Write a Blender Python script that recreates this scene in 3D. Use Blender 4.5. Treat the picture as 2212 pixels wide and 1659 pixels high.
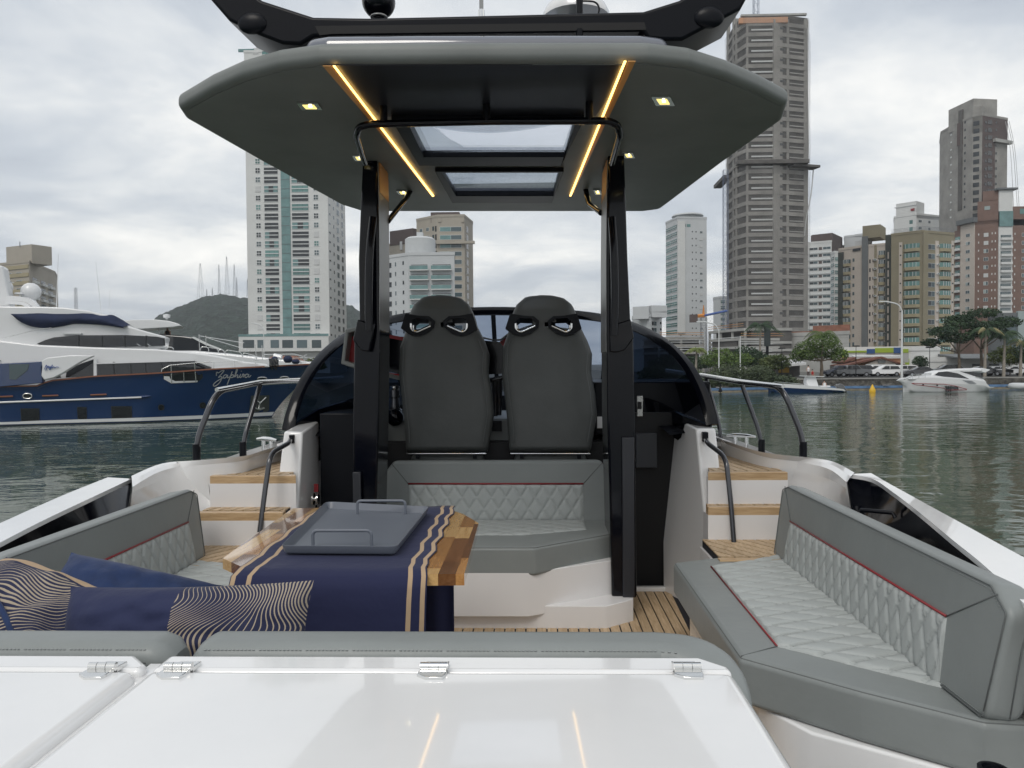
import bpy, bmesh, math, random
from mathutils import Vector, Matrix, noise as mnoise
random.seed(7)
for o in list(bpy.data.objects): bpy.data.objects.remove(o)
SC = bpy.context.scene
COL = SC.collection
R = math.radians
# ------------------------------------------------------------ camera
EYE = 3.30
FPX, CX, CY = 1660.0, 1106.0, 829.5            # focal length and centre of the sheet of measurements
PITCH, YAW, ROLL = R(-1.45), R(1.69), R(-0.45)
cam_d = bpy.data.cameras.new('camera'); cam = bpy.data.objects.new('camera', cam_d); COL.objects.link(cam)
cam_d.sensor_width = 36.0; cam_d.lens = 36.0 * FPX / 2212.0; cam_d.clip_start = 0.05; cam_d.clip_end = 9000
CAMR = Matrix.Rotation(YAW, 3, 'Z') @ Matrix.Rotation(R(90) + PITCH, 3, 'X') @ Matrix.Rotation(ROLL, 3, 'Z')
cam.matrix_world = Matrix.Translation((0, 0, EYE)) @ CAMR.to_4x4()
SC.camera = cam
# ------------------------------------------------------------ world: thin Nishita sky under a broken overcast
SUN_EL, SUN_AZ = R(50), R(200)
W = bpy.data.worlds.new('World'); SC.world = W; W.use_nodes = True
nt = W.node_tree; nt.nodes.clear()
def N(tree, typ, **kw):
    n = tree.nodes.new(typ)
    for k, v in kw.items():
        if k.startswith('i_'):
            key = k[2:]
            n.inputs[int(key) if key.isdigit() else key.replace('_', ' ')].default_value = v
        else: setattr(n, k, v)
    return n
def ramp(tree, stops, fac=None, interp='LINEAR'):
    n = tree.nodes.new('ShaderNodeValToRGB'); cr = n.color_ramp; cr.interpolation = interp
    while len(cr.elements) > len(stops): cr.elements.remove(cr.elements[-1])
    while len(cr.elements) < len(stops): cr.elements.new(1.0)
    for e, (p, c) in zip(cr.elements, stops):
        e.position = p; e.color = tuple(c) + (1,) if len(c) == 3 else c
    if fac is not None: tree.links.new(fac, n.inputs[0])
    return n
sky = N(nt, 'ShaderNodeTexSky', sky_type='NISHITA', sun_disc=False, sun_elevation=SUN_EL, sun_rotation=SUN_AZ, air_density=1.4, dust_density=2.5)
tc = N(nt, 'ShaderNodeTexCoord')
sep = N(nt, 'ShaderNodeSeparateXYZ'); nt.links.new(tc.outputs['Generated'], sep.inputs[0])
zc = N(nt, 'ShaderNodeMath', operation='ABSOLUTE'); nt.links.new(sep.outputs[2], zc.inputs[0])
za = N(nt, 'ShaderNodeMath', operation='ADD'); nt.links.new(zc.outputs[0], za.inputs[0]); za.inputs[1].default_value = 0.16
dx = N(nt, 'ShaderNodeMath', operation='DIVIDE'); nt.links.new(sep.outputs[0], dx.inputs[0]); nt.links.new(za.outputs[0], dx.inputs[1])
dy = N(nt, 'ShaderNodeMath', operation='DIVIDE'); nt.links.new(sep.outputs[1], dy.inputs[0]); nt.links.new(za.outputs[0], dy.inputs[1])
cmb = N(nt, 'ShaderNodeCombineXYZ'); nt.links.new(dx.outputs[0], cmb.inputs[0]); nt.links.new(dy.outputs[0], cmb.inputs[1])
n1 = N(nt, 'ShaderNodeTexNoise', i_Scale=1.15, i_Detail=9.0, i_Roughness=0.58, i_Distortion=0.35); nt.links.new(cmb.outputs[0], n1.inputs['Vector'])
mp = N(nt, 'ShaderNodeMapping'); mp.inputs['Location'].default_value = (3.1, 8.7, 0); mp.inputs['Scale'].default_value = (0.5, 0.8, 1)
nt.links.new(cmb.outputs[0], mp.inputs[0])
n2 = N(nt, 'ShaderNodeTexNoise', i_Scale=0.9, i_Detail=4.0, i_Roughness=0.5); nt.links.new(mp.outputs[0], n2.inputs['Vector'])
mx = N(nt, 'ShaderNodeMath', operation='MULTIPLY_ADD'); nt.links.new(n2.outputs[0], mx.inputs[0]); mx.inputs[1].default_value = 0.45
mh = N(nt, 'ShaderNodeMath', operation='MULTIPLY'); nt.links.new(n1.outputs[0], mh.inputs[0]); mh.inputs[1].default_value = 0.55
nt.links.new(mh.outputs[0], mx.inputs[2])
SKYK = 1.0
cr = ramp(nt, [(0.37, (0.44, 0.48, 0.54)), (0.45, (0.55, 0.59, 0.64)), (0.51, (0.70, 0.725, 0.745)), (0.57, (0.89, 0.89, 0.87)), (0.66, (1.10, 1.08, 1.03))], mx.outputs[0])
sk = N(nt, 'ShaderNodeMixRGB', blend_type='MULTIPLY', i_Fac=1.0); nt.links.new(sky.outputs[0], sk.inputs[1]); sk.inputs[2].default_value = (0.07, 0.07, 0.07, 1)
bg1 = N(nt, 'ShaderNodeBackground'); nt.links.new(sky.outputs[0], bg1.inputs[0]); bg1.inputs[1].default_value = 0.06
bg2 = N(nt, 'ShaderNodeBackground'); nt.links.new(cr.outputs[0], bg2.inputs[0]); bg2.inputs[1].default_value = SKYK
ms = N(nt, 'ShaderNodeMixShader', i_Fac=0.9); nt.links.new(bg1.outputs[0], ms.inputs[1]); nt.links.new(bg2.outputs[0], ms.inputs[2])
wo = N(nt, 'ShaderNodeOutputWorld'); nt.links.new(ms.outputs[0], wo.inputs[0])
# ------------------------------------------------------------ sun (veiled)
sl = bpy.data.lights.new('sun', 'SUN'); sl.energy = 0.9; sl.angle = R(22); sl.color = (1.0, 0.95, 0.88)
sun = bpy.data.objects.new('sun', sl); COL.objects.link(sun)
sd = Vector((math.sin(SUN_AZ) * math.cos(SUN_EL), math.cos(SUN_AZ) * math.cos(SUN_EL), math.sin(SUN_EL)))
sun.rotation_euler = sd.to_track_quat('Z', 'Y').to_euler()
SC.view_settings.view_transform = 'Standard'; SC.view_settings.look = 'None'
SC.view_settings.exposure = 0.30; SC.view_settings.gamma = 1.0; SC.view_settings.use_curve_mapping = False
SC.render.engine = 'CYCLES'
SC.cycles.max_bounces = 8; SC.cycles.transparent_max_bounces = 16; SC.cycles.glossy_bounces = 4; SC.cycles.transmission_bounces = 6
# ------------------------------------------------------------ measuring: turn a sight line into a place at a known distance / height
def ray(px, py): return CAMR @ Vector(((px - CX) / FPX, -(py - CY) / FPX, -1.0))
def A(px, py, Y):
    d = ray(px, py); t = Y / d.y; return Vector((d.x * t, Y, EYE + d.z * t))
def H(px, py, z):
    d = ray(px, py); t = z / d.z; return Vector((d.x * t, d.y * t, EYE + z))
def S(px, py, x):
    d = ray(px, py); t = x / d.x; return Vector((x, d.y * t, EYE + d.z * t))
def colx(px, Y): return A(px, 789, Y).x
# ------------------------------------------------------------ materials
MATS = {}
def mat(name, col, rough=0.5, metal=0.0, coat=0.0, var=0.0, vscale=3.0, bump=0.0, bscale=40.0, emit=None, estr=0.0, spec=None, rnd=0.0, alpha=None, bstretch=None, sheen=0.0, rvar=0.0):
    if name in MATS: return MATS[name]
    m = bpy.data.materials.new(name); m.use_nodes = True; t = m.node_tree; b = t.nodes['Principled BSDF']
    b.inputs['Base Color'].default_value = (*col, 1); b.inputs['Roughness'].default_value = rough; b.inputs['Metallic'].default_value = metal
    if coat: b.inputs['Coat Weight'].default_value = coat; b.inputs['Coat Roughness'].default_value = 0.04
    if spec is not None: b.inputs['Specular IOR Level'].default_value = spec
    if sheen: b.inputs['Sheen Weight'].default_value = sheen
    if emit: b.inputs['Emission Color'].default_value = (*emit, 1); b.inputs['Emission Strength'].default_value = estr
    if alpha is not None: b.inputs['Alpha'].default_value = alpha
    g = t.nodes.new('ShaderNodeNewGeometry') if (var or bump or rvar) else None
    last = None
    if var or rvar:
        nz = N(t, 'ShaderNodeTexNoise', i_Scale=vscale, i_Detail=6.0, i_Roughness=0.6); t.links.new(g.outputs['Position'], nz.inputs['Vector'])
        if var:
            lo = tuple(max(0, c * (1 - var)) for c in col); hi = tuple(min(1, c * (1 + var)) for c in col)
            rp = ramp(t, [(0.3, lo), (0.7, hi)], nz.outputs[0]); last = rp.outputs[0]
        if rvar:
            mr = N(t, 'ShaderNodeMapRange'); t.links.new(nz.outputs[0], mr.inputs[0]); mr.inputs[1].default_value = .3; mr.inputs[2].default_value = .7
            mr.inputs[3].default_value = max(0.02, rough - rvar); mr.inputs[4].default_value = rough + rvar; t.links.new(mr.outputs[0], b.inputs['Roughness'])
    if rnd:
        oi = t.nodes.new('ShaderNodeObjectInfo')
        hs = N(t, 'ShaderNodeHueSaturation')
        mr = N(t, 'ShaderNodeMapRange'); t.links.new(oi.outputs['Random'], mr.inputs[0]); mr.inputs[3].default_value = 1 - rnd; mr.inputs[4].default_value = 1 + rnd
        t.links.new(mr.outputs[0], hs.inputs['Value'])
        if last: t.links.new(last, hs.inputs['Color'])
        else: hs.inputs['Color'].default_value = (*col, 1)
        last = hs.outputs[0]
    if last: t.links.new(last, b.inputs['Base Color'])
    if bump:
        nb = N(t, 'ShaderNodeTexNoise', i_Scale=bscale, i_Detail=4.0)
        src = g.outputs['Position']
        if bstretch:
            mpn = N(t, 'ShaderNodeMapping'); mpn.inputs['Scale'].default_value = bstretch; t.links.new(src, mpn.inputs[0]); src = mpn.outputs[0]
        t.links.new(src, nb.inputs['Vector'])
        bp = N(t, 'ShaderNodeBump', i_Strength=1.0, i_Distance=bump); t.links.new(nb.outputs[0], bp.inputs['Height']); t.links.new(bp.outputs[0], b.inputs['Normal'])
    MATS[name] = m; return m
def glass(name, tint, refl=1.0, rough=0.0):
    m = bpy.data.materials.new(name); m.use_nodes = True; t = m.node_tree; t.nodes.clear()
    tr = N(t, 'ShaderNodeBsdfTransparent'); tr.inputs[0].default_value = (*tint, 1)
    gl = N(t, 'ShaderNodeBsdfGlossy', i_Roughness=rough); gl.inputs[0].default_value = (refl, refl, refl, 1)
    lw = N(t, 'ShaderNodeLayerWeight', i_Blend=0.5); pw = N(t, 'ShaderNodeMath', operation='POWER'); t.links.new(lw.outputs['Facing'], pw.inputs[0]); pw.inputs[1].default_value = 5.0
    fr = N(t, 'ShaderNodeMath', operation='MULTIPLY_ADD'); t.links.new(pw.outputs[0], fr.inputs[0]); fr.inputs[1].default_value = 0.94; fr.inputs[2].default_value = 0.045
    mxx = N(t, 'ShaderNodeMixShader'); t.links.new(fr.outputs[0], mxx.inputs[0])
    t.links.new(tr.outputs[0], mxx.inputs[1]); t.links.new(gl.outputs[0], mxx.inputs[2])
    o = N(t, 'ShaderNodeOutputMaterial'); t.links.new(mxx.outputs[0], o.inputs[0]); MATS[name] = m; return m
# ------------------------------------------------------------ mesh building
WORLD_ORIGIN = {}
def thing(name, label, cat, loc=(0, 0, 0), group=None):
    o = bpy.data.objects.new(name, None); COL.objects.link(o); o.location = loc; o.empty_display_size = 0.1
    o['label'] = label; o['category'] = cat
    if group: o['group'] = group
    WORLD_ORIGIN[o.name] = Vector(loc); return o
def tag(o, label=None, cat=None, group=None, kind=None):
    if label: o['label'] = label
    if cat: o['category'] = cat
    if group: o['group'] = group
    if kind: o['kind'] = kind
    return o
class MB:
    def __init__(s): s.v = []; s.f = []; s.uv = None
    def add(s, vs, fs):
        b = len(s.v); s.v.extend(tuple(p) for p in vs); s.f.extend(tuple(i + b for i in f) for f in fs); return s
    def quad(s, a, b, c, d): return s.add([a, b, c, d], [(0, 1, 2, 3)])
    def box(s, lo, hi, rot=0, piv=None):
        x0, y0, z0 = lo; x1, y1, z1 = hi
        vs = [Vector(p) for p in ((x0, y0, z0), (x1, y0, z0), (x1, y1, z0), (x0, y1, z0), (x0, y0, z1), (x1, y0, z1), (x1, y1, z1), (x0, y1, z1))]
        if rot:
            pv = Vector(piv) if piv else Vector(((x0 + x1) / 2, (y0 + y1) / 2, 0)); M = Matrix.Rotation(rot, 3, 'Z'); vs = [M @ (v - pv) + pv for v in vs]
        return s.add(vs, [(0, 3, 2, 1), (4, 5, 6, 7), (0, 1, 5, 4), (1, 2, 6, 5), (2, 3, 7, 6), (3, 0, 4, 7)])
    def hexa(s, b4, t4): return s.add(list(b4) + list(t4), [(0, 3, 2, 1), (4, 5, 6, 7), (0, 1, 5, 4), (1, 2, 6, 5), (2, 3, 7, 6), (3, 0, 4, 7)])
    def loft(s, rings, close=True, caps=True):
        n = len(rings[0]); b = len(s.v)
        for r in rings: s.v.extend(tuple(p) for p in r)
        m = n if close else n - 1
        for i in range(len(rings) - 1):
            for j in range(m):
                k = (j + 1) % n
                s.f.append((b + i * n + j, b + i * n + k, b + (i + 1) * n + k, b + (i + 1) * n + j))
        if caps and close:
            s.f.append(tuple(b + j for j in range(n - 1, -1, -1))); s.f.append(tuple(b + (len(rings) - 1) * n + j for j in range(n)))
        return s
    def prism(s, poly, d):            # closed polygon of 3-D points pushed along d
        d = Vector(d); return s.loft([[Vector(p) for p in poly], [Vector(p) + d for p in poly]])
    def tube(s, pts, r, n=8, caps=True, closed=False):
        pts = [Vector(p) for p in pts]; rings = []; up = None
        for i, p in enumerate(pts):
            if closed: t = (pts[(i + 1) % len(pts)] - pts[i - 1])
            else: t = (pts[min(i + 1, len(pts) - 1)] - pts[max(i - 1, 0)])
            t.normalize()
            if up is None:
                up = Vector((0, 0, 1)) if abs(t.z) < 0.9 else Vector((1, 0, 0))
            a = up - t * up.dot(t)
            if a.length < 1e-6: a = t.orthogonal()
            a.normalize(); up = a; b = t.cross(a); rr = r[i] if isinstance(r, (list, tuple)) else r
            rings.append([p + (a * math.cos(2 * math.pi * k / n) + b * math.sin(2 * math.pi * k / n)) * rr for k in range(n)])
        if closed: rings.append(rings[0])
        return s.loft(rings, True, caps and not closed)
    def sweep(s, pts, sec, up=(0, 0, 1), caps=True):     # section [(side, up)] carried along pts
        pts = [Vector(p) for p in pts]; up = Vector(up); rings = []
        for i, p in enumerate(pts):
            t = (pts[min(i + 1, len(pts) - 1)] - pts[max(i - 1, 0)]).normalized(); sd_ = t.cross(up).normalized(); u = sd_.cross(t).normalized()
            rings.append([p + sd_ * a + u * b for a, b in sec])
        return s.loft(rings, True, caps)
    def lathe(s, prof, c=(0, 0, 0), n=16, axis='Z'):
        rings = []; c = Vector(c)
        for r, h in prof:
            ring = []
            for k in range(n):
                a = 2 * math.pi * k / n; x, y = r * math.cos(a), r * math.sin(a)
                ring.append(c + (Vector((x, y, h)) if axis == 'Z' else Vector((x, h, y)) if axis == 'Y' else Vector((h, x, y))))
            rings.append(ring)
        return s.loft(rings)
    def ball(s, c, r, n=12, sq=(1, 1, 1)):
        prof = []; rings = []; c = Vector(c)
        for i in range(1, n // 2):
            a = math.pi * i / (n // 2); rings.append([c + Vector((math.sin(a) * math.cos(2 * math.pi * k / n) * r * sq[0], math.sin(a) * math.sin(2 * math.pi * k / n) * r * sq[1], -math.cos(a) * r * sq[2])) for k in range(n)])
        return s.loft(rings)
    def build(s, name, m, parent=None, smooth=None, bevel=0, bseg=2, solid=0, label=None, sub=0, origin=None, flat_normals=False, wn=True):
        vs = s.v
        if not vs: return None
        if origin is None:
            xs = [v[0] for v in vs]; ys = [v[1] for v in vs]; zs = [v[2] for v in vs]
            origin = Vector(((min(xs) + max(xs)) / 2, (min(ys) + max(ys)) / 2, min(zs)))
        origin = Vector(origin)
        me = bpy.data.meshes.new(name); me.from_pydata([(v[0] - origin.x, v[1] - origin.y, v[2] - origin.z) for v in vs], [], s.f)
        ms_ = m if isinstance(m, (list, tuple)) else [m]
        for q in ms_: me.materials.append(MATS[q] if isinstance(q, str) else q)
        if s.uv:
            ul = me.uv_layers.new(name='UVMap'); li = 0
            flat = []
            for f in s.f:
                for vi in f: flat.extend(s.uv[vi])
            ul.data.foreach_set('uv', flat)
        me.validate(); me.update()
        if len(s.f) < 6000 and not flat_normals:
            b_ = bmesh.new(); b_.from_mesh(me); bmesh.ops.recalc_face_normals(b_, faces=b_.faces); b_.to_mesh(me); b_.free()
        if smooth is not None:
            me.shade_smooth()
            if smooth < 180: me.set_sharp_from_angle(angle=R(smooth))
            if len(s.f) < 4000:
                for pl_ in me.polygons:
                    if pl_.loop_total > 6: pl_.use_smooth = False
        o = bpy.data.objects.new(name, me); COL.objects.link(o)
        WORLD_ORIGIN[o.name] = origin
        if parent: o.parent = parent; o.location = origin - WORLD_ORIGIN[parent.name]
        else: o.location = origin
        if solid:
            sm = o.modifiers.new('solid', 'SOLIDIFY'); sm.thickness = solid; sm.offset = -1
        if bevel:
            bm_ = o.modifiers.new('bevel', 'BEVEL'); bm_.width = bevel; bm_.segments = bseg; bm_.limit_method = 'ANGLE'; bm_.angle_limit = R(35)
            if smooth is None: me.shade_smooth(); me.set_sharp_from_angle(angle=R(40)); bm_.harden_normals = False
        if smooth is not None and smooth < 100 and len(s.f) < 4000 and wn:
            w_ = o.modifiers.new('weighted', 'WEIGHTED_NORMAL'); w_.keep_sharp = True; w_.weight = 90
        if sub:
            sb = o.modifiers.new('sub', 'SUBSURF'); sb.levels = sub; sb.render_levels = sub
        if label: o['label'] = label
        return o
def inst(src, name, loc, parent=None, rz=0.0, scale=None, m=None):
    o = bpy.data.objects.new(name, src.data); COL.objects.link(o); WORLD_ORIGIN[o.name] = Vector(loc)
    o.location = Vector(loc) - (WORLD_ORIGIN[parent.name] if parent else Vector((0, 0, 0)))
    if parent: o.parent = parent
    o.rotation_euler = (0, 0, rz)
    if scale: o.scale = scale
    for md in src.modifiers:
        if md.type == 'BEVEL':
            n = o.modifiers.new('bevel', 'BEVEL'); n.width = md.width; n.segments = md.segments; n.limit_method = 'ANGLE'
    return o
def copy_thing(root, loc, rz=None, label=None, scale=None):
    c = root.copy(); COL.objects.link(c); c.location = loc; WORLD_ORIGIN[c.name] = Vector(loc)
    if rz is not None: c.rotation_euler = (0, 0, rz)
    if scale: c.scale = scale
    if label: c['label'] = label
    for ch in [q for q in bpy.data.objects if q.parent == root]:
        d = ch.copy(); COL.objects.link(d); d.parent = c
        for g in [q for q in bpy.data.objects if q.parent == ch]:
            e = g.copy(); COL.objects.link(e); e.parent = d
    return c
# ---- 2-D polygon helpers
def area2(p): return 0.5 * sum(p[i][0] * p[(i + 1) % len(p)][1] - p[(i + 1) % len(p)][0] * p[i][1] for i in range(len(p)))
def ccw(p): return p if area2(p) > 0 else p[::-1]
def fillet(p, r, n=5):
    p = [Vector(q[:2]) for q in ccw([tuple(q[:2]) for q in p])]; out = []
    for i, c in enumerate(p):
        rr = r[i] if isinstance(r, (list, tuple)) else r
        a, b = p[i - 1] - c, p[(i + 1) % len(p)] - c; la, lb = a.length, b.length
        if rr <= 0 or la < 1e-6 or lb < 1e-6: out.append(c); continue
        a.normalize(); b.normalize(); ang = a.angle(b)
        if ang > math.pi - 0.05: out.append(c); continue
        t = min(rr / math.tan(ang / 2), la * 0.48, lb * 0.48)
        p0, p1 = c + a * t, c + b * t
        for k in range(n + 1):
            u = k / n; out.append(p0 * (1 - u) ** 2 + c * 2 * u * (1 - u) + p1 * u * u)
    return out
def inset(p, d):
    out = []; n = len(p)
    for i in range(n):
        e0 = (p[i] - p[i - 1]); e1 = (p[(i + 1) % n] - p[i])
        if e0.length < 1e-9: e0 = e1
        if e1.length < 1e-9: e1 = e0
        e0 = e0.normalized(); e1 = e1.normalized()
        n0 = Vector((-e0.y, e0.x)); n1 = Vector((-e1.y, e1.x)); m = n0 + n1
        if m.length < 1e-6: m = n0
        m.normalize(); k = max(m.dot(n0), 0.35); out.append(p[i] + m * (d / k))
    return out
def rprism(mb, poly, z0, z1, rt=0.01, rb=0.0, rc=0.0, seg=4, frame=None, crown=0.0, fan=False):
    """polygon (x, y) raised from z0 to z1, edges rounded; frame maps (x, y, z) to a place"""
    if rc: rc = max(rc, rt * 1.25, rb * 1.25)
    p = fillet(poly, rc) if rc else [Vector(q[:2]) for q in ccw([tuple(q[:2]) for q in poly])]
    fr = frame or (lambda x, y, z: Vector((x, y, z))); rings = []
    if rb > 0:
        for k in range(seg + 1):
            a = math.pi / 2 * k / seg; rings.append((inset(p, rb * (1 - math.sin(a))), z0 + rb * (1 - math.cos(a))))
    else: rings.append((p, z0))
    if rt > 0:
        for k in range(seg + 1):
            a = math.pi / 2 * k / seg; rings.append((inset(p, rt * (1 - math.cos(a))), z1 - rt * (1 - math.sin(a))))
    else: rings.append((p, z1))
    if crown:
        q = inset(p, rt + 0.03); rings.append((q, z1 + crown * 0.7))
    mb.loft([[fr(v.x, v.y, z) for v in ring] for ring, z in rings])
    if fan:
        cap = mb.f.pop(); c = sum((Vector(mb.v[i]) for i in cap), Vector()) / len(cap); c.z += fan if not isinstance(fan, bool) else 0; mb.v.append(tuple(c)); k = len(mb.v) - 1
        if len(cap) == 24:
            mb.v.pop(); q = [Vector(mb.v[i]) for i in cap]; cen = c; k = len(mb.v)
            for j in range(4): m_ = (q[6 * j + 2] + q[6 * j + 3]) / 2; mb.v.append((m_.x + (.04 if m_.x < cen.x else -.04), m_.y + (.04 if m_.y < cen.y else -.04), m_.z))
            for j in range(4): mb.f += [(cap[6 * j + a], cap[6 * j + a + 1], k + j) for a in range(5)] + [(cap[6 * j + 5], cap[(6 * j + 6) % 24], k + (j + 1) % 4, k + j)]
            mb.f.append((k, k + 1, k + 2, k + 3))
        else: mb.f += [(cap[i], cap[(i + 1) % len(cap)], k) for i in range(len(cap))]
    return mb
def clip(poly, a, b, c):           # keep a*x + b*y <= c
    out = []
    for i in range(len(poly)):
        p, q = poly[i], poly[(i + 1) % len(poly)]; dp, dq = a * p[0] + b * p[1] - c, a * q[0] + b * q[1] - c
        if dp <= 0: out.append(p)
        if (dp < 0 < dq) or (dq < 0 < dp):
            t = dp / (dp - dq); out.append((p[0] + (q[0] - p[0]) * t, p[1] + (q[1] - p[1]) * t))
    return out
def planks(poly, ang, w, gap, z0, z1, m, parent, name='plank', frame=None, off=0.0, maxlen=None):
    """strips of the polygon (x, y), each strip an object"""
    poly = ccw([tuple(q[:2]) for q in poly]); ux, uy = math.cos(ang), math.sin(ang); nx, ny = -uy, ux
    ds = [p[0] * nx + p[1] * ny for p in poly]; k = math.floor((min(ds) - off) / w)
    while off + k * w < max(ds):
        d0, d1 = off + k * w + gap / 2, off + (k + 1) * w - gap / 2
        q = clip(clip(poly, nx, ny, d1), -nx, -ny, -d0); k += 1
        if len(q) < 3 or abs(area2(q)) < 2e-4: continue
        segs = [q]
        if maxlen:
            segs = []; ls = [p[0] * ux + p[1] * uy for p in q]; s0 = min(ls) - random.random() * maxlen
            while s0 < max(ls):
                s1 = s0 + maxlen * random.uniform(.7, 1.1); r_ = clip(clip(q, ux, uy, s1 - gap / 2), -ux, -uy, -s0 - gap / 2); s0 = s1
                if len(r_) > 2 and abs(area2(r_)) > 1e-4: segs.append(r_)
        for r_ in segs:
            fr = frame or (lambda x, y, z: Vector((x, y, z)))
            mb = MB(); mb.loft([[fr(x, y, z0) for x, y in r_], [fr(x, y, z1) for x, y in r_]]); mb.build(name, m, parent)
def strip(P, Q, mb, n=None):       # ruled surface between two polylines
    b = len(mb.v); mb.v.extend(tuple(p) for p in P); mb.v.extend(tuple(q) for q in Q); n = len(P)
    for i in range(n - 1): mb.f.append((b + i, b + i + 1, b + n + i + 1, b + n + i))
    return mb
def spline(pts, n=6):
    pts = [Vector(p) for p in pts]; out = []
    for i in range(len(pts) - 1):
        p0, p1, p2, p3 = pts[max(i - 1, 0)], pts[i], pts[i + 1], pts[min(i + 2, len(pts) - 1)]
        for k in range(n):
            t = k / n; out.append(0.5 * ((2 * p1) + (p2 - p0) * t + (2 * p0 - 5 * p1 + 4 * p2 - p3) * t * t + (3 * p1 - p0 - 3 * p2 + p3) * t ** 3))
    out.append(pts[-1]); return out
def bend(pts, r=0.05, n=5):        # round the corners of a 3-D path
    pts = [Vector(p) for p in pts]; out = [pts[0]]
    for i in range(1, len(pts) - 1):
        a, b = pts[i - 1] - pts[i], pts[i + 1] - pts[i]; t = min(r, a.length * .48, b.length * .48); p0, p1 = pts[i] + a.normalized() * t, pts[i] + b.normalized() * t
        for k in range(n + 1):
            u = k / n; out.append(p0 * (1 - u) ** 2 + pts[i] * 2 * u * (1 - u) + p1 * u * u)
    out.append(pts[-1]); return out
# ============================================================ materials of the boat
mat('gelcoat', (0.80, 0.80, 0.80), 0.22, coat=1.0, var=0.02, vscale=4, rvar=0.045, bump=.0016, bscale=3.2)
mat('gelcoat_satin', (0.74, 0.73, 0.73), 0.35, coat=0.3, var=0.02)
mat('vinyl_dark', (0.225, 0.243, 0.240), 0.40, var=0.05, vscale=4, bump=0.0030, bscale=9, spec=0.35)
mat('vinyl_helm', (0.078, 0.083, 0.081), 0.46, var=0.09, vscale=5, bump=0.0040, bscale=8, spec=0.35)
mat('vinyl_light', (0.39, 0.415, 0.408), 0.42, var=0.03, vscale=4, bump=0.0012, bscale=22, spec=0.35)
mat('seam', (0.115, 0.125, 0.125), 0.6)
mat('stitch', (0.30, 0.32, 0.32), 0.6)
mat('piping_red', (0.25, 0.02, 0.025), 0.4)
mat('black_gloss', (0.0015, 0.002, 0.005), 0.14, coat=.12, spec=.22, rvar=0.05, vscale=2)
mat('black_satin', (0.003, 0.004, 0.007), 0.42, spec=.2)
mat('wing_black', (0.0022, 0.003, 0.006), 0.34, spec=.18)
mat('skin_sky_sheen', (0.13, 0.14, 0.17), 0.12, coat=1.0)  # black roof skin, lightened in colour to stand for reflected sky
mat('black_pit', (0.004, 0.004, 0.005), 0.7)
mat('charcoal_panel', (0.018, 0.020, 0.026), 0.45)
mat('roof_grey', (0.165, 0.178, 0.172), 0.5, var=0.14, vscale=2.2, bump=0.0006, bscale=300)
mat('roof_dark', (0.012, 0.014, 0.020), 0.4)
mat('pewter', (0.30, 0.30, 0.29), 0.25, metal=0.9)
mat('steel', (0.75, 0.75, 0.74), 0.12, metal=1.0)
mat('steel_dark', (0.06, 0.062, 0.07), 0.22, metal=0.5, coat=0.6)
mat('caulk', (0.012, 0.012, 0.018), 0.7)
mat('red_leather', (0.35, 0.008, 0.012), 0.4)
mat('dash_grey', (0.16, 0.17, 0.165), 0.45)
mat('lamp_warm', (1, .8, .4), 0.5, emit=(1.0, 0.78, 0.25), estr=1.0)
mat('lamp_core', (1, .9, .7), 0.5, emit=(1.0, 0.93, 0.70), estr=2.6)
mat('led_amber', (1, .6, .2), 0.5, emit=(1.0, 0.58, 0.16), estr=3.4)
mat('amber_trim', (0.62, 0.32, 0.10), 0.30)  # brighter amber holds the LED glow falling on the cove
mat('red_led', (1, .1, .1), 0.5, emit=(1.0, 0.05, 0.05), estr=0.6)
glass('smoked_glass', (0.035, 0.055, 0.095), 0.6)
glass('clear_glass', (0.74, 0.78, 0.84), 1.0)
glass('wind_glass', (0.42, 0.48, 0.58), 1.0)
def wood(name, c0, c1, rough, coat, stretch, rnd, scale=6.0):
    m = mat(name, c0, rough, coat=coat); t = m.node_tree; b = t.nodes['Principled BSDF']
    g = t.nodes.new('ShaderNodeNewGeometry'); mpn = N(t, 'ShaderNodeMapping'); mpn.inputs['Scale'].default_value = stretch; t.links.new(g.outputs['Position'], mpn.inputs[0])
    oi = t.nodes.new('ShaderNodeObjectInfo'); ad = N(t, 'ShaderNodeVectorMath', operation='ADD'); t.links.new(mpn.outputs[0], ad.inputs[0])
    sc = N(t, 'ShaderNodeMath', operation='MULTIPLY'); t.links.new(oi.outputs['Random'], sc.inputs[0]); sc.inputs[1].default_value = 50; t.links.new(sc.outputs[0], ad.inputs[1])
    nz = N(t, 'ShaderNodeTexNoise', i_Scale=scale, i_Detail=7.0, i_Roughness=0.65, i_Distortion=0.6); t.links.new(ad.outputs[0], nz.inputs['Vector'])
    rp = ramp(t, [(0.3, c0), (0.68, c1)], nz.outputs[0])
    hs = N(t, 'ShaderNodeHueSaturation'); mr = N(t, 'ShaderNodeMapRange'); t.links.new(oi.outputs['Random'], mr.inputs[0]); mr.inputs[3].default_value = 1 - rnd; mr.inputs[4].default_value = 1 + rnd
    t.links.new(mr.outputs[0], hs.inputs['Value']); t.links.new(rp.outputs[0], hs.inputs['Color']); t.links.new(hs.outputs[0], b.inputs['Base Color'])
    bp = N(t, 'ShaderNodeBump', i_Strength=0.6, i_Distance=0.0008); t.links.new(nz.outputs[0], bp.inputs['Height'])
    if coat < 0.5: t.links.new(bp.outputs[0], b.inputs['Normal'])
    return m
wood('teak', (0.36, 0.245, 0.135), (0.60, 0.45, 0.29), 0.5, 0.0, (14, 1.2, 14), 0.10)
wood('teak_across', (0.34, 0.215, 0.105), (0.56, 0.40, 0.235), 0.4, 0.2, (1.2, 14, 14), 0.10)
wood('table_pale', (0.52, 0.30, 0.11), (0.74, 0.48, 0.21), 0.18, 1.0, (16, 1.5, 16), 0.12, 4)
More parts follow.
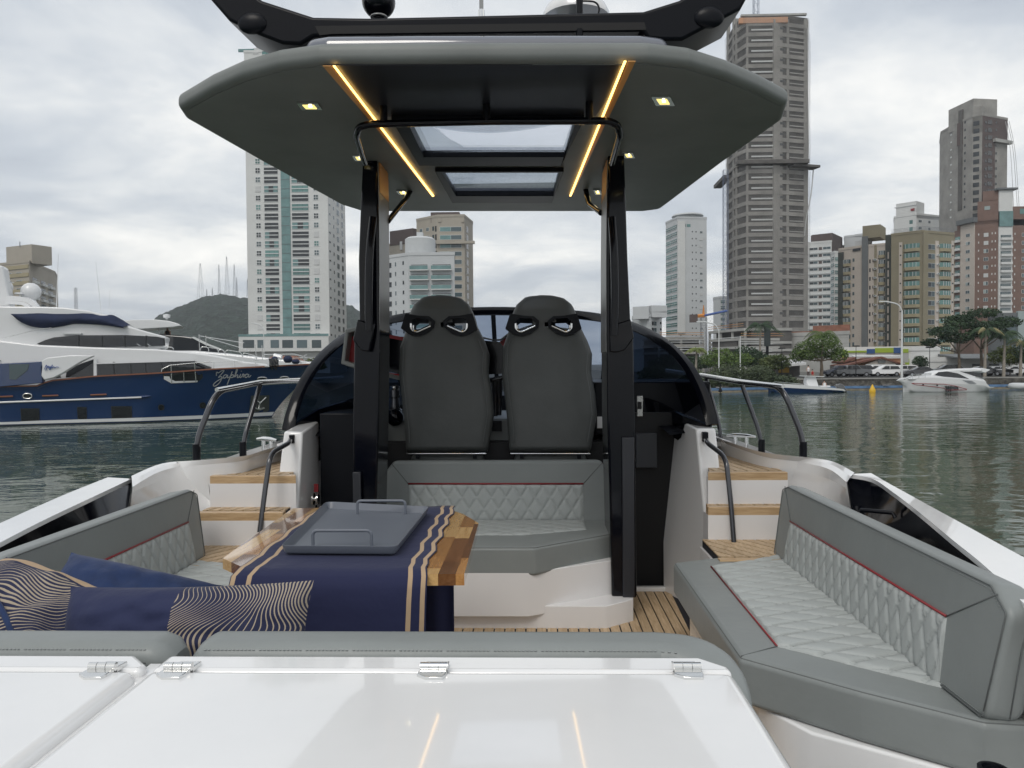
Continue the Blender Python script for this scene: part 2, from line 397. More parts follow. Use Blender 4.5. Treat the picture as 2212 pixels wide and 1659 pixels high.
wood('table_mid', (0.36, 0.16, 0.05), (0.56, 0.29, 0.10), 0.18, 1.0, (16, 1.5, 16), 0.15, 4)
wood('table_dark', (0.15, 0.06, 0.02), (0.27, 0.12, 0.045), 0.18, 1.0, (16, 1.5, 16), 0.15, 4)
# ============================================================ the boat we stand on
XC = -0.215                                   # its centre line
ZF = EYE - 1.36                               # cockpit sole
ZS = EYE - 0.93                               # seat tops
boat = thing('motor_boat', 'white open motor boat with teak sole, grey hardtop on black pillars, seen from its stern', 'boat', (XC, 3.0, 0))
# --- hull shell outside, sheer to water
sheer = [(x, y, z + EYE - 2.70) for x, y, z in [(-2.05, 0.75, 1.90), (-2.13, 2.4, 1.98), (-2.00, 3.8, 2.08), (-1.82, 5.0, 2.17), (-1.45, 7.0, 2.26), (-0.95, 8.8, 2.32), (XC, 10.2, 2.36)]]
mir = lambda p: (2 * XC - p[0], p[1], p[2])
hull = MB(); top = spline(sheer, 5)
for sgn in (0, 1):
    P = [p if not sgn else Vector(mir(p)) for p in top]
    mid = [Vector((XC + (p.x - XC) * 1.0, p.y, p.z - 0.35)) for p in P]; low = [Vector((XC + (p.x - XC) * 0.86, min(p.y, 9.9), 0.35)) for p in P]; keel = [Vector((XC + (p.x - XC) * 0.55, min(p.y, 9.4), -0.3)) for p in P]
    for a_, b_ in ((P, mid), (mid, low), (low, keel)): strip(a_, b_, hull) if sgn else strip(b_, a_, hull)
hull.build('hull', 'gelcoat', boat, smooth=40)
# --- foredeck (seen through the windscreen)
fd = MB(); L_ = [Vector(p) for p in sheer[3:]]; L_[0] = Vector((-1.7, 5.0, EYE - .51))
fd.add([L_[0], L_[1], L_[2], L_[3], mir(L_[2]), mir(L_[1]), mir(L_[0])], [(0, 1, 2, 3, 4, 5, 6)]); fd.build('foredeck', 'gelcoat_satin', boat, solid=0.03)
# --- sole with planks
sole = MB().box((-1.75, 0.9, ZF - 0.06), (1.3, 6.4, ZF - 0.006)).build('cockpit_sole', 'caulk', boat)
planks([(-1.6, 2.2), (0.72, 2.2), (0.80, 4.575), (-1.6, 4.575)], math.pi / 2, 0.054, 0.0075, ZF - 0.006, ZF, 'teak', sole)
# --- transom lids, ledge, hinges
ZL = EYE - 0.60
def lidpoly(x0, x1, y0, y1, ch): return [(x0, y0), (x1, y0), (x1, y1), (x0, y1)]
bulk = MB().box((-2.0, 0.62, 1.2), (0.40, 1.575, ZL - 0.075)).build('transom_bulkhead', 'gelcoat', boat, bevel=0.01)
MB().box((-0.81, 0.60, ZL - .08), (-0.75, 1.575, ZL - .022)).build('lid_gutter', 'gelcoat', boat)
for k, (x0, x1) in enumerate(((-0.772, 0.385), (-2.0, -0.792))):
    ld = MB(); rprism(ld, lidpoly(x0, x1, 0.60, 1.495, 0.0), ZL - 0.07, ZL, rt=0.022, rc=0.012, seg=5, fan=True); ld.build('locker_lid', 'gelcoat', boat, smooth=50, wn=False)
    lg = MB(); rprism(lg, [(x0, 1.499), (x1, 1.499), (x1 - .002, 1.53), (x1 - .05, 1.58), (x0, 1.58)], ZL - 0.07, ZL - 0.004, rt=0.012, rc=0.006); lg.build('hinge_ledge', 'gelcoat', boat, smooth=50)
for o_ in [q for q in bpy.data.objects if q.name.startswith('locker_lid')]:
    for pl_ in o_.data.polygons:
        if pl_.normal.z > .9995: pl_.use_smooth = False
def hinge(c, flip):
    mb = MB(); x, y = c; s = flip; z = ZL + 0.001
    rprism(mb, [(x - .026, y + .006), (x + .026, y + .006), (x + .026 + .004 * s, y + .036), (x - .018 + .006 * s, y + .036)], z - .006, z + 0.004, rt=0.002)
    h = mb.build('hinge', 'steel', boat, smooth=40)
    m2 = MB(); rprism(m2, [(x - .026, y - .006), (x - .026 - .004, y - .03), (x - .012, y - .046), (x + .022, y - .046), (x + .026, y - .03), (x + .026, y - .006)], z - .004, z + 0.005, rt=0.002); m2.build('leaf', 'steel', h, smooth=40)
    for q in range(3):
        m3 = MB(); x0 = x - .027 + q * .0183; m3.tube([(x0, y, z + .007), (x0 + .0172, y, z + .007)], .0085, 10); m3.build('knuckle', 'steel', h, smooth=40)
for px, fl in ((222, 1), (386, 1), (938, 0), (1484, -1)):
    p = H(px, 1446, -0.598); hinge((p.x, p.y), fl)
# --- side lockers / sofa plinths
pl = MB(); rprism(pl, [(0.70, 3.5), (0.70, 2.42), (0.80, 2.24), (1.2, 1.96), (1.32, 1.96), (1.32, 3.6)], ZF, ZS - 0.15, rt=0.01); pl.build('sofa_plinth', 'gelcoat', boat, smooth=40)
pl = MB(); rprism(pl, [(0.42, 0.62), (1.5, 0.62), (1.5, 1.955), (0.86, 2.0), (0.60, 1.7)], ZF - .3, ZF + 0.10, rt=0.01); pl.build('aft_step', 'gelcoat', boat, smooth=40)
pl = MB(); rprism(pl, [(1.335, 1.2), (1.6, 1.2), (1.6, 3.75), (1.335, 3.75)], ZF, EYE - 1.0, rt=0.02); pl.build('side_box', 'charcoal_panel', boat, smooth=40)
pl = MB(); rprism(pl, [(-1.13, 3.5), (-1.13, 2.2), (0.2, 2.2), (0.2, 1.73), (-1.75, 1.73), (-1.75, 3.6)][::-1], ZF, ZS - 0.15, rt=0.0); pl.build('sofa_plinth', 'gelcoat', boat, smooth=40)
pl = MB(); rprism(pl, [(1.30, .9), (1.68, .9), (1.66, 2.24), (1.34, 2.20)], ZF, EYE - .745, rt=.02); pl.build('aft_coaming', 'gelcoat', boat, smooth=40)
# hose fitting / socket at the lower right corner
c = H(2146, 1668, -1.02); MB().lathe([(0.001, -.01), (.036, -.008), (.036, .01), (.026, .012), (.024, 0.004), (.001, .004)], c, 18).build('deck_socket', 'black_satin', boat, smooth=40)
# --- steps either side: riser block, nosing board, planks
def steps(side, rows):
    for k, (poly, zt, wall) in enumerate(rows):
        p = ccw([tuple(q[:2]) for q in poly]); base = MB(); rprism(base, p, ZF - .02 if k < 3 else zt - .3, zt - 0.042, rt=0); o = base.build('step', 'gelcoat_satin', boat)
        b2 = MB(); rprism(b2, inset([Vector(q) for q in p], 0.012), zt - 0.042, zt - 0.006, rt=0); b2.build('tread_bed', 'caulk', o)
        ys = min(q[1] for q in p); bd = clip(p, 0, 1, ys + 0.050)
        nb = MB(); rprism(nb, inset([Vector(q) for q in bd], 0.001), zt - 0.048, zt, rt=0.004); nb.build('nosing', 'teak_across', o)
        rest = [tuple(q) for q in inset([Vector(q) for q in clip(p, 0, -1, -(ys + 0.055))], 0.012)]
        planks(rest, math.pi / 2 + (0.42 if k == 1 else 0.16 if k == 0 else 0.55) * side, 0.058, 0.0095, zt - 0.008, zt, 'teak', o)
Z1, Z2, Z3 = EYE - 0.584, EYE - 0.752, EYE - 0.922
h = lambda px, py, z: tuple(H(px, py, z - EYE)[:2])
a = h(1574, 1018, Z1); b = h(1702, 1020, Z1); c = h(1568, 964, Z1)
top_r = [(a[0] - .12, b[1]), (b[0], b[1]), (c[0] + .05, c[1]), (c[0] - .2, c[1])]
b2_ = h(1702, 1100, Z2); low_r = [(0.9, 4.02), (1.32, 4.02), (1.32, b[1] + .02), (0.9, b[1] + .02)]
steps(1, [(top_r, Z1, 0), (low_r, Z2, 0), ([(0.86, 3.60), (1.28, 3.60), (1.28, 4.04), (0.86, 4.04)], Z3, 0)])
a = h(453, 1028, Z1); c = h(600, 975, Z1); d = h(597, 1025, Z1)
top_l = [(a[0], a[1]), (d[0] + .12, a[1]), (c[0] + .12, c[1]), (c[0] - .06, c[1])]
steps(-1, [(top_l, Z1, 0), ([(-1.76, 3.90), (-1.30, 3.90), (-1.30, a[1] + .02), (-1.76, a[1] + .02)], Z2, 0), ([(-1.72, 3.50), (-1.28, 3.50), (-1.28, 3.92), (-1.72, 3.92)], Z3, 0)])
# --- white coamings, right and left: outer edge, inner edge, foot
def coaming(outer, inner, foot):
    o = spline(outer, 5); i = spline(inner, 5); f = spline(foot, 5); mb = MB()
    oo = [p + Vector((0.03 if p.x > XC else -0.03, 0, -0.03)) for p in o]; lo = [p + Vector((0.05 if p.x > XC else -0.05, 0, -0.4)) for p in o]
    for q, w in ((lo, oo), (oo, o), (o, [(u * .5 + v * .5) + Vector((0, 0, .004)) for u, v in zip(o, i)]), ([(u * .5 + v * .5) + Vector((0, 0, .004)) for u, v in zip(o, i)], i), (i, [u * .85 + v * .15 + (u - v) * 0 for u, v in zip(i, f)]), ([u * .85 + v * .15 for u, v in zip(i, f)], f)): strip(q, w, mb)
    return mb.build('coaming', 'gelcoat', boat, smooth=60)
hz = lambda px, py, z: H(px, py, z)
coaming([hz(1520, 930, -.47), hz(1549, 945, -.48), hz(1602, 964, -.49), hz(1654, 978, -.50), hz(1752, 989, -.505), hz(1802, 998, -.515), hz(1846, 1021, -.53)],
        [hz(1530, 948, -.50), hz(1552, 951, -.505), hz(1600, 969, -.515), hz(1650, 985, -.525), hz(1728, 998, -.535), hz(1790, 1013, -.54), hz(1829, 1042, -.55)],
        [hz(1560, 961, -.585), hz(1605, 979, -.585), hz(1655, 999, -.585), A(1701, 1020, 4.24), A(1701, 1100, 4.2), A(1772, 1150, 3.95), A(1842, 1130, 3.70)])
coaming([hz(630, 950, -.47), hz(605, 962, -.48), hz(565, 974, -.485), hz(527, 985, -.49), hz(430, 994, -.50), hz(351, 1001, -.515), hz(284, 1028, -.54)],
        [hz(622, 957, -.50), hz(600, 965, -.51), hz(560, 977, -.52), hz(520, 988, -.52), hz(440, 998, -.525), hz(350, 1017, -.54), hz(286, 1052, -.56)],
        [hz(600, 973, -.585), hz(570, 984, -.585), hz(520, 1002, -.585), A(453, 1030, 4.12), A(453, 1110, 4.05), A(365, 1150, 3.8), A(278, 1130, 3.55)])
# --- inclined aft bulwarks: white cap over a black inner face
def bulwark(outer, inner, low):
    mb = MB(); o = spline(outer, 4); i = spline(inner, 4); dn = Vector((0, 0, -.05))
    strip([p + dn * 9 for p in o], o, mb); strip(o, i, mb); strip(i, [p + dn * .35 for p in i], mb); mb.build('bulwark_cap', 'gelcoat', boat, smooth=50)
    m2 = MB(); i2 = [p + dn * .36 for p in i]; lo = spline(low, 4); strip(i2, lo, m2); m2.build('bulwark_liner', 'black_gloss', boat, smooth=50)
bulwark([hz(1882, 1022, -.53), hz(1918, 1043, -.54), hz(1960, 1066, -.55), hz(2020, 1099, -.563), hz(2090, 1137, -.58), hz(2212, 1204, -.61), hz(2520, 1365, -.66)],
        [hz(1831, 1024, -.535), hz(1884, 1034, -.54), hz(1930, 1064, -.548), hz(1985, 1106, -.56), hz(2060, 1168, -.58), hz(2140, 1234, -.60), hz(2330, 1420, -.65)],
        [A(1842, 1115, 3.62), A(1870, 1128, 3.5), A(1905, 1145, 3.3), A(1990, 1185, 3.05), A(2050, 1230, 2.85), A(2120, 1290, 2.6), A(2330, 1470, 2.05)])
bulwark([hz(233, 1031, -.55), hz(150, 1064, -.565), hz(60, 1103, -.58), hz(0, 1130, -.59), hz(-200, 1215, -.62)],
        [hz(284, 1034, -.555), hz(225, 1062, -.565), hz(110, 1116, -.58), hz(0, 1172, -.60), hz(-160, 1260, -.64)],
        [A(277, 1095, 3.45), A(230, 1125, 3.3), A(120, 1175, 3.0), A(0, 1235, 2.7), A(-160, 1330, 2.3)])
# dark side shelf with a steel cleat behind the right sofa
sh = MB(); sh.add([A(1845, 1112, 3.58), A(1905, 1118, 3.5), A(2020, 1215, 2.8), A(2120, 1330, 2.4), A(1860, 1180, 2.9)], [(0, 1, 2, 3, 4)]); sh.build('side_shelf', 'charcoal_panel', boat, solid=0.02)
cl = MB(); c = A(1890, 1116, 3.2); cl.tube([c + Vector((-.05, .04, .0)), c + Vector((-.04, .04, .02)), c + Vector((.06, -.02, .02)), c + Vector((.07, -.03, 0))], .009, 8); cl.build('pull_handle', 'black_satin', boat, smooth=60)
# --- white walls flanking the helm
def wall(Tfi, Tri, Tro, Bfi, Bri, Bro):
    out = 0.5 * (Vector(Tfi) + Vector(Tro)); mb = MB()
    Tfo = Vector((Tro[0], Tfi[1], Tfi[2] - .02)); Bfo = Vector((Bro[0], Bfi[1], Bfi[2]))
    mb.hexa([Bri, Bro, Bfo, Bfi], [Tri, Tro, Tfo, Tfi]); return mb
wr = wall(A(1430, 889, 5.0), A(1503, 926, 4.35), A(1546, 926, 4.35), A(1432, 1283, 4.60), A(1543, 1335, 4.13), A(1590, 1335, 4.13)).build('helm_wall', 'gelcoat', boat, bevel=0.012, bseg=3)
wl = MB(); q = [A(654, 934, 4.25), A(613, 932, 4.25), A(689, 910, 4.6)]; r_ = [A(630, 1338, 4.05), A(564, 1338, 4.05), A(691, 1300, 4.35)]
wl.hexa([r_[1], r_[0], r_[2], Vector((r_[1].x, r_[2].y, r_[2].z))], [q[1], q[0], q[2], Vector((q[1].x, q[2].y, q[2].z))]); wl = wl.build('helm_wall', 'gelcoat', boat, bevel=0.012, bseg=3)
ek = MB(); c = A(683, 1078, 4.33)
ek.lathe([(0.001, -.02), (.035, -.02), (.035, -.012), (.012, -.01), (.012, .004), (.03, .006), (.03, .014), (.001, .014)], c, 14, 'X'); ek.build('key_switch', 'steel', wl, smooth=40)
kd = MB().box(A(678, 1063, 4.36), A(688, 1045, 4.37)); kd.build('warning_label', 'piping_red', wl)
MB().tube([c + Vector((.01, -.03, -.03)), c + Vector((.0, -.02, -.09)), c + Vector((.012, 0, -.14))], .006, 6).build('key_cord', 'black_satin', wl, smooth=60)
# handrails on the walls
for pts, br in (((A(1525, 950, 4.30), A(1528, 957, 4.24), A(1562, 983, 4.10), A(1570, 1003, 4.05), A(1580, 1100, 4.0), A(1588, 1210, 3.95)), (1519, 934, 1531, 955)), ((A(627, 950, 4.22), A(624, 957, 4.16), A(590, 976, 4.02), A(582, 994, 3.97), A(571, 1070, 3.93), A(561, 1150, 3.88)), (623, 940, 634, 958))):
    MB().tube(bend(pts, .05), .0135, 10).build('handrail', 'steel_dark', boat, smooth=60)
    p, q = A(br[0], br[1], pts[0].y), A(br[2], br[3], pts[0].y); MB().box((p.x, p.y + .005, q.z), (q.x, p.y + .06, p.z)).build('rail_bracket', 'black_satin', boat, bevel=.004)
# --- cabin bulkhead, black door, left cabinet, console back
MB().box((0.60, 4.70, ZF), (0.90, 4.75, EYE - 0.30)).build('cabin_door', 'black_pit', boat)
MB().box((0.43, 4.58, ZF - .004), (1.0, 4.62, ZF + .022)).build('door_sill', 'gelcoat', boat, bevel=.003)
p, q = A(1373, 1010, 4.66), A(1419, 935, 4.66); MB().box((p.x, 4.64, p.z), (q.x, 4.68, q.z)).build('door_panel', 'charcoal_panel', boat, bevel=.004)
p, q = A(1376, 900, 4.6), A(1389, 855, 4.6); lt = MB().box((p.x, 4.6, p.z), (q.x, 4.62, q.z)).build('latch_plate', 'pewter', boat, bevel=.003)
p, q = A(1378, 884, 4.59), A(1386, 868, 4.59); MB().box((p.x, 4.59, p.z), (q.x, 4.598, q.z)).build('latch_hole', 'black_pit', lt)
MB().box((A(690, 900, 4.45).x, 4.45, ZF), (A(772, 900, 4.45).x, 5.2, A(700, 893, 4.45).z)).build('side_cabinet', 'black_satin', boat, bevel=.008)
MB().box((A(755, 900, 4.86).x, 4.90, ZF), (A(1372, 900, 4.86).x, 5.04, A(800, 957, 4.9).z)).build('console_back', 'black_pit', boat)
MB().box((XC - 1.05, 5.12, ZF), (XC + 0.60, 6.1, A(800, 905, 5.2).z)).build('helm_console', 'dash_grey', boat, bevel=.02)
MB().box((XC - 1.02, 5.08, A(800, 958, 5.1).z), (XC + 0.55, 5.118, A(800, 908, 5.1).z)).build('helm_fascia', 'dash_grey', boat, bevel=.01)
MB().box((XC + .6, 5.0, EYE - .46), (XC + 1.35, 6.0, EYE - .12)).build('companion_hatch', 'black_satin', boat, bevel=.01)
dk = MB().box((A(1290, 897, 4.95).x, 4.95, A(1290, 925, 4.95).z), (A(1330, 897, 4.95).x, 5.3, A(1290, 900, 4.95).z)); dk.build('side_ledge', 'gelcoat', boat)
# instrument cluster hood (grey frame, red inside)
def hood(pts, Y, dep, fr, nm):
    P = [A(x, y, Y) for x, y in pts]; ctr = sum(P, Vector()) / len(P); mb = MB(); out = P; inn = [ctr + (p - ctr) * fr for p in P]
    n = len(P); D = Vector((0, dep, 0)); b = len(mb.v)
    mb.v += [tuple(p) for p in out] + [tuple(p) for p in inn] + [tuple(p + D) for p in out] + [tuple(p + D) for p in inn]
    for j in range(n):
        k = (j + 1) % n; mb.f += [(b + j, b + k, b + n + k, b + n + j), (b + j, b + 2 * n + j, b + 2 * n + k, b + k), (b + n + j, b + n + k, b + 3 * n + k, b + 3 * n + j)]
    return mb.build(nm, 'dash_grey', boat, bevel=.006), ctr
hd, cc = hood([(746, 713), (800, 700), (872, 716), (960, 730), (1045, 728), (1066, 733), (1085, 732), (1105, 716), (1150, 700), (1250, 712), (1275, 760), (1265, 800), (1150, 830), (900, 830), (770, 799), (735, 786)], 5.25, 0.30, 0.93, 'dash_hood')
MB().prism([A(x, y, 5.40) for x, y in [(752, 722), (1040, 735), (1085, 739), (1108, 724), (1245, 720), (1265, 800), (900, 815), (745, 782)]], (0, .05, 0)).build('instrument_panel', 'black_gloss', boat)
hood([(746, 711), (800, 700), (812, 708), (806, 806), (772, 798), (736, 786)], 4.72, 0.26, 0.80, 'dash_wing')
MB().prism([A(x, y, 4.86) for x, y in [(748, 720), (800, 712), (798, 795), (744, 782)]], (0, .04, 0)).build('instrument_panel', 'dash_grey', boat)
MB().prism([A(x, y, 4.83) for x, y in [(752, 728), (790, 724), (788, 790), (749, 781)]], (0, .02, 0)).build('red_trim', 'red_leather', boat)
MB().prism([A(x, y, 5.36) for x, y in [(838, 722), (905, 735), (905, 742), (838, 730)]], (0, .03, 0)).build('red_trim', 'red_leather', boat)
MB().prism([A(x, y, 5.34) for x, y in [(1079, 738), (1100, 726), (1112, 724), (1112, 733), (1098, 738), (1087, 748)]], (0, .03, 0)).build('red_trim', 'red_leather', boat)
MB().prism([A(x, y, 5.36) for x, y in [(838, 806), (905, 812), (905, 818), (838, 812)]], (0, .03, 0)).build('red_trim', 'red_leather', boat)
c = A(853, 892, 5.15); MB().lathe([(.001, .0), (.055, 0), (.05, .02), (.036, .03), (.036, .05), (.03, .10), (.038, .105), (.038, .15), (.03, .165), (.001, .17)], c, 20).build('control_knob', 'steel_dark', boat, smooth=40)
c = A(853, 846, 5.15); MB().lathe([(.001, .0), (.028, 0), (.034, .02), (.034, .035), (.001, .045)], c, 20).build('knob_cap', 'steel', boat, smooth=40)
c = A(853, 902, 5.06); MB().lathe([(.001, -.02), (.03, -.02), (.055, 0), (.055, .01), (.045, .03), (.001, .03)], c, 22, 'Y').build('horn_button', 'black_gloss', boat, smooth=40)
for px, py, r in ((1070, 860, .018), (1078, 858, .02)):
    c = A(px, py, 5.1); MB().tube([c + Vector((0, 0, -.12)), c, c + Vector((0, -.03, .06)), c + Vector((0.0, -.05, .12))], [r * .8, r, r * 1.2, r * 1.3], 8).build('throttle_lever', 'steel_dark', boat, smooth=60)
    MB().tube([c + Vector((-.03, -.05, .12)), c + Vector((.03, -.05, .13))], .016, 8).build('lever_grip', 'black_gloss', boat, smooth=60)
c0, c1 = A(1063, 931, 5.07), A(1084, 908, 5.07)
MB().box((c0.x, 5.05, c0.z), (c1.x, 5.075, c1.z)).build('air_vent', 'black_satin', boat)
# --- windscreen: hoop, base moulding, smoked side panes, front panes
LH = [A(622, 930, 4.42), A(630, 895, 4.46), A(646, 850, 4.54), A(672, 802, 4.68), A(705, 762, 4.88), A(748, 728, 5.12), A(800, 703, 5.36), A(870, 686, 5.6), A(960, 676, 5.78), A(1065, 672, 5.85)]
RH = [A(1538, 918, 4.42), A(1530, 885, 4.46), A(1512, 838, 4.54), A(1484, 790, 4.68), A(1448, 752, 4.88), A(1400, 720, 5.12), A(1345, 698, 5.36), A(1280, 684, 5.6), A(1180, 675, 5.78)]
hoop = spline(LH + RH[::-1], 4)
MB().sweep(hoop, [(-.035, -.006), (.0, -.012), (.035, -.006), (.035, .006), (0, .016), (-.035, .006)], up=(0, -1, .6)).build('windscreen_frame', 'black_gloss', boat, smooth=50)
def foot(p):                                  # where the glass below a hoop point meets the deck
    k = max(0.0, min(1.0, (p.z - (EYE - .40)) / 0.80)); s = -1 if p.x < XC else 1
    return Vector((p.x + 0.02 * s, p.y + 0.10 + 0.9 * k ** 1.2, EYE - .40 + 0.16 * k))
ft = [foot(p) for p in hoop]
n = len(hoop); cut = int(n * 0.36), int(n * 0.64)
for nm, i0, i1, g in (('side_pane', 0, cut[0], 'smoked_glass'), ('front_pane', cut[0], n // 2, 'wind_glass'), ('front_pane', n // 2, cut[1], 'wind_glass'), ('side_pane', cut[1], n - 1, 'smoked_glass')):
    mb = MB(); strip(hoop[i0:i1 + 1], ft[i0:i1 + 1], mb); mb.build(nm, g, boat, smooth=60)
for i in (cut[0], n // 2, cut[1]):
    MB().tube([hoop[i], ft[i]], .02, 6).build('pane_divider', 'black_satin', boat, smooth=60)
low2 = [Vector((p.x, p.y + .05, EYE - .62)) for p in ft]; mb = MB(); strip(ft, low2, mb); mb.build('windscreen_base', 'black_gloss', boat, smooth=60)
ins = [Vector((XC + (p.x - XC) * .80, max(p.y - .16, 4.5), p.z - .03)) for p in ft]; mb = MB(); strip(ins, ft, mb); mb.build('dash_top', 'black_satin', boat, smooth=60)
for s_, pts in ((1, [(1538, 918, 4.42), (1480, 897, 4.55), (1430, 870, 4.9), (1370, 850, 5.1)]), (-1, [(622, 930, 4.42), (655, 905, 4.5), (690, 884, 4.6), (770, 860, 4.95)])):
    P = [A(*p) for p in pts]; Q = [p + Vector((0, .05, -.16)) for p in P]; mb = MB(); strip(P, Q, mb); mb.build('coaming_trim', 'black_gloss', boat, solid=.02)
# --- bow rails
def tb(pts, r, m, nm='bow_rail'): return MB().tube(bend(pts, .10, 6), r, 10).build(nm, m, boat, smooth=60)
rr = tb([A(1735, 988, 4.20), A(1732, 940, 4.2), A(1690, 836, 4.25), A(1600, 826, 4.75), A(1512, 811, 5.6), A(1440, 800, 7.2)], .0165, 'steel_dark')
tb([A(1645, 979, 4.72), A(1641, 935, 4.72), A(1602, 829, 4.80)], .014, 'steel_dark', 'rail_post'); tb([A(1557, 950, 5.3), A(1553, 915, 5.3), A(1525, 815, 5.45)], .014, 'steel_dark', 'rail_post')
tb([A(425, 993, 4.12), A(427, 945, 4.12), A(466, 846, 4.2), A(560, 827, 4.7), A(655, 822, 5.5), A(740, 815, 7.0)], .0165, 'steel_dark')
tb([A(525, 985, 4.55), A(528, 945, 4.55), A(562, 831, 4.70)], .014, 'steel_dark', 'rail_post')
MB().tube([A(1692, 834, 4.235), A(1600, 823.5, 4.74), A(1514, 809, 5.58)], .012, 8).build('rail_cap', 'steel', boat, smooth=60)
MB().tube([A(468, 842, 4.19), A(560, 824.5, 4.69), A(655, 819.5, 5.48)], .012, 8).build('rail_cap', 'steel', boat, smooth=60)
for px, py, Y in ((1735, 988, 4.2), (1645, 979, 4.72), (425, 993, 4.12), (525, 985, 4.55)):
    c = A(px, py, Y); MB().tube([c + Vector((0, 0, -.02)), c + Vector((0, 0, .085))], .021, 10).build('rail_socket', 'black_satin', boat, smooth=60)
for px, py, Y in ((1601, 956, 5.0), (577, 964, 4.75)):
    c = A(px, py + 10, Y); k = MB(); k.tube([c + Vector((-.08, .05, .07)), c + Vector((-.03, .02, .075)), c + Vector((.03, -.02, .075)), c + Vector((.08, -.05, .07))], [.008, .014, .014, .008], 8)
    k.tube([c + Vector((-.03, .02, 0)), c + Vector((-.03, .02, .075))], .012, 8); k.tube([c + Vector((.03, -.02, 0)), c + Vector((.03, -.02, .075))], .012, 8); k.build('mooring_cleat', 'steel', boat, smooth=60)
# --- pillars
def pillar(rear, side_px, Y, dep, base):      # rear: rows (xl, xr, y)
    rings = []
    for xl, xr, y in rear:
        a, b = A(xl, y, Y), A(xr, y, Y); rings.append([a, b, b + Vector((0, dep, 0)), a + Vector((0, dep, 0))])
    mb = MB().loft(rings); return mb.build('hardtop_pillar', 'black_gloss', boat, bevel=0.012, bseg=3)
pL = pillar([(762, 812, 1150), (762, 818, 900), (765, 820, 735), (776, 819, 690), (774, 818, 560), (779, 817, 430), (784, 813, 330)], 0, 4.12, 0.30, 0)
pR = pillar([(1322, 1376, 1292), (1312, 1372, 900), (1311, 1368, 735), (1311, 1362, 690), (1311, 1356, 560), (1312, 1352, 430), (1314, 1348, 320)], 0, 4.10, 0.34, 0)
def face(par, xin, rows, Y0, Y1, m, s, nm):
    mb = MB(); P = []; Q = []
    for px, y in rows:
        a = A(px, y, Y0); P.append(a + Vector((s * .004, .01, 0))); Q.append(Vector((a.x + s * .004, Y1, a.z)))
    strip(P, Q, mb); mb.build(nm, m, par, solid=0.002)
mat('pillar_metal', (0.33, 0.33, 0.32), 0.35, metal=0.7)
face(pL, 0, [(818, 760), (817.5, 560), (816.5, 430), (814, 345)], 4.12, 4.41, 'pillar_metal', 1, 'inner_plate')
face(pR, 0, [(1311, 760), (1311, 560), (1312, 430), (1314, 345)], 4.10, 4.43, 'pillar_metal', -1, 'inner_plate')
face(pL, 0, [(816.8, 415), (815, 345)], 4.14, 4.40, 'amber_trim', 1.8, 'wood_inlay'); face(pR, 0, [(1312, 415), (1314, 345)], 4.12, 4.41, 'amber_trim', -1.8, 'wood_inlay')
# collars, cable trunks on the pillars
for par, pts in ((pL, [(765, 735), (775, 690), (801, 700), (812, 700), (800, 760), (783, 758)]), (pR, [(1316, 760), (1317, 700), (1329, 700), (1361, 690), (1368, 730), (1348, 757), (1330, 762)])):
    MB().prism([A(x, y, 4.09) for x, y in pts], (0, -.03, 0)).build('collar', 'black_gloss', par, bevel=.006)
for par, pts in ((pL, [A(797, 715, 4.06), A(796, 640, 4.06), A(798, 540, 4.07), A(806, 470, 4.10)]), (pR, [A(1326, 725, 4.04), A(1329, 640, 4.04), A(1327, 540, 4.05), A(1322, 470, 4.08)])):
    MB().tube(bend(pts, .2), .022, 10).build('grab_tube', 'black_gloss', par, smooth=60)
for par, x0, x1, y in ((pL, 762, 782, 1020), (pR, 1344, 1371, 945)):
    a, b = A(x0, y, 4.08), A(x1, 1290, 4.08); MB().box((a.x, 4.075, b.z), (b.x, 4.10, a.z)).build('cover_strip', 'charcoal_panel', par, bevel=.004)
# --- hardtop
ZT = EYE + 1.10
g = lambda px, py: tuple(H(px, py, 1.10)[:2])
front = g(1090, 457)[1]; rear = g(1050, 131)[1]
outline = [g(385, 236), g(455, 196), g(520, 168), g(600, 146), g(690, 134)] + [g(900, 132), g(1200, 131)] + [g(1400, 131), g(1490, 141), g(1570, 165), g(1640, 194), g(1702, 226), g(1690, 262), g(1560, 354), g(1450, 436), g(1428, 452), g(1390, 457)] + [g(780, 457), g(735, 443), g(560, 348), g(400, 258)]
from mathutils.geometry import tessellate_polygon
def holed(out_poly, z0, z1, rt, rb, rc, holes, nm, m, par):      # rounded plate with openings right through it
    full = MB(); rprism(full, out_poly, z0, z1, rt=rt, rb=rb, rc=rc, seg=5); full.f = [f for f in full.f if len(f) == 4 and max(f) - min(f) < 9999 and len(set(f)) == 4]
    p = fillet(out_poly, rc) if rc else [Vector(q[:2]) for q in ccw([tuple(q[:2]) for q in out_poly])]; n = len(p); full.f = [f for f in full.f if len(f) == 4]
    lo = full.v[:n]; hi = full.v[-n:]
    for ring, z in ((lo, z0), (hi, z1)):
        loops = [[Vector((v[0], v[1], 0)) for v in ring]] + [[Vector((x, y, 0)) for x, y in hq] for hq in holes]; flat = [v for l in loops for v in l]
        tr = tessellate_polygon(loops); b0 = len(full.v); full.v += [(v.x, v.y, z) for v in flat]; full.f += [tuple(b0 + i for i in t) for t in tr]
    for hq in holes:
        b0 = len(full.v); k = len(hq); full.v += [(x, y, z0) for x, y in hq] + [(x, y, z1) for x, y in hq]
        full.f += [(b0 + j, b0 + (j + 1) % k, b0 + k + (j + 1) % k, b0 + k + j) for j in range(k)]
    return full.build(nm, m, par, smooth=40)
hol = [[tuple(H(x, y, 1.10)[:2]) for x, y in q] for q in ([(880, 252), (1243, 252), (1220, 330), (915, 330)], [(955, 365), (1208, 365), (1195, 416), (985, 416)])]
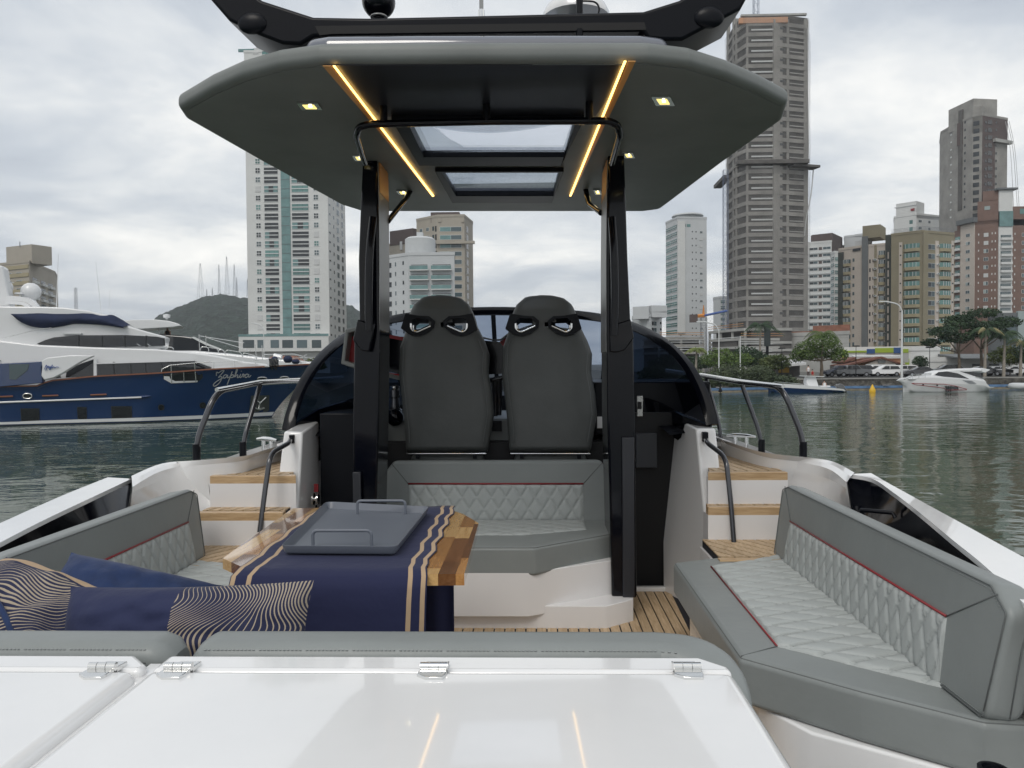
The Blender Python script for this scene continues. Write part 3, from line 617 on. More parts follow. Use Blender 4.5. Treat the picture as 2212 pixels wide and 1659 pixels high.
yA, yB = hol[0][0][1] + .02, hol[1][2][1] + .30; big = [[(hol[0][0][0] - .03, yA), (hol[0][1][0] + .03, yA), (hol[0][1][0] + .03, yB), (hol[0][0][0] - .03, yB)]]
ht = holed(outline, ZT, ZT + .076, .036, .026, .05, big, 'hardtop', 'roof_grey', boat)
lin = inset(fillet(outline, .05), .032); MBL = [tuple(v) for v in lin]
holed(MBL, ZT - .003, ZT + .004, 0, 0, 0, hol, 'roof_lining', 'roof_grey', ht)
EPS = 0.004
def under(pts, nm, m, dz=EPS, th=.003, par=ht):
    P = [H(x, y, 1.10 - dz) for x, y in pts]; mb = MB().prism(P, (0, 0, th)); return mb.build(nm, m, par)
under([(706, 141), (1366, 141), (1287, 250), (1253, 252), (862, 252), (826, 252)], 'centre_panel', 'roof_dark')
# skylights: frame with glass and bright sky above (openings cut by stacking frame + glass proud of the lining)
def skylight(o4, i4):
    P = [H(x, y, 1.10 - .006) for x, y in o4]; Q = [H(x, y, 1.10 - .006) for x, y in i4]; dz = Vector((0, 0, -.022)); mb = MB()
    mb.v += [tuple(p + dz) for p in P] + [tuple(q + dz) for q in Q] + [tuple(p) for p in P] + [tuple(q + Vector((0, 0, .012))) for q in Q]
    for j in range(4):
        k = (j + 1) % 4; mb.f += [(j, k, 4 + k, 4 + j), (j, 8 + j, 8 + k, k), (4 + j, 4 + k, 12 + k, 12 + j)]
    o = mb.build('skylight_frame', 'black_satin', ht, bevel=.004)
    MB().prism([q + Vector((0, 0, .004)) for q in Q], (0, 0, .005)).build('pane', 'clear_glass', o); return P, Q
sk1 = skylight([(845, 248), (1262, 248), (1212, 350), (905, 350)], [(880, 252), (1243, 252), (1220, 330), (915, 330)])
sk2 = skylight([(939, 362), (1218, 362), (1193, 432), (977, 432)], [(955, 365), (1208, 365), (1195, 416), (985, 416)])
# LED strips: cove with their amber glow put into its colour, and line
for cove, line in (([(697, 143), (716, 143), (812, 268), (934, 425), (800, 262)], [(719, 143), (724, 143), (938, 424), (934, 425)]), ([(1352, 133), (1374, 133), (1345, 190), (1232, 425), (1290, 300)], [(1348, 133), (1353, 133), (1234, 424), (1230, 424)])):
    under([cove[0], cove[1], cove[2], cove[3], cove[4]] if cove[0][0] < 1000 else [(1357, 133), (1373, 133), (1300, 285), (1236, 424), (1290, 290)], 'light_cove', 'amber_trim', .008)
    under(line, 'led_strip', 'led_amber', .014)
# downlights
for x0, y0, x1, y1 in ((641, 224, 697, 238), (1407, 210, 1458, 229), (761, 337, 792, 348), (1344, 331, 1372, 342), (856, 413, 886, 421), (1282, 411, 1300, 421)):
    s = (x1 - x0) * .1
    fr = under([(x0, y0), (x1 - s * 2, y0), (x1, y1), (x0 + s * 2, y1)], 'downlight', 'steel', .014, .012)
    w, hh = x1 - x0, y1 - y0
    under([(x0 + w * .22, y0 + hh * .3), (x0 + w * .66, y0 + hh * .3), (x0 + w * .78, y0 + hh * .85), (x0 + w * .36, y0 + hh * .85)], 'lens', 'lamp_warm', .016, .002, fr)
    under([(x0 + w * .45, y0 + hh * .35), (x0 + w * .58, y0 + hh * .35), (x0 + w * .60, y0 + hh * .6), (x0 + w * .47, y0 + hh * .6)], 'bulb', 'lamp_core', .018, .002, fr)
# black bow under the roof with stays
Yb = 3.26
bar = [A(788, 352, Yb + .55), A(769, 292, Yb + .08), A(776, 274, Yb), A(800, 268, Yb), A(1060, 262, Yb), A(1315, 261, Yb), A(1334, 270, Yb), A(1340, 292, Yb + .08), A(1322, 352, Yb + .55)]
MB().tube(bend(bar, .07, 6), .0155, 10).build('roof_bow', 'black_gloss', boat, smooth=60)
for px in (829, 1051, 1273): p = A(px, 264, Yb); MB().tube([p, Vector((p.x, p.y, ZT - .002))], .016, 10).build('bow_stay', 'black_satin', boat, smooth=60)
for pts in ([A(893, 350, 4.9), A(892, 400, 4.9), A(880, 425, 4.8), A(838, 478, 4.4)], [A(1262, 350, 4.9), A(1263, 400, 4.9), A(1272, 440, 4.8), A(1298, 460, 4.4)]):
    MB().tube(bend([Vector((pts[0].x, pts[0].y, ZT))] + pts[1:], .06, 5), .0165, 8).build('roof_brace', 'black_gloss', boat, smooth=60)
# roof top skin and wing
ty = lambda x, y: (x, y)
holed(clip(clip([tuple(v) for v in inset([Vector(q) for q in ccw(outline)], .07)], 1, 0, .52), -1, 0, .86), ZT + .077, ZT + .135, .045, 0, .06, big, 'roof_skin', 'skin_sky_sheen', boat)
Yw = 3.0
wing = [(395, -70), (494, 44), (555, 73), (609, 94), (649, 96), (676, 79), (717, 75), (1388, 66), (1400, 83), (1427, 86), (1474, 86), (1600, 20), (1655, -80), (1560, -60), (1467, 0), (1390, 24), (977, 34), (795, 38), (676, 36), (565, 0), (480, -60)]
def wp(k, Y): return [A(x, y, Y) for x, y in wing]
lower = [A(x, y, Yw) for x, y in wing]; back = [p + Vector((0, .32, .02)) for p in lower]
MB().loft([lower, back]).build('roof_wing', 'wing_black', boat, bevel=.012, bseg=3)
MB().prism([A(x, y, Yw - .004) for x, y in [(680, 56), (1392, 48), (1396, 64), (717, 73), (690, 76)]], (0, .003, 0)).build('wing_shade_strip', 'black_pit', boat)  # thin black panel painting the shade on the lower half of the bar
for px, py in ((545, 51), (1532, 38)):
    c = A(px, py, Yw); MB().ball(c, .058, 18, (1, .35, .72)).build('wing_intake', 'wing_black', boat, smooth=40)  # flattened black ball stands in for the dark oval intake recess
# searchlight, antenna, gooseneck, radar
c = A(818, 4, 3.15); sl_ = MB().ball(c, .068, 24, (1, 1, 1)).build('searchlight', 'black_gloss', boat, smooth=60)
MB().lathe([(.001, 0), (.035, 0), (.03, .05), (.03, .09), (.001, .09)], Vector((c.x, c.y, A(818, 38, 3.15).z)), 16).build('foot', 'pewter', sl_, smooth=40)
c = A(1040, 38, 3.15); an = MB().tube([c, c + Vector((0, 0, .5))], .0085, 8).build('antenna_mast', 'pewter', boat, smooth=60)
MB().lathe([(.001, 0), (.014, 0), (.013, .03), (.001, .03)], c, 12).build('mast_foot', 'steel', an, smooth=40)
c = A(1252, 34, 3.2); MB().tube([c, c + Vector((0, 0, .12))], .014, 8).build('flag_post', 'black_satin', boat, smooth=60)
MB().tube(spline([c + Vector((0, 0, .06)), c + Vector((.06, 0, .055)), c + Vector((.08, 0, .03)), c + Vector((.075, 0, 0))], 5), .004, 6).build('cable', 'black_satin', boat, smooth=60)
c = A(1252, 92, 3.0); MB().tube([c, c + Vector((0, 0, .05))], .013, 8).build('wing_strut', 'black_satin', boat)
rd = A(1244, 42, 3.5); MB().lathe([(.001, 0), (.15, .0), (.15, .02), (.135, .05), (.08, .065), (.001, .068)], rd, 28).build('radar_dome', 'gelcoat', boat, smooth=40)
MB().lathe([(.001, -.1), (.03, -.1), (.03, 0), (.001, 0)], rd, 12).build('radar_foot', 'black_satin', boat)
# --- bench base on the sole
bb = [(A(823, 1250, 4.15).x - .12, 4.6), (-1.0, 4.15), (-0.86, 4.05), (A(1180, 1250, 4.05).x + .06, 4.05), (A(1334, 1250, 4.35).x, 4.30), (A(1334, 1250, 4.35).x, 4.7), (-1.0, 4.7)]
mb = MB(); xr1 = A(1155, 1333, 4.0).x; xr2 = A(1334, 1300, 4.3).x
rprism(mb, [(-0.95, 3.89), (xr1 - .03, 3.89), (xr2 - .02, 4.15), (xr2 - .02, 4.7), (-0.95, 4.7)], ZF + .075, ZS - .13, rt=.005); mb.build('bench_base', 'gelcoat_satin', boat, smooth=40)
mb = MB(); rprism(mb, [(-0.95, 3.935), (A(1310, 1360, 3.93).x, 3.935), (A(1368, 1345, 4.05).x, 4.05), (A(1376, 1300, 4.3).x, 4.47), (A(1376, 1300, 4.3).x, 4.7), (-0.95, 4.7)], ZF - .004, ZF + .115, rt=.005); mb.build('bench_plinth', 'gelcoat_satin', boat, smooth=40)
for px, py in ((1640, 1023 + 13), (1660, 1127), (600, 1040)):
    pass
# ============================================================ upholstery
def quilt(name, poly, frame, a, b, parent, hgt=0.008, step=0.006, base=0.0, m='vinyl_light', swap=False):
    """diamond quilting: convex polygon (x, y) in a frame; every column spans the polygon exactly"""
    poly = ccw([tuple(q[:2]) for q in poly]); x0, x1 = min(p[0] for p in poly), max(p[0] for p in poly); nx = max(2, int((x1 - x0) / step))
    ymin, ymax = min(p[1] for p in poly), max(p[1] for p in poly); ny = max(2, int((ymax - ymin) / step)); mb = MB()
    def span(x):
        ys = []
        for i in range(len(poly)):
            p, q = poly[i], poly[(i + 1) % len(poly)]
            if min(p[0], q[0]) - 1e-9 <= x <= max(p[0], q[0]) + 1e-9 and abs(p[0] - q[0]) > 1e-9: ys.append(p[1] + (q[1] - p[1]) * (x - p[0]) / (q[0] - p[0]))
        return (min(ys), max(ys)) if ys else (poly[0][1], poly[0][1])
    for i in range(nx + 1):
        x = x0 + (x1 - x0) * min(max(i / nx, 1e-5), 1 - 1e-5); lo, hi = span(x)
        for j in range(ny + 1):
            y = lo + (hi - lo) * j / ny; X, Y = (y, x) if swap else (x, y)
            p, q = X / a + Y / b, X / a - Y / b
            tp_, tq = abs((p % 1) - .5) * 2, abs((q % 1) - .5) * 2; mm = max(tp_, tq)
            puff = 1 - mm ** 4 * 0.75
            if mm > .80: puff -= 0.70 * (1 - abs(mm - .89) / .07) if abs(mm - .89) < .07 else 0
            if mm > .955: puff += .12
            ed = min(x - x0, x1 - x, y - lo, hi - y); e = min(1, ed / .02); e = math.sqrt(max(e, 0))
            z = base + hgt * (puff * 1.0) * (0.25 + .75 * e) + 0.006 * e
            mb.v.append(tuple(frame(x, y, z)))
    for i in range(nx):
        for j in range(ny):
            k = i * (ny + 1) + j; mb.f.append((k, k + ny + 1, k + ny + 2, k + 1))
    return mb.build(name, m, parent, smooth=180)
def seam(pts, parent, r=.0022, m='seam', nm='seam'): return MB().tube(pts, r, 5).build(nm, m, parent, smooth=180)
def stitches(pts, parent, d=.009, ln=.0055, r=.0011, off=(0, 0, 0)):
    pts = [Vector(p) + Vector(off) for p in pts]; mb = MB()
    for i in range(len(pts) - 1):
        L = (pts[i + 1] - pts[i]).length; u = (pts[i + 1] - pts[i]).normalized(); k = int(L / d)
        for j in range(k): p = pts[i] + u * (j * d); mb.tube([p, p + u * ln], r, 3)
    o = mb.build('stitching', 'stitch', parent, smooth=180); 
    if o: o['kind'] = 'stuff'
    return o
def plane_hit(px, py, P0, n):
    d = ray(px, py); o = Vector((0, 0, EYE)); t = (Vector(P0) - o).dot(n) / d.dot(n); return o + d * t
def recline(P0, along, up, nrm):
    P0, along, up, nrm = Vector(P0), Vector(along).normalized(), Vector(up).normalized(), Vector(nrm).normalized()
    fr = lambda x, y, z: P0 + along * x + up * y + nrm * z
    def inv(px, py): p = plane_hit(px, py, P0, nrm) - P0; return (p.dot(along), p.dot(up))
    return fr, inv
def seatflat(z): return lambda x, y, w: Vector((x, y, z + w))
# ---------------- right sofa
sr = thing('cockpit_sofa', 'grey quilted sofa along the right side, low backrest against the black bulwark', 'sofa', (1.0, 2.9, ZS - .15))
poly = [h(1454, 1214, ZS), h(1596, 1419, ZS), h(1860, 1493, ZS), h(2128, 1560, ZS), (1.275, 1.975), (1.275, 3.80), (1.15, 3.86), h(1600, 1197, ZS)]
mb = MB(); rprism(mb, poly, ZS - .15, ZS, rt=.022, rb=.02, rc=.03, seg=4); cu = mb.build('seat_cushion', 'vinyl_dark', sr, smooth=60)
ring = inset(fillet(poly, .03), .008); seam([(v.x, v.y, ZS - .006) for v in ring] + [(ring[0].x, ring[0].y, ZS - .006)], cu)
ins_ = [h(1536, 1225, ZS), h(1678, 1397, ZS), h(2035, 1487, ZS), (1.20, 2.2), (1.18, 3.72), h(1625, 1212, ZS)]
quilt('quilted_insert', ins_, seatflat(ZS - .002), .235, .098, sr, step=.0046, hgt=.010)
a_, b_ = h(1536, 1225, ZS), h(1678, 1397, ZS); seam([(a_[0], a_[1], ZS + .003), (b_[0], b_[1], ZS + .003)], sr, .0035, 'piping_red', 'piping')
P0 = Vector((1.15, 0, ZS - .005)); t_ = .17
fr, inv = recline(P0, (0, 1, 0), (math.sin(t_), 0, math.cos(t_)), (-math.cos(t_), 0, math.sin(t_)))
bp_ = [(1.99, 0.0), (3.74, 0.0), (3.78, .33), (3.70, .355), (2.06, .355), (1.97, .30)]
mb = MB(); rprism(mb, bp_, -.112, 0, rt=.02, rb=.045, rc=.03, seg=5, frame=fr); bk = mb.build('backrest', 'vinyl_dark', sr, smooth=60)
rg = inset(fillet(bp_, .03), .012); seam([fr(v.x, v.y, .0005) for v in rg] + [fr(rg[0].x, rg[0].y, .0005)], bk)
stitches([fr(v.x, v.y, .001) for v in inset(rg, .008)], bk)
q4 = [inv(1708, 1126), inv(2046, 1331), inv(2029, 1484), inv(1694, 1213)]; q4 = [(q4[0][0], q4[0][1]), (q4[1][0], q4[1][1]), (q4[2][0], .0), (q4[3][0], .0)]
quilt('quilted_insert', q4, fr, .078, .15, bk, base=-.002, step=.006)
seam([fr(*q4[0], .004), fr(*q4[1], .004)], bk, .0042, 'piping_red', 'piping')
seam([fr(q4[1][0], q4[1][1], .001), fr(2.03, .33, .001)], bk); seam([fr(q4[0][0], q4[0][1], .001), fr(3.74, .34, .001)], bk)
seam([fr(1.972, .03, -.05), fr(1.975, .30, -.05), fr(2.065, .352, -.05), fr(3.70, .352, -.05)], bk)
c_ = h(1596, 1419, ZS); seam([(c_[0] + .01, c_[1] + .01, ZS - .001), (b_[0], b_[1], ZS + .001)], cu)
# ---------------- left sofa (backrest, short corner piece, seat)
sl2 = thing('cockpit_sofa', 'grey quilted sofa on the left side with navy cushions piled at its near end', 'sofa', (-1.4, 2.8, ZS - .15))
poly = [(-1.06, 3.45), (-1.25, 3.62), (-1.70, 3.80), (-1.78, 1.76), (0.15, 1.76), (0.15, 2.16), (-.96, 2.22), (-1.06, 2.4)]
mb = MB(); rprism(mb, poly, ZS - .15, ZS, rt=.022, rb=.02, rc=.03); cu = mb.build('seat_cushion', 'vinyl_dark', sl2, smooth=60)
xl = [inv_ for inv_ in ()]
ins_ = [(-1.16, 3.38), (-1.28, 3.50), (-1.60, 3.60), (-1.62, 2.2), (-1.16, 2.2)]
quilt('quilted_insert', ins_, seatflat(ZS - .002), .235, .098, sl2, step=.0052, hgt=.010)
P0 = Vector((-1.615, 0, ZS - .005))
fr, inv = recline(P0, (0, 1, 0), (-math.sin(t_), 0, math.cos(t_)), (math.cos(t_), 0, math.sin(t_)))
bp_ = [(2.32, 0), (3.70, 0), (3.74, .32), (3.67, .35), (2.33, .35)]
mb = MB(); rprism(mb, bp_, -.14, 0, rt=.02, rb=.045, rc=.03, seg=5, frame=fr); bk = mb.build('backrest', 'vinyl_dark', sl2, smooth=60)
rg = inset(fillet(bp_, .03), .012); seam([fr(v.x, v.y, .0005) for v in rg], bk)
q4 = [inv(222, 1213), inv(405, 1128)]; q4 = [(2.42, q4[1][1]), (q4[1][0], q4[1][1]), (q4[1][0] + .01, 0), (2.40, 0)]
quilt('quilted_insert', q4, fr, .078, .15, bk, base=-.002)
seam([fr(*q4[0], .004), fr(*q4[1], .004)], bk, .0042, 'piping_red', 'piping')
seam([fr(q4[1][0], q4[1][1], .001), fr(3.70, .335, .001)], bk)
seam([fr(2.34, .345, -.05), fr(3.67, .345, -.05)], bk)
bp2 = [(1.76, 0), (2.305, 0), (2.305, .33), (1.76, .33)]
mb = MB(); rprism(mb, bp2, -.14, .0, rt=.03, rb=.045, rc=.03, seg=5, frame=fr); mb.build('corner_backrest', 'vinyl_dark', sl2, smooth=60)
# ---------------- aft backrest roll in two lengths
ab = thing('aft_backrest', 'long low grey backrest roll running behind the white locker lids', 'backrest', (-.3, 1.65, EYE - .75))
def rrect(w, hh, r, n=4):
    out = []
    for cx_, cy_, a0 in ((w / 2 - r, hh / 2 - r, 0), (-w / 2 + r, hh / 2 - r, 90), (-w / 2 + r, -hh / 2 + r, 180), (w / 2 - r, -hh / 2 + r, 270)):
        for k in range(n + 1): a = R(a0 + 90 * k / n); out.append((cx_ + r * math.cos(a), cy_ + r * math.sin(a)))
    return out
sec = rrect(.125, .20, .042)
zc_ = EYE - .590 - .10
def roll(path, name='backrest_roll'):
    mb = MB(); pts = [Vector(p) for p in path]; up = Vector((0, 0, 1)); rings = []; n = len(pts); L = [0]
    for i in range(1, n): L.append(L[-1] + (pts[i] - pts[i - 1]).length)
    for i, p in enumerate(pts):
        t = (pts[min(i + 1, n - 1)] - pts[max(i - 1, 0)]).normalized(); s_ = t.cross(up).normalized(); e = min(L[i], L[-1] - L[i]); k = 1 - .34 * (1 - min(1, e / .04)) ** 2
        rings.append([p + s_ * a * k + up * b * k for a, b in sec])
    mb.loft(rings); return mb.build(name, 'vinyl_dark', ab, smooth=60), pts
pa = [( -.745 + .018 * i if i < 3 else -.69 + (i - 3) * .1, 1.655, zc_) for i in range(12)] + [tuple(p) for p in spline([(.26, 1.655, zc_), (.325, 1.640, zc_ - .003), (.360, 1.60, zc_ - .015), (.365, 1.53, zc_ - .045), (.345, 1.45, zc_ - .12)], 5)]
r1, pp = roll(pa)
pb = [(-2.1, 1.655, zc_)] + [(-1.9 + i * .1, 1.655, zc_) for i in range(11)] + [(-.83, 1.655, zc_), (-.80, 1.655, zc_), (-.782, 1.655, zc_)]
r2, _ = roll(pb)
def offp(pts, side, up): 
    out = []; n = len(pts)
    for i, p in enumerate(pts):
        t = (Vector(pts[min(i + 1, n - 1)]) - Vector(pts[max(i - 1, 0)])).normalized(); s_ = t.cross(Vector((0, 0, 1))).normalized(); out.append(Vector(p) + s_ * side + Vector((0, 0, up)))
    return out
for r_, pt in ((r1, pp[2:-3]), (r2, [Vector(p) for p in pb[1:-2]])):
    seam(offp(pt, .0605, .062), r_, .0022); stitches(offp(pt, .052, .0875), r_, .0085, .0055, .0012); 
# ---------------- centre bench
bn = thing('centre_bench', 'grey two-seat bench with diamond-quilted back between the black pillars', 'bench', (XC, 4.3, ZS - .13))
xl_, xr_ = A(823, 1180, 4.1).x - .02, A(1338, 1180, 4.25).x
k1 = h(1165, 1182, ZS)
poly = [(xl_ - .02, k1[1]), (h(1155, 1185, ZS)[0], k1[1]), (h(1328, 1150, ZS)[0], 4.22), (h(1328, 1150, ZS)[0] + .012, 4.66), (xl_ - .02, 4.66)]
mb = MB(); rprism(mb, poly, ZS - .15, ZS, rt=.02, rb=.02, rc=.04); cu = mb.build('seat_cushion', 'vinyl_dark', bn, smooth=60)
ring = inset(fillet(poly, .04), .006); seam([(v.x, v.y, ZS - .005) for v in ring], cu)
qx1 = h(1270, 1150, ZS)[0]
quilt('quilted_insert', [(-.90, 4.06 + .1), (h(1130, 1160, ZS)[0], 4.16), (qx1, 4.30), (qx1, 4.55), (-.90, 4.55)], seatflat(ZS - .003), .16, .10, bn, step=.007)
fr, inv = recline((0, 4.56, ZS - .005), (1, 0, 0), (0, .10, 1), (0, -1, .10))
bt = [inv(823, 1130), inv(823, 1030), inv(850, 993), inv(1300, 990), inv(1315, 1030), inv(1316, 1130)]
bt = [(bt[0][0], -.02), (bt[0][0], bt[1][1]), (bt[2][0], bt[2][1] - .006), (bt[3][0], bt[2][1] - .006), (bt[5][0] - .005, bt[4][1]), (bt[5][0] - .005, -.02)]
mb = MB(); rprism(mb, bt, -.12, .0, rt=.022, rb=.03, rc=.045, seg=5, frame=fr); bk = mb.build('backrest', 'vinyl_dark', bn, smooth=60)
q4 = [inv(882, 1045), inv(1260, 1045)]; q4 = [(q4[0][0], q4[0][1]), (q4[1][0], q4[1][1]), (q4[1][0], 0), (q4[0][0], 0)]
quilt('quilted_insert', q4, fr, .088, .138, bk, base=-.002, step=.0055)
seam([fr(*q4[0], .005), fr(*q4[1], .005)], bk, .0055, 'piping_red', 'piping')
seam([fr(q4[0][0], q4[0][1], .001), fr(bt[2][0] - .01, bt[2][1] - .02, .0)], bk); seam([fr(q4[1][0], q4[1][1], .001), fr(bt[3][0] + .0, bt[3][1] - .02, .0)], bk)
# ---------------- helm seats
def helm_seat(x0, label):
    Y = 4.78; t = thing('helm_seat', label, 'seat', (A(x0 + 103, 978, Y).x, Y + .2, ZF), 'pair of helm seats'); k = (A(1100, 800, Y) - A(1000, 800, Y)).length / 100
    pts = [(12, 347), (0, 250), (-10, 180), (-8, 120), (5, 62), (8, 50), (14, 22), (28, 2), (52, -1), (98, -2), (125, 0), (145, 12), (158, 35), (165, 60), (180, 85), (192, 130), (190, 180), (198, 230), (204, 250), (200, 290), (186, 347)]
    pts = [(8, 345), (6, 290), (-2, 220), (-8, 170), (-6, 115), (6, 80), (12, 48), (24, 20), (44, 2), (72, -1), (104, -1), (128, 5), (146, 20), (158, 46), (163, 66), (180, 100), (190, 128), (188, 170), (196, 215), (200, 260), (186, 345)]
    fr, inv = recline((0, Y, A(x0, 978, Y).z), (1, 0, 0), (0, .10, 1), (0, -1, .10))
    P = [inv(x0 + x, 634 + y) for x, y in pts]; k_ = 10; Lf = P[:k_][::1]; Rt = P[k_ - 1:][::-1]; ya = max(P[0][1], P[-1][1]) * 0 + P[0][1]; yb = max(q[1] for q in P)
    def at_y(side, y):
        for i in range(len(side) - 1):
            (xa, y0), (xb, y1) = side[i], side[i + 1]
            if min(y0, y1) <= y <= max(y0, y1): return xa + (xb - xa) * ((y - y0) / (y1 - y0) if abs(y1 - y0) > 1e-6 else 0)
        return side[-1][0]
    rings = []; NR = 92; NS = 72
    for i in range(NR + 1):
        v = i / NR; v = v if v < .9 else .9 + .1 * (1 - (1 - (v - .9) / .1) ** 1.8); y = ya + (yb - ya) * min(v, .9995); xa, xb = at_y(Lf, y), at_y(Rt, y); w = max((xb - xa) / 2, .02); cx_ = (xa + xb) / 2
        e = min(1, max(v, .0) / .03) ** .5 if v < .03 else 1; tp_ = min(1, (1 - v) / .10) ** .5 if v > .9 else 1; d = .085 * max(.25, e) * max(.15, tp_); w2 = w * (.975 + .025 * e)
        lum = .012 * math.sin(v * 5.2 + .4) ; ring = []
        for k2 in range(NS):
            a = 2 * math.pi * k2 / NS; ca, sa = math.cos(a), math.sin(a)
            ring.append(fr(cx_ + w2 * math.copysign(abs(ca) ** .45, ca), y, -.085 + lum + d * math.copysign(abs(sa) ** .5, sa) + (.012 * (1 - ca * ca) if sa > 0 else 0)))
        rings.append(ring)
    mb = MB(); mb.loft(rings); HO = [(22, 78), (24, 60), (32, 54), (57, 55), (67, 63), (66, 72), (34, 86)]
    holes = [[inv(x0 + (x if s > 0 else 166 - x), 634 + y) for x, y in HO] for s in (1, -1)]
    big_ = [[tuple(v) for v in inset([Vector(q) for q in ccw(hh)], -.004)] for hh in holes]
    def inside(pt, poly):
        c_ = False
        for i in range(len(poly)):
            (ax, ay), (bx, by) = poly[i], poly[i - 1]
            if (ay > pt[1]) != (by > pt[1]) and pt[0] < (bx - ax) * (pt[1] - ay) / (by - ay) + ax: c_ = not c_
        return c_
    o0 = fr(0, 0, 0); ex_, ey_ = fr(1, 0, 0) - o0, fr(0, 1, 0) - o0; keep = []
    for f_ in mb.f:
        if len(f_) == 4:
            cc_ = sum((Vector(mb.v[i]) for i in f_), Vector()) / 4 - o0
            if any(inside((cc_.dot(ex_), cc_.dot(ey_)), b_) for b_ in big_): continue
        keep.append(f_)
    mb.f = keep; sh_ = mb.build('seat_shell', 'vinyl_helm', t, smooth=70, flat_normals=False, wn=False)
    for sd_, q0, q1 in ((0, 6, 66), (1, 6, 66)):
        seam([fr((at_y(Lf, ya + (yb - ya) * i / NR) + .035) if not sd_ else (at_y(Rt, ya + (yb - ya) * i / NR) - .035), ya + (yb - ya) * i / NR, .004 + .012 * math.sin(i / NR * 5.2 + .4)) for i in range(q0, q1)], sh_, .0016)
    # black shoulder panel wraps with two openings rimmed in polished metal
    for s, cx0 in ((1, 0), (-1, 160)):
        f = lambda x, y: inv(x0 + (x if s > 0 else 166 - x), 634 + y)
        hq = holes[0 if s > 0 else 1]; poly = [f(11, 44), f(40, 49), f(62, 50), f(74, 60), f(72, 74), f(54, 88), (f(36, 93)), f(17, 88), f(1, 76)]
        mb = MB(); n1_, n2_ = len(poly), len(hq); tri = tessellate_polygon([[Vector((*q, 0)) for q in poly], [Vector((*q, 0)) for q in hq]]); flat = poly + hq
        mb.v = [tuple(fr(x, y, .020)) for x, y in flat] + [tuple(fr(x, y, -.03)) for x, y in poly] + [tuple(fr(x, y, -.19)) for x, y in hq]; mb.f = [tuple(q) for q in tri]
        mb.f += [(i, (i + 1) % n1_, n1_ + n2_ + (i + 1) % n1_, n1_ + n2_ + i) for i in range(n1_)] + [(n1_ + i, n1_ + (i + 1) % n2_, 2 * n1_ + n2_ + (i + 1) % n2_, 2 * n1_ + n2_ + i) for i in range(n2_)]
        sp = mb.build('shoulder_panel', 'black_satin', t)
        e = [f(23, 66), f(23, 79), f(34, 85), f(65, 71)]; MB().tube(bend([fr(*q, .021) for q in e], .02), .0075, 8).build('opening_rim', 'steel', sp, smooth=60); e = [f(25, 68), f(25, 77), f(34, 82), f(63, 69)]; MB().tube(bend([fr(*q, -.02) for q in e], .02), .010, 8).build('opening_rim', 'steel', sp, smooth=60)
    a, b = A(x0 + 12, 980, Y), A(x0 + 184, 980, Y); MB().tube([a, b], .006, 8).build('tilt_bar', 'steel', t, smooth=60)
    for q in (.14, .86): p = a + (b - a) * q; MB().box((p.x - .012, Y - .005, p.z - .03), (p.x + .012, Y + .02, p.z - .004)).build('seat_bracket', 'black_satin', t)
    MB().box((a.x + .02, Y + .02, a.z - .12), (b.x - .02, Y + .42, a.z - .01)).build('seat_pan', 'vinyl_helm', t, bevel=.03)
    MB().tube([(t.location.x, Y + .2, ZF), (t.location.x, Y + .2, a.z - .1)], .06, 14).build('pedestal', 'black_gloss', t, smooth=60)
helm_seat(866, 'charcoal helm seat with black shoulder cut-outs, the one nearer the left pillar')
helm_seat(1091, 'charcoal helm seat with black shoulder cut-outs, the one nearer the right pillar')
# ============================================================ table, runner, tray
ZTB = EYE - 0.62
tb_ = thing('cockpit_table', 'varnished butcher-block table with cut corners under a navy runner', 'table', (-.6, 2.9, ZF))
tp4 = lambda px, py: tuple(H(px, py, -.62)[:2])
L0, L1, L2 = tp4(480, 1205), tp4(555, 1245), tp4(632, 1098)
out = [tp4(481, 1206), (tp4(560, 1246)[0], tp4(560, 1243)[1]), tp4(1003, 1240), tp4(1034, 1130), tp4(1000, 1110), tp4(978, 1103), tp4(690, 1097), tp4(632, 1098)]
out = ccw(out)
xs = [p[0] for p in out]; ys = [p[1] for p in out]; th = .034; topo = MB()
rprism(topo, inset([Vector(q) for q in out], .004), ZTB - th + .002, ZTB - .004, rt=0); tbo = topo.build('table_core', 'table_mid', tb_)
row = 0; y = min(ys) - .01; x = min(xs) - .01
strips_ = []
while x < max(xs):
    w = .052; col = clip(clip(out, 1, 0, x + w), -1, 0, -x); x += w
    if len(col) < 3: continue
    y0 = min(p[1] for p in col) - random.random() * .25; ymax = max(p[1] for p in col)
    while y0 < ymax:
        y1 = y0 + random.uniform(.12, .34); q = clip(clip(col, 0, 1, y1), 0, -1, -y0); y0 = y1
        if len(q) < 3 or abs(area2(q)) < 1e-4: continue
        q = inset([Vector(v) for v in ccw(q)], .0002)
        MB().loft([[(v.x, v.y, ZTB - th) for v in q], [(v.x, v.y, ZTB) for v in q]]).build('stave', random.choice(['table_pale', 'table_pale', 'table_mid', 'table_mid', 'table_dark']), tbo)
MB().tube([(-.6, 2.9, ZF), (-.6, 2.9, ZTB - th)], .05, 16).build('table_leg', 'steel', tb_, smooth=60)
MB().lathe([(.001, 0), (.16, 0), (.15, .012), (.05, .02), (.001, .02)], (-.6, 2.9, ZF), 24).build('base_plate', 'steel', tb_, smooth=40)
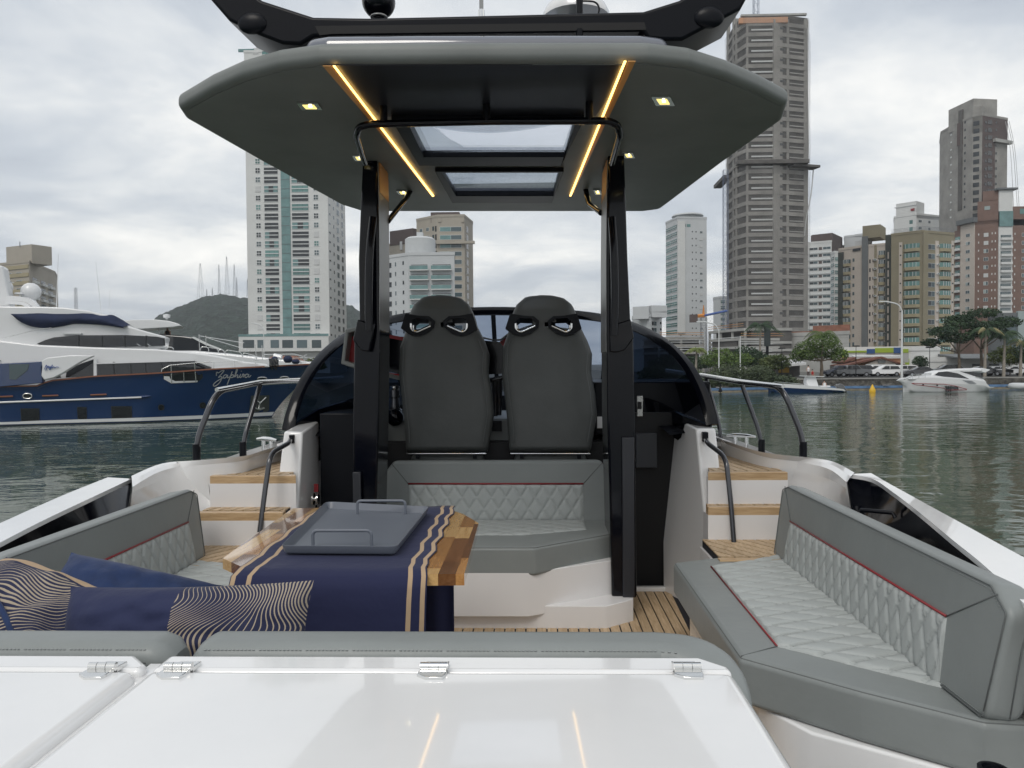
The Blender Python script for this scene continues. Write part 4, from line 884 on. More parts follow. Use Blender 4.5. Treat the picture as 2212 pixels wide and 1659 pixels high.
# navy cloth with printed stripes (uv.x across, metres)
def cloth_mat(name, base, stripe, edges):
    m = mat(name, base, 0.85, sheen=0.05, bump=.010, bscale=6); t = m.node_tree; b = t.nodes['Principled BSDF']
    uv = t.nodes.new('ShaderNodeUVMap'); s = N(t, 'ShaderNodeSeparateXYZ'); t.links.new(uv.outputs[0], s.inputs[0])
    st = []; st.append((0.0, base))
    for a, c_ in edges: st += [(a, stripe), (c_, base)]
    rp = ramp(t, st, s.outputs[0], 'CONSTANT'); t.links.new(rp.outputs[0], b.inputs['Base Color']); return m
NAVY = (0.009, 0.013, 0.055); SAND = (0.42, 0.30, 0.19)
cloth_mat('runner_cloth', NAVY, SAND, [(0.0, .027), (.085, .108), (.902, .925), (.965, .99)])
ny_ = 40; nx_ = 60; mb = MB(); mb.uv = []
zt = ZTB + .004; lf, rf = tp4(548, 1210), tp4(925, 1225)      # front fold
lb, rb = tp4(690, 1098), tp4(982, 1101); yf = min(ys) - .006
prof = []
for j in range(ny_ + 1):
    u = j / ny_
    if u < .5: prof.append(('top', 1 - u / .5))
    else: prof.append(('drop', (u - .5) / .5))
for j, (kind, v) in enumerate(prof):
    for i in range(nx_ + 1):
        u = i / nx_
        if kind == 'top':
            e = .006 * math.sin(v * 26 + 3) * (1 - abs(2 * u - 1) * 0) * (v > .15)
            xa, xb = lf[0] + (lb[0] - lf[0]) * v + e, rf[0] + (rb[0] - rf[0]) * v + .007 * math.sin(v * 31) * (v > .15)
            Y = yf + .02 + (lb[1] - yf) * v; z = zt + .002 * abs(math.sin(v * 30 + u * 3)) * (1 if (u < .15 or u > .85) else .2) + (0.003 * max(0, 1 - v * 12))
        else:
            xa, xb = lf[0] - .03 * min(1, v * 3) + .0 * v, rf[0] + .012 - .02 * v; Y = yf - .020 - .012 * math.sin(v * 2.5) - .010 * math.sin(u * 9 + 1) * v - .006 * math.sin(u * 23 + v * 4) * v; z = zt - .012 - .62 * v
            if v < .08: Y += .02 * (1 - v / .08); z += .008 * (1 - v / .08)
        X = xa + (xb - xa) * u; z += .0015 * mnoise.noise(Vector((X * 9, Y * 9, 3))) ; Y += 0 if kind == 'top' else .006 * mnoise.noise(Vector((X * 5, z * 6, 1)))
        mb.v.append((X, Y, z)); mb.uv.append((u, v))
for j in range(ny_):
    for i in range(nx_): k = j * (nx_ + 1) + i; mb.f.append((k + nx_ + 1, k + nx_ + 2, k + 1, k))
run = mb.build('table_runner', 'runner_cloth', None, smooth=180, solid=.002); tag(run, 'navy table runner with double sand-coloured stripes hanging over the table front', 'table runner')
# back drop of the runner seen below the table to the right
mat('navy_cloth', NAVY, 0.85, sheen=.05, var=.1, bump=.010, bscale=6)
mb = MB(); a_, b_ = A(900, 1250, 2.95), A(980, 1250, 2.95)
for j in range(9):
    for i in range(13): u, v = i / 12, j / 8; mb.v.append((a_.x + (b_.x - a_.x) * u, 2.95 + .01 * math.sin(u * 9), ZTB - .04 - .55 * v))
for j in range(8):
    for i in range(12): k = j * 13 + i; mb.f.append((k + 13, k + 14, k + 1, k))
bc = mb.build('seat_cover', 'navy_cloth', None, smooth=180, solid=.003); tag(bc, 'plain navy cloth hanging below the table beyond the striped runner', 'cloth')
# tray
mat('tray_grey', (0.125, 0.140, 0.170), 0.36, var=.03)
zt2 = ZTB + .010
tr_ = thing('serving_tray', 'grey metal serving tray with two loop handles on the navy runner', 'tray', tuple(Vector((*tp4(770, 1140), zt2))))
tc4 = lambda px, py, dz=0: tuple(H(px, py, zt2 + .03 - EYE)[:2])
T = [tc4(606, 1178), tc4(858, 1180), tc4(927, 1094), tc4(704, 1083)]
Tv = fillet(T, .03, 5); inn = inset(Tv, .004); btm = inset(Tv, .014); btm_in = inset(Tv, .018)
mb = MB(); zz = zt2
mb.loft([[(v.x, v.y, zz) for v in btm], [(v.x, v.y, zz + .006) for v in inset(Tv, .006)], [(v.x, v.y, zz + .028) for v in Tv], [(v.x, v.y, zz + .030) for v in inset(Tv, .001)], [(v.x, v.y, zz + .028) for v in inn], [(v.x, v.y, zz + .008) for v in inset(Tv, .012)], [(v.x, v.y, zz + .003) for v in btm_in]])
mb.build('tray_pan', 'tray_grey', tr_, smooth=50)
for a0, b0, hh in (((676, 1178), (804, 1176), .05), ((772, 1108), (877, 1106), .05)):
    p, q = H(*a0, zt2 + .008 - EYE), H(*b0, zt2 + .008 - EYE); q.y = p.y; up = Vector((0, 0, hh * 1.0))
    MB().tube(bend([p + Vector((0, 0, -.005)), p + up, q + up, q + Vector((0, 0, -.005))], .018, 6), .0058, 10).build('handle', 'tray_grey', tr_, smooth=60)
# ============================================================ cushions
def wave_mat(name, base, line, k=46, amp=.10, bands=None, rot=0.0, plain=None):
    m = mat(name, base, 0.85, sheen=.05, bump=.012, bscale=8); t = m.node_tree; b = t.nodes['Principled BSDF']
    uv = t.nodes.new('ShaderNodeUVMap'); mp_ = N(t, 'ShaderNodeMapping'); mp_.inputs['Rotation'].default_value = (0, 0, rot); t.links.new(uv.outputs[0], mp_.inputs[0])
    s = N(t, 'ShaderNodeSeparateXYZ'); t.links.new(mp_.outputs[0], s.inputs[0])
    su = N(t, 'ShaderNodeSeparateXYZ'); t.links.new(uv.outputs[0], su.inputs[0])
    def M(op, a, b_=None, c_=None):
        n = N(t, 'ShaderNodeMath', operation=op)
        for q, v in enumerate((a, b_, c_)):
            if v is None: continue
            if isinstance(v, (int, float)): n.inputs[q].default_value = v
            else: t.links.new(v, n.inputs[q])
        return n.outputs[0]
    x, y = s.outputs[0], s.outputs[1]
    w1 = M('MULTIPLY', M('SINE', M('MULTIPLY_ADD', y, 9.5, M('MULTIPLY', x, 4.0))), amp * .36)
    w2 = M('MULTIPLY', M('SINE', M('MULTIPLY_ADD', y, 17.0, M('MULTIPLY', x, -9.0))), amp * .15)
    ph = M('ADD', x, M('ADD', w1, w2)); ss = M('SINE', M('MULTIPLY', ph, k * 2 * math.pi))
    thr = M('MULTIPLY_ADD', M('SINE', M('MULTIPLY_ADD', y, 8.0, M('MULTIPLY', x, 7.0))), -.40, .48); f = M('GREATER_THAN', ss, thr)
    mxn = N(t, 'ShaderNodeMixRGB'); mxn.inputs[1].default_value = (*base, 1); mxn.inputs[2].default_value = (*line, 1); t.links.new(f, mxn.inputs[0]); outp = mxn.outputs[0]
    for (ax, lo, hi, colr) in (bands or []):
        c_ = su.outputs[0] if ax == 'u' else su.outputs[1]
        g_ = M('MULTIPLY', M('GREATER_THAN', c_, lo), M('LESS_THAN', c_, hi)); mm_ = N(t, 'ShaderNodeMixRGB'); t.links.new(g_, mm_.inputs[0]); t.links.new(outp, mm_.inputs[1]); mm_.inputs[2].default_value = (*colr, 1); outp = mm_.outputs[0]
    t.links.new(outp, b.inputs['Base Color']); return m
NB = (0.010, 0.014, 0.050); LINE = (0.36, 0.30, 0.23)
wave_mat('pillow_wave', NB, LINE, 62, .15, [('u', -.1, .50, (0.012, 0.018, 0.065))], rot=.12)
wave_mat('pillow_wave_band', NB, LINE, 42, .15, [('v', .86, 1.1, NB), ('v', .88, .95, SAND), ('u', .82, 1.1, NB), ('u', .86, .93, SAND)], rot=1.3)
mat('velvet', (0.010, 0.027, 0.090), 0.9, sheen=.12, var=.2, vscale=14, bump=.010, bscale=9)
def pillow(name, m, w, hh, th, M4, label, cr=.0, n=44, wr=.020, seed=0, p=2.4):
    mb = MB(); mb.uv = []
    for side in (1, -1):
        b = len(mb.v)
        for j in range(n + 1):
            for i in range(n + 1):
                u, v = i / n * 2 - 1, j / n * 2 - 1
                t_ = max(0, (1 - abs(u) ** p) * (1 - abs(v) ** p)) ** .5; pin = 1 - .07 * (1 - abs(v) ** 2) ** 1 * abs(u) ** 6; pin2 = 1 - .07 * (1 - u * u) * abs(v) ** 6
                z = side * th / 2 * t_ + wr * mnoise.noise(Vector((u * 2.2 + seed, v * 2.2, side))) * t_ + wr * .5 * mnoise.noise(Vector((u * 6 + seed, v * 6, side * 2))) * t_
                z += .3 * wr * math.sin(7 * (u + v) + seed) * (abs(u * v)) * t_
                x, y = u * w / 2 * pin2 if False else u * w / 2 * (1 - .06 * (1 - abs(v)) * 0 - .05 * (1 - v * v) * abs(u) ** 8), v * hh / 2 * (1 - .05 * (1 - u * u) * abs(v) ** 8)
                mb.v.append(tuple(M4 @ Vector((x, y, z)))); mb.uv.append((i / n, j / n))
        for j in range(n):
            for i in range(n):
                k = b + j * (n + 1) + i; f = (k, k + 1, k + n + 2, k + n + 1); mb.f.append(f if side > 0 else f[::-1])
    o = mb.build(name, m, None, smooth=180); tag(o, label, 'cushion'); return o
# lumbar cushion standing on edge behind the aft backrest
c = A(395, 1440, 1.86)
M4 = Matrix.Translation((c.x, 1.86, EYE - .715)) @ Matrix.Rotation(R(-1.5), 4, 'Y') @ Matrix.Rotation(R(68), 4, 'X')
pillow('cushion', 'pillow_wave', .63, .35, .21, M4, 'long navy cushion whose right half has cream wavy lines, leaning on the aft backrest', seed=3)
c = A(265, 1260, 2.28)
M4 = Matrix.Translation((c.x - .05, 2.32, EYE - .825)) @ Matrix.Rotation(R(20), 4, 'Y') @ Matrix.Rotation(R(44), 4, 'X') @ Matrix.Rotation(R(8), 4, 'Z')
pillow('cushion', 'velvet', .50, .46, .24, M4, 'plain blue velvet cushion lying against the left sofa back', seed=9)
c = A(30, 1290, 1.98)
M4 = Matrix.Translation((c.x + .01, 1.98, EYE - .735)) @ Matrix.Rotation(R(15), 4, 'Y') @ Matrix.Rotation(R(30), 4, 'X') @ Matrix.Rotation(R(-6), 4, 'Z')
pc = pillow('cushion', 'pillow_wave_band', .50, .46, .27, M4, 'square wavy-line cushion with sand bands and a blue zip, at the far left', seed=5)
zp = spline([M4 @ Vector((x, y, z)) for x, y, z in [(-.20, .05, .112), (-.08, .02, .138), (.03, -.04, .138), (.13, -.12, .112), (.20, -.18, .066)]], 5)
MB().tube(zp, .008, 8).build('zip', 'velvet', pc, smooth=60)
MB().tube([zp[-1], zp[-1] + Vector((-.012, -.02, -.012)), zp[-1] + Vector((-.03, -.03, -.04))], .004, 6).build('zip_pull', 'steel', pc, smooth=60)
# ============================================================ water, land, haze
mat('wallstone', (0.070, 0.066, 0.058), 0.9, var=.75, vscale=1.6, bump=.25, bscale=2.2)
def water():
    m = mat('water', (0.040, 0.064, 0.040), 0.03, spec=0.5); t = m.node_tree; b = t.nodes['Principled BSDF']; b.inputs['IOR'].default_value = 1.333
    g = t.nodes.new('ShaderNodeNewGeometry'); last = None
    for sc, st, dist, rot in ((0.25, (1, 1.6, 1), .062, 14), (0.85, (1, 1.8, 1), .017, -12), (3.0, (1, 1.5, 1), .0022, 25)):
        mp_ = N(t, 'ShaderNodeMapping'); mp_.inputs['Scale'].default_value = st; mp_.inputs['Rotation'].default_value = (0, 0, R(rot)); t.links.new(g.outputs['Position'], mp_.inputs[0])
        nz = N(t, 'ShaderNodeTexNoise', i_Scale=sc, i_Detail=3.0, i_Roughness=.5, i_Distortion=.7); t.links.new(mp_.outputs[0], nz.inputs['Vector'])
        bp = N(t, 'ShaderNodeBump', i_Strength=1.0, i_Distance=dist); t.links.new(nz.outputs[0], bp.inputs['Height'])
        if last: t.links.new(last.outputs[0], bp.inputs['Normal'])
        last = bp
    t.links.new(last.outputs[0], b.inputs['Normal'])
    return m
water()
o = MB().quad((-3500, -400, 0), (3500, -400, 0), (3500, 5000, 0), (-3500, 5000, 0)).build('water', 'water'); tag(o, 'calm grey-green harbour water with small ripples', kind='structure')
mat('ground', (0.10, 0.10, 0.09), 0.95, var=.4, vscale=.08); mat('asphalt', (0.06, 0.06, 0.062), .9, var=.2, vscale=.5)
YS = 100.0                                        # sea wall
o = MB().box((-60, YS + 1, -1), (900, 3000, 1.05)).build('ground', 'ground'); tag(o, 'flat built-up land behind the sea wall', kind='structure')
o = MB().box((-1400, 160, -1), (-61, 3000, 1.0)).build('ground', 'ground'); tag(o, 'low shore behind the moored yachts', kind='structure')
o = MB().box((40, 112, 1.04), (300, 124, 1.12)).build('road', 'asphalt'); tag(o, 'grey shore road with parked cars', kind='structure')
# ------------------------------------------------------------ multi-material prototypes
class MM:
    def __init__(s): s.p = []
    def add(s, mb, m): s.p.append((mb, m)); return mb
    def proto(s, name):
        me = bpy.data.meshes.new(name); v = []; f = []; mi = []; mats = []
        for mb, m in s.p:
            if m not in mats: mats.append(m)
            b = len(v); v += mb.v; f += [tuple(i + b for i in q) for q in mb.f]; mi += [mats.index(m)] * len(mb.f)
        me.from_pydata(v, [], f); [me.materials.append(MATS[m]) for m in mats]; me.polygons.foreach_set('material_index', mi); me.update()
        b_ = bmesh.new(); b_.from_mesh(me); bmesh.ops.recalc_face_normals(b_, faces=b_.faces); b_.to_mesh(me); b_.free(); return me
def put(me, name, loc, parent=None, rz=0, scale=None):
    o = bpy.data.objects.new(name, me); COL.objects.link(o); WORLD_ORIGIN[o.name] = Vector(loc)
    o.location = Vector(loc) - (WORLD_ORIGIN[parent.name] if parent else Vector()); o.rotation_euler = (0, 0, rz)
    if parent: o.parent = parent
    if scale: o.scale = scale
    return o
for nm, c, r_, kw in (('wall_white', (.60, .61, .60), .8, dict(var=.05, vscale=.15)), ('wall_white2', (.50, .52, .53), .8, dict(var=.06, vscale=.15)), ('wall_cream', (.50, .45, .40), .8, dict(var=.06, vscale=.2)),
                  ('wall_beige', (.36, .33, .28), .8, dict(var=.07, vscale=.2)), ('wall_olive', (.24, .215, .15), .85, dict(var=.08, vscale=.2)), ('wall_olive_lt', (.33, .29, .19), .85, dict(var=.08, vscale=.2)),
                  ('wall_dkgreen', (.045, .052, .046), .7, dict(var=.1, vscale=.2)), ('wall_slate', (.13, .14, .145), .8, dict(var=.1, vscale=.2)), ('wall_brown', (.18, .115, .092), .85, dict(var=.12, vscale=.4)),
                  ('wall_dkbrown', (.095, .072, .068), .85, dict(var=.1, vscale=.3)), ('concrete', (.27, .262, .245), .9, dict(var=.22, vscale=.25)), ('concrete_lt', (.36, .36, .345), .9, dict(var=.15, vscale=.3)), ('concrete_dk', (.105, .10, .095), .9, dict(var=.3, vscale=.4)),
                  ('win_dark', (.025, .03, .035), .12, dict()), ('win_green', (.10, .20, .19), .12, dict(rnd=.35)), ('win_mid', (.07, .10, .11), .12, dict(rnd=.4)), ('win_curtain', (.30, .36, .36), .35, dict()), ('frame_white', (.62, .64, .64), .6, dict()),
                  ('shutter', (.52, .53, .53), .7, dict()), ('glass_teal', (.13, .235, .235), .12, dict(var=.2, vscale=.4)), ('orange', (.55, .22, .05), .7, dict()), ('crane_blue', (.05, .10, .30), .6, dict()), ('brick_red', (.24, .11, .075), .9, dict(var=.25, vscale=1)),
                  ('lime', (.26, .36, .03), .7, dict()), ('deep_blue', (.02, .07, .20), .7, dict()), ('tile_roof', (.16, .07, .05), .9, dict(var=.3, vscale=2)), ('salmon', (.50, .27, .16), .8, dict()), ('timber', (.40, .22, .10), .8, dict()),
                  ('white_paint', (.72, .73, .74), .35, dict(coat=.5)), ('black_rubber', (.012, .012, .012), .7, dict()), ('car_glass', (.012, .014, .017), .08, dict()), ('car_white', (.70, .70, .70), .25, dict(coat=.8)), ('car_black', (.012, .013, .016), .25, dict(coat=.8)), ('car_grey', (.07, .075, .08), .3, dict(coat=.8)), ('car_blue', (.015, .025, .06), .25, dict(coat=.8))):
    mat(nm, c, r_, **kw)
def win_proto(w, hh, style, g='win_dark'):
    m = MM(); fr = MB(); gl = MB()
    if style == 'sash':
        fr.box((-w / 2, -.10, 0), (w / 2, 0, hh)); m.add(fr, 'frame_white'); k = w * .09
        for i in (0, 1):
            for j in (0, 1): gl.box((-w / 2 + k + i * (w / 2 - k * .5), -.13, k + j * (hh / 2 - k * .3)), (-k * .5 + i * (w / 2 - k * .5), -.10, hh / 2 - k * .5 + j * (hh / 2 - k * .5)))
        m.add(gl, g)
    elif style == 'shut': fr.box((-w / 2, -.08, 0), (w / 2, 0, hh)); m.add(fr, 'shutter'); e = MB().box((-w / 2 - .05, -.12, -.08), (w / 2 + .05, 0, 0)); m.add(e, 'concrete_lt')
    elif style == 'balc':                       # glazed balcony, mid rail
        fr.box((-w / 2 - .12, -.16, -.12), (w / 2 + .12, 0, -.0)); fr.box((-w / 2 - .02, -.30, hh * .45), (w / 2 + .02, -.14, hh * .56)); m.add(fr, 'frame_white')
        gl.box((-w / 2, -.12, 0), (w / 2, -.02, hh)); m.add(gl, 'win_dark'); n = 3; seq = {'a': (1, 1, 1), 'b': (1, 0, 1), 'c': (0, 0, 0), 'd': (1, 0, 0)}[g]
        for i in range(n):
            if seq[i]: q = MB().box((-w / 2 + i * w / n + .03, -.15, .04), (-w / 2 + (i + 1) * w / n - .03, -.12, hh - .04)); m.add(q, 'win_green' if g == 'a' else 'glass_teal')
    elif style == 'plain': gl.box((-w / 2, -.05, 0), (w / 2, 0, hh)); m.add(gl, g); fr.box((-w / 2 - .06, -.14, -.12), (w / 2 + .06, 0, 0)); m.add(fr, 'frame_white')
    elif style == 'slot': gl.box((-w / 2, -.05, 0), (w / 2, 0, hh)); m.add(gl, g)
    elif style == 'two':
        fr.box((-w / 2, -.08, 0), (w / 2, 0, hh)); m.add(fr, 'frame_white'); gl.box((-w / 2 + .08, -.10, .08), (-.04, -.08, hh - .08)); m.add(gl, g); q = MB().box((.04, -.10, .08), (w / 2 - .08, -.08, hh - .08)); m.add(q, 'win_mid')
    elif style == 'gbal':                       # projecting balcony with green glass front
        s_ = MB().box((-w / 2, -1.3, -.25), (w / 2, 0, 0)); m.add(s_, 'wall_white'); q = MB().box((-w / 2 + .05, -1.28, 0), (w / 2 - .05, -1.2, 1.0)); m.add(q, 'glass_teal')
        gl.box((-w / 2 + .3, -.05, .05), (w / 2 - .3, 0, hh - .3)); m.add(gl, 'win_dark'); r2 = MB().box((-w / 2 + .05, -1.3, 1.0), (w / 2 - .05, -1.18, 1.06)); m.add(r2, 'frame_white'); c2 = MB().box((-w * .15, -.09, .05), (w * .1, -.05, hh - .5)); m.add(c2, 'win_curtain')
    elif style == 'bay':                        # faceted olive bay with glazing
        P = [(-w / 2, 0), (-w * .34, -.9), (w * .34, -.9), (w / 2, 0)]
        a_ = MB(); a_.loft([[(x, y, -.1) for x, y in P], [(x * 1.02, y * 1.05, hh * .36) for x, y in P]]); m.add(a_, 'wall_olive_lt')
        b_ = MB(); b_.loft([[(x * .97, y * .93, hh * .36) for x, y in P], [(x * .97, y * .93, hh * .92) for x, y in P]]); m.add(b_, g)
        for x in (-w * .33, -w * .1, w * .13, w * .32): c_ = MB().box((x - .05, -.93, hh * .36), (x + .05, -.8, hh * .92)); m.add(c_, 'frame_white')
    elif style == 'wbal':                       # white slab balcony band, dark recess
        gl.box((-w / 2 + .1, -.05, 0), (w / 2 - .1, 0, hh)); m.add(gl, g); fr.box((-w / 2, -.9, -.35), (w / 2, 0, .55)); m.add(fr, 'wall_white'); q = MB().box((-w / 2 + .1, -.92, .95), (w / 2 - .1, -.86, 1.02)); m.add(q, 'frame_white')
    elif style == 'ac': q = MB().box((-.4, -.5, 0), (.4, 0, .55)); m.add(q, 'frame_white'); g2 = MB().box((-.25, -.52, .1), (.2, -.5, .45)); m.add(g2, 'win_mid')
    return m.proto('window')
PROTO = {}
class Building:
    """plan from visible corners (sheet column, distance); walls take windows by sheet column"""
    def __init__(s, name, label, corners, top, m, depth=18, group=None, base=1.0, cat='building', back=None):
        s.c = [A(px, 789, Y) for px, Y in corners]; s.Y = [Y for _, Y in corners]; s.m = m
        s.zt = A(corners[0][0], top, corners[0][1]).z; f = s.c[0]; l = s.c[-1]; mid = (f + l) / 2
        s.o = thing(name, label, cat, (mid.x, mid.y, base), group)
        bk = Vector((mid.x, mid.y, 0)).normalized() * depth
        s.plan = [(p.x, p.y) for p in s.c] + [(l.x + bk.x, max(l.y, f.y) + depth), (f.x + bk.x, max(l.y, f.y) + depth)]; s.base = base
        s.body = MB().loft([[(x, y, base) for x, y in s.plan], [(x, y, s.zt) for x, y in s.plan]]).build('wall', m, s.o)
        pr = MB(); q = [Vector(v) for v in ccw(s.plan)]; o_ = inset(q, -.12); i_ = inset(q, .25)
        n = len(q); pr.v = [(v.x, v.y, s.zt - .3) for v in o_] + [(v.x, v.y, s.zt + .5) for v in o_] + [(v.x, v.y, s.zt + .5) for v in i_] + [(v.x, v.y, s.zt + .02) for v in i_]
        for r_ in range(3):
            for j in range(n): k = (j + 1) % n; pr.f.append((r_ * n + j, r_ * n + k, (r_ + 1) * n + k, (r_ + 1) * n + j))
        pr.build('parapet', m, s.o)
    def wall(s, i): return s.c[i], s.c[i + 1]
    def at(s, i, px):
        a, b = s.wall(i); d = ray(px, 789); det = d.x * (b.y - a.y) - d.y * (b.x - a.x); u = (a.x * d.y - a.y * d.x) / -det if det else 0
        den = (b.x - a.x) * d.y - (b.y - a.y) * d.x; u = (a.y * d.x - a.x * d.y) / den; return a + (b - a) * u
    def z(s, i, px, py): p = s.at(i, px); return A(px, py, p.y).z
    def rows(s, i, px, y0, dy, n): return [s.z(i, px, y0 + dy * k) for k in range(n)]
    def col(s, i, x0, x1, zs, hpx, style, g='win_dark', name='window', out=0.0, choose=None, skip=None):
        p, q = s.at(i, x0), s.at(i, x1); w = (q - p).length; mid = (p + q) / 2; hh = hpx * mid.y / FPX; a, b = s.wall(i); rz = math.atan2(b.y - a.y, b.x - a.x)
        nrm = Vector((math.sin(rz), -math.cos(rz), 0))
        for k, z in enumerate(zs):
            if z < s.base + .5 or (skip and k in skip): continue
            gg = random.choice(choose) if choose else (style, g)
            key = (gg, round(w, 2), round(hh, 2))
            if key not in PROTO: PROTO[key] = win_proto(w, hh, gg[0], gg[1])
            put(PROTO[key], name, (mid.x + nrm.x * out, mid.y + nrm.y * out, z - hh), s.o, rz)
    def block(s, i, x0, x1, y0, y1, out, m, name='panel', back=.3):
        p, q = s.at(i, x0), s.at(i, x1); a, b = s.wall(i); t = (b - a).normalized(); nrm = Vector((t.y, -t.x, 0)); z0, z1 = A(x0, y1, p.y).z, A(x0, y0, p.y).z
        z0 = max(z0, s.base)
        return MB().loft([[p + nrm * out, q + nrm * out, q - nrm * back, p - nrm * back]]+[[v + Vector((0, 0, z1 - z0)) for v in (p + nrm * out, q + nrm * out, q - nrm * back, p - nrm * back)]]).build(name, m, s.o) if False else s._blk(p, q, nrm, out, back, z0, z1, m, name)
    def _blk(s, p, q, nrm, out, back, z0, z1, m, name):
        v = [p + nrm * out, q + nrm * out, q - nrm * back, p - nrm * back]; return MB().loft([[(a.x, a.y, z0) for a in v], [(a.x, a.y, z1) for a in v]]).build(name, m, s.o)
SM = [('sash', 'win_dark'), ('sash', 'win_mid'), ('sash', 'win_dark'), ('sash', 'win_green'), ('shut', '')]
BL = [('balc', 'a'), ('balc', 'b'), ('balc', 'c'), ('balc', 'd'), ('balc', 'c'), ('balc', 'b')]
# ---- tall white tower, left
B = Building('apartment_tower', 'tall white apartment tower with a teal glass strip, behind the blue yacht', [(538, 250), (713, 250), (750, 272)], 112, 'wall_white', 16)
zs = B.rows(0, 600, 103, 19.9, 32)
B.col(0, 558, 569, zs, 12, '', choose=SM); B.col(0, 682, 693, zs, 12, '', choose=SM); B.col(0, 577, 606, zs, 14, '', choose=BL); B.col(0, 636, 671, zs, 14, '', choose=BL)
st = B.block(0, 613, 632, 105, 722, .25, 'glass_teal', 'glass_strip')
for k, z in enumerate(B.rows(0, 620, 110, 19.9, 31)): p, q = B.at(0, 613), B.at(0, 632); MB().box((p.x, p.y - .32, z), (q.x, p.y - .25, z + .12)).build('strip_rail', 'wall_slate', B.o)
zs2 = B.rows(1, 720, 105, 19.9, 32); B.col(1, 715, 718, zs2, 4, 'slot', 'win_mid'); B.col(1, 724, 726, zs2, 7, 'slot', 'win_mid'); B.col(1, 731, 736, zs2, 12, 'two', 'win_mid'); B.col(1, 741, 745, zs2, 12, 'two', 'win_dark')
B.block(0, 524, 716, 728, 760, 3.0, 'wall_white', 'podium'); B.block(0, 524, 716, 723, 728, 3.1, 'glass_teal', 'terrace_glass', -3.0)
for x0, x1 in ((533, 557), (564, 577), (592, 610), (617, 640), (648, 670), (680, 700)): B.block(0, x0, x1, 735, 752, 3.06, 'win_mid', 'shop_window', -3.0)
b_ = B.block(0, 560, 600, 86, 112, -2, 'wall_white2', 'roof_house', 8); B.block(0, 526, 560, 106, 112, .1, 'glass_teal', 'terrace_glass')
# ---- centre buildings seen between the pillars
B = Building('apartment_tower', 'white apartment block with green glass balconies, left of the helm seats', [(839, 205), (884, 200), (984, 200)], 556, 'wall_white2', 14)
zs = B.rows(1, 930, 569, 21.0, 10); B.col(1, 888, 928, zs, 14, 'gbal'); B.col(1, 934, 978, zs, 14, 'gbal')
zs = B.rows(0, 860, 566, 21.0, 10); B.col(0, 841, 848, zs, 11, 'slot', 'win_dark'); B.col(0, 856, 858, zs, 9, 'slot', 'win_mid'); B.col(0, 872, 875, zs, 8, 'slot', 'win_dark')
tk = A(908, 553, 206); MB().lathe([(.01, 0), (4.1, 0), (4.1, 4.4), (3.4, 4.9), (.01, 5.0)], (tk.x, tk.y, tk.z - .1), 20).build('water_tank', 'wall_white2', B.o, smooth=30)
MB().box((tk.x - .8, tk.y - 1, tk.z + 4.8), (tk.x + .8, tk.y + 1, tk.z + 6.2)).build('vent', 'wall_white2', B.o)
B = Building('apartment_tower', 'beige tower with wide glazed windows and a brown roof block, behind the helm seats', [(903, 262), (948, 255), (1006, 255), (1024, 268)], 476, 'wall_beige', 14)
zs = B.rows(1, 975, 490, 17.7, 16); B.col(1, 953, 1000, zs, 10, 'two', 'glass_teal'); B.block(1, 946, 1028, 522, 528, 1.2, 'wall_beige', 'roof_beam')
zs = B.rows(0, 925, 492, 17.7, 16); B.col(0, 910, 916, zs, 8, 'two', 'win_mid'); B.col(0, 924, 930, zs, 8, 'two', 'win_mid'); B.col(0, 937, 941, zs, 9, 'slot', 'win_mid'); B.col(0, 943, 946, zs, 12, 'slot', 'win_dark')
zs = B.rows(2, 1015, 492, 17.7, 16); B.col(2, 1010, 1014, zs, 13, 'slot', 'win_dark')
B.block(1, 932, 994, 456, 478, -2, 'wall_dkbrown', 'roof_block', 10); B.block(1, 950, 956, 470, 480, .3, 'wall_beige', 'chimney'); B.block(1, 1000, 1006, 471, 480, .3, 'wall_beige', 'chimney')
B = Building('apartment_tower', 'pinkish block with a dark brown roof, beside the left pillar', [(836, 300), (897, 292)], 530, 'wall_beige', 14)
B.block(0, 846, 896, 500, 531, 0.2, 'wall_dkbrown', 'roof_block', 10); B.block(0, 868, 873, 522, 540, .4, 'wall_white2', 'chimney')
B = Building('apartment_block', 'small pale block with a stair tower, between right pillar and distant crane', [(1366, 215), (1405, 205), (1430, 212)], 687, 'wall_white2', 12)
B.block(0, 1382, 1405, 675, 688, -.5, 'wall_white2', 'roof_house', 5); B.block(0, 1396, 1405, 661, 676, -.4, 'wall_white2', 'stair_tower', 5); B.block(1, 1405, 1417, 661, 688, -.4, 'wall_white2', 'stair_tower', 5)
zs = B.rows(0, 1385, 694, 13.5, 5); B.col(0, 1375, 1387, zs, 9, 'shut'); zs = B.rows(1, 1415, 694, 13.5, 5); B.col(1, 1407, 1418, zs, 10, 'two', 'win_dark'); B.col(1, 1426, 1429, zs, 5, 'slot')
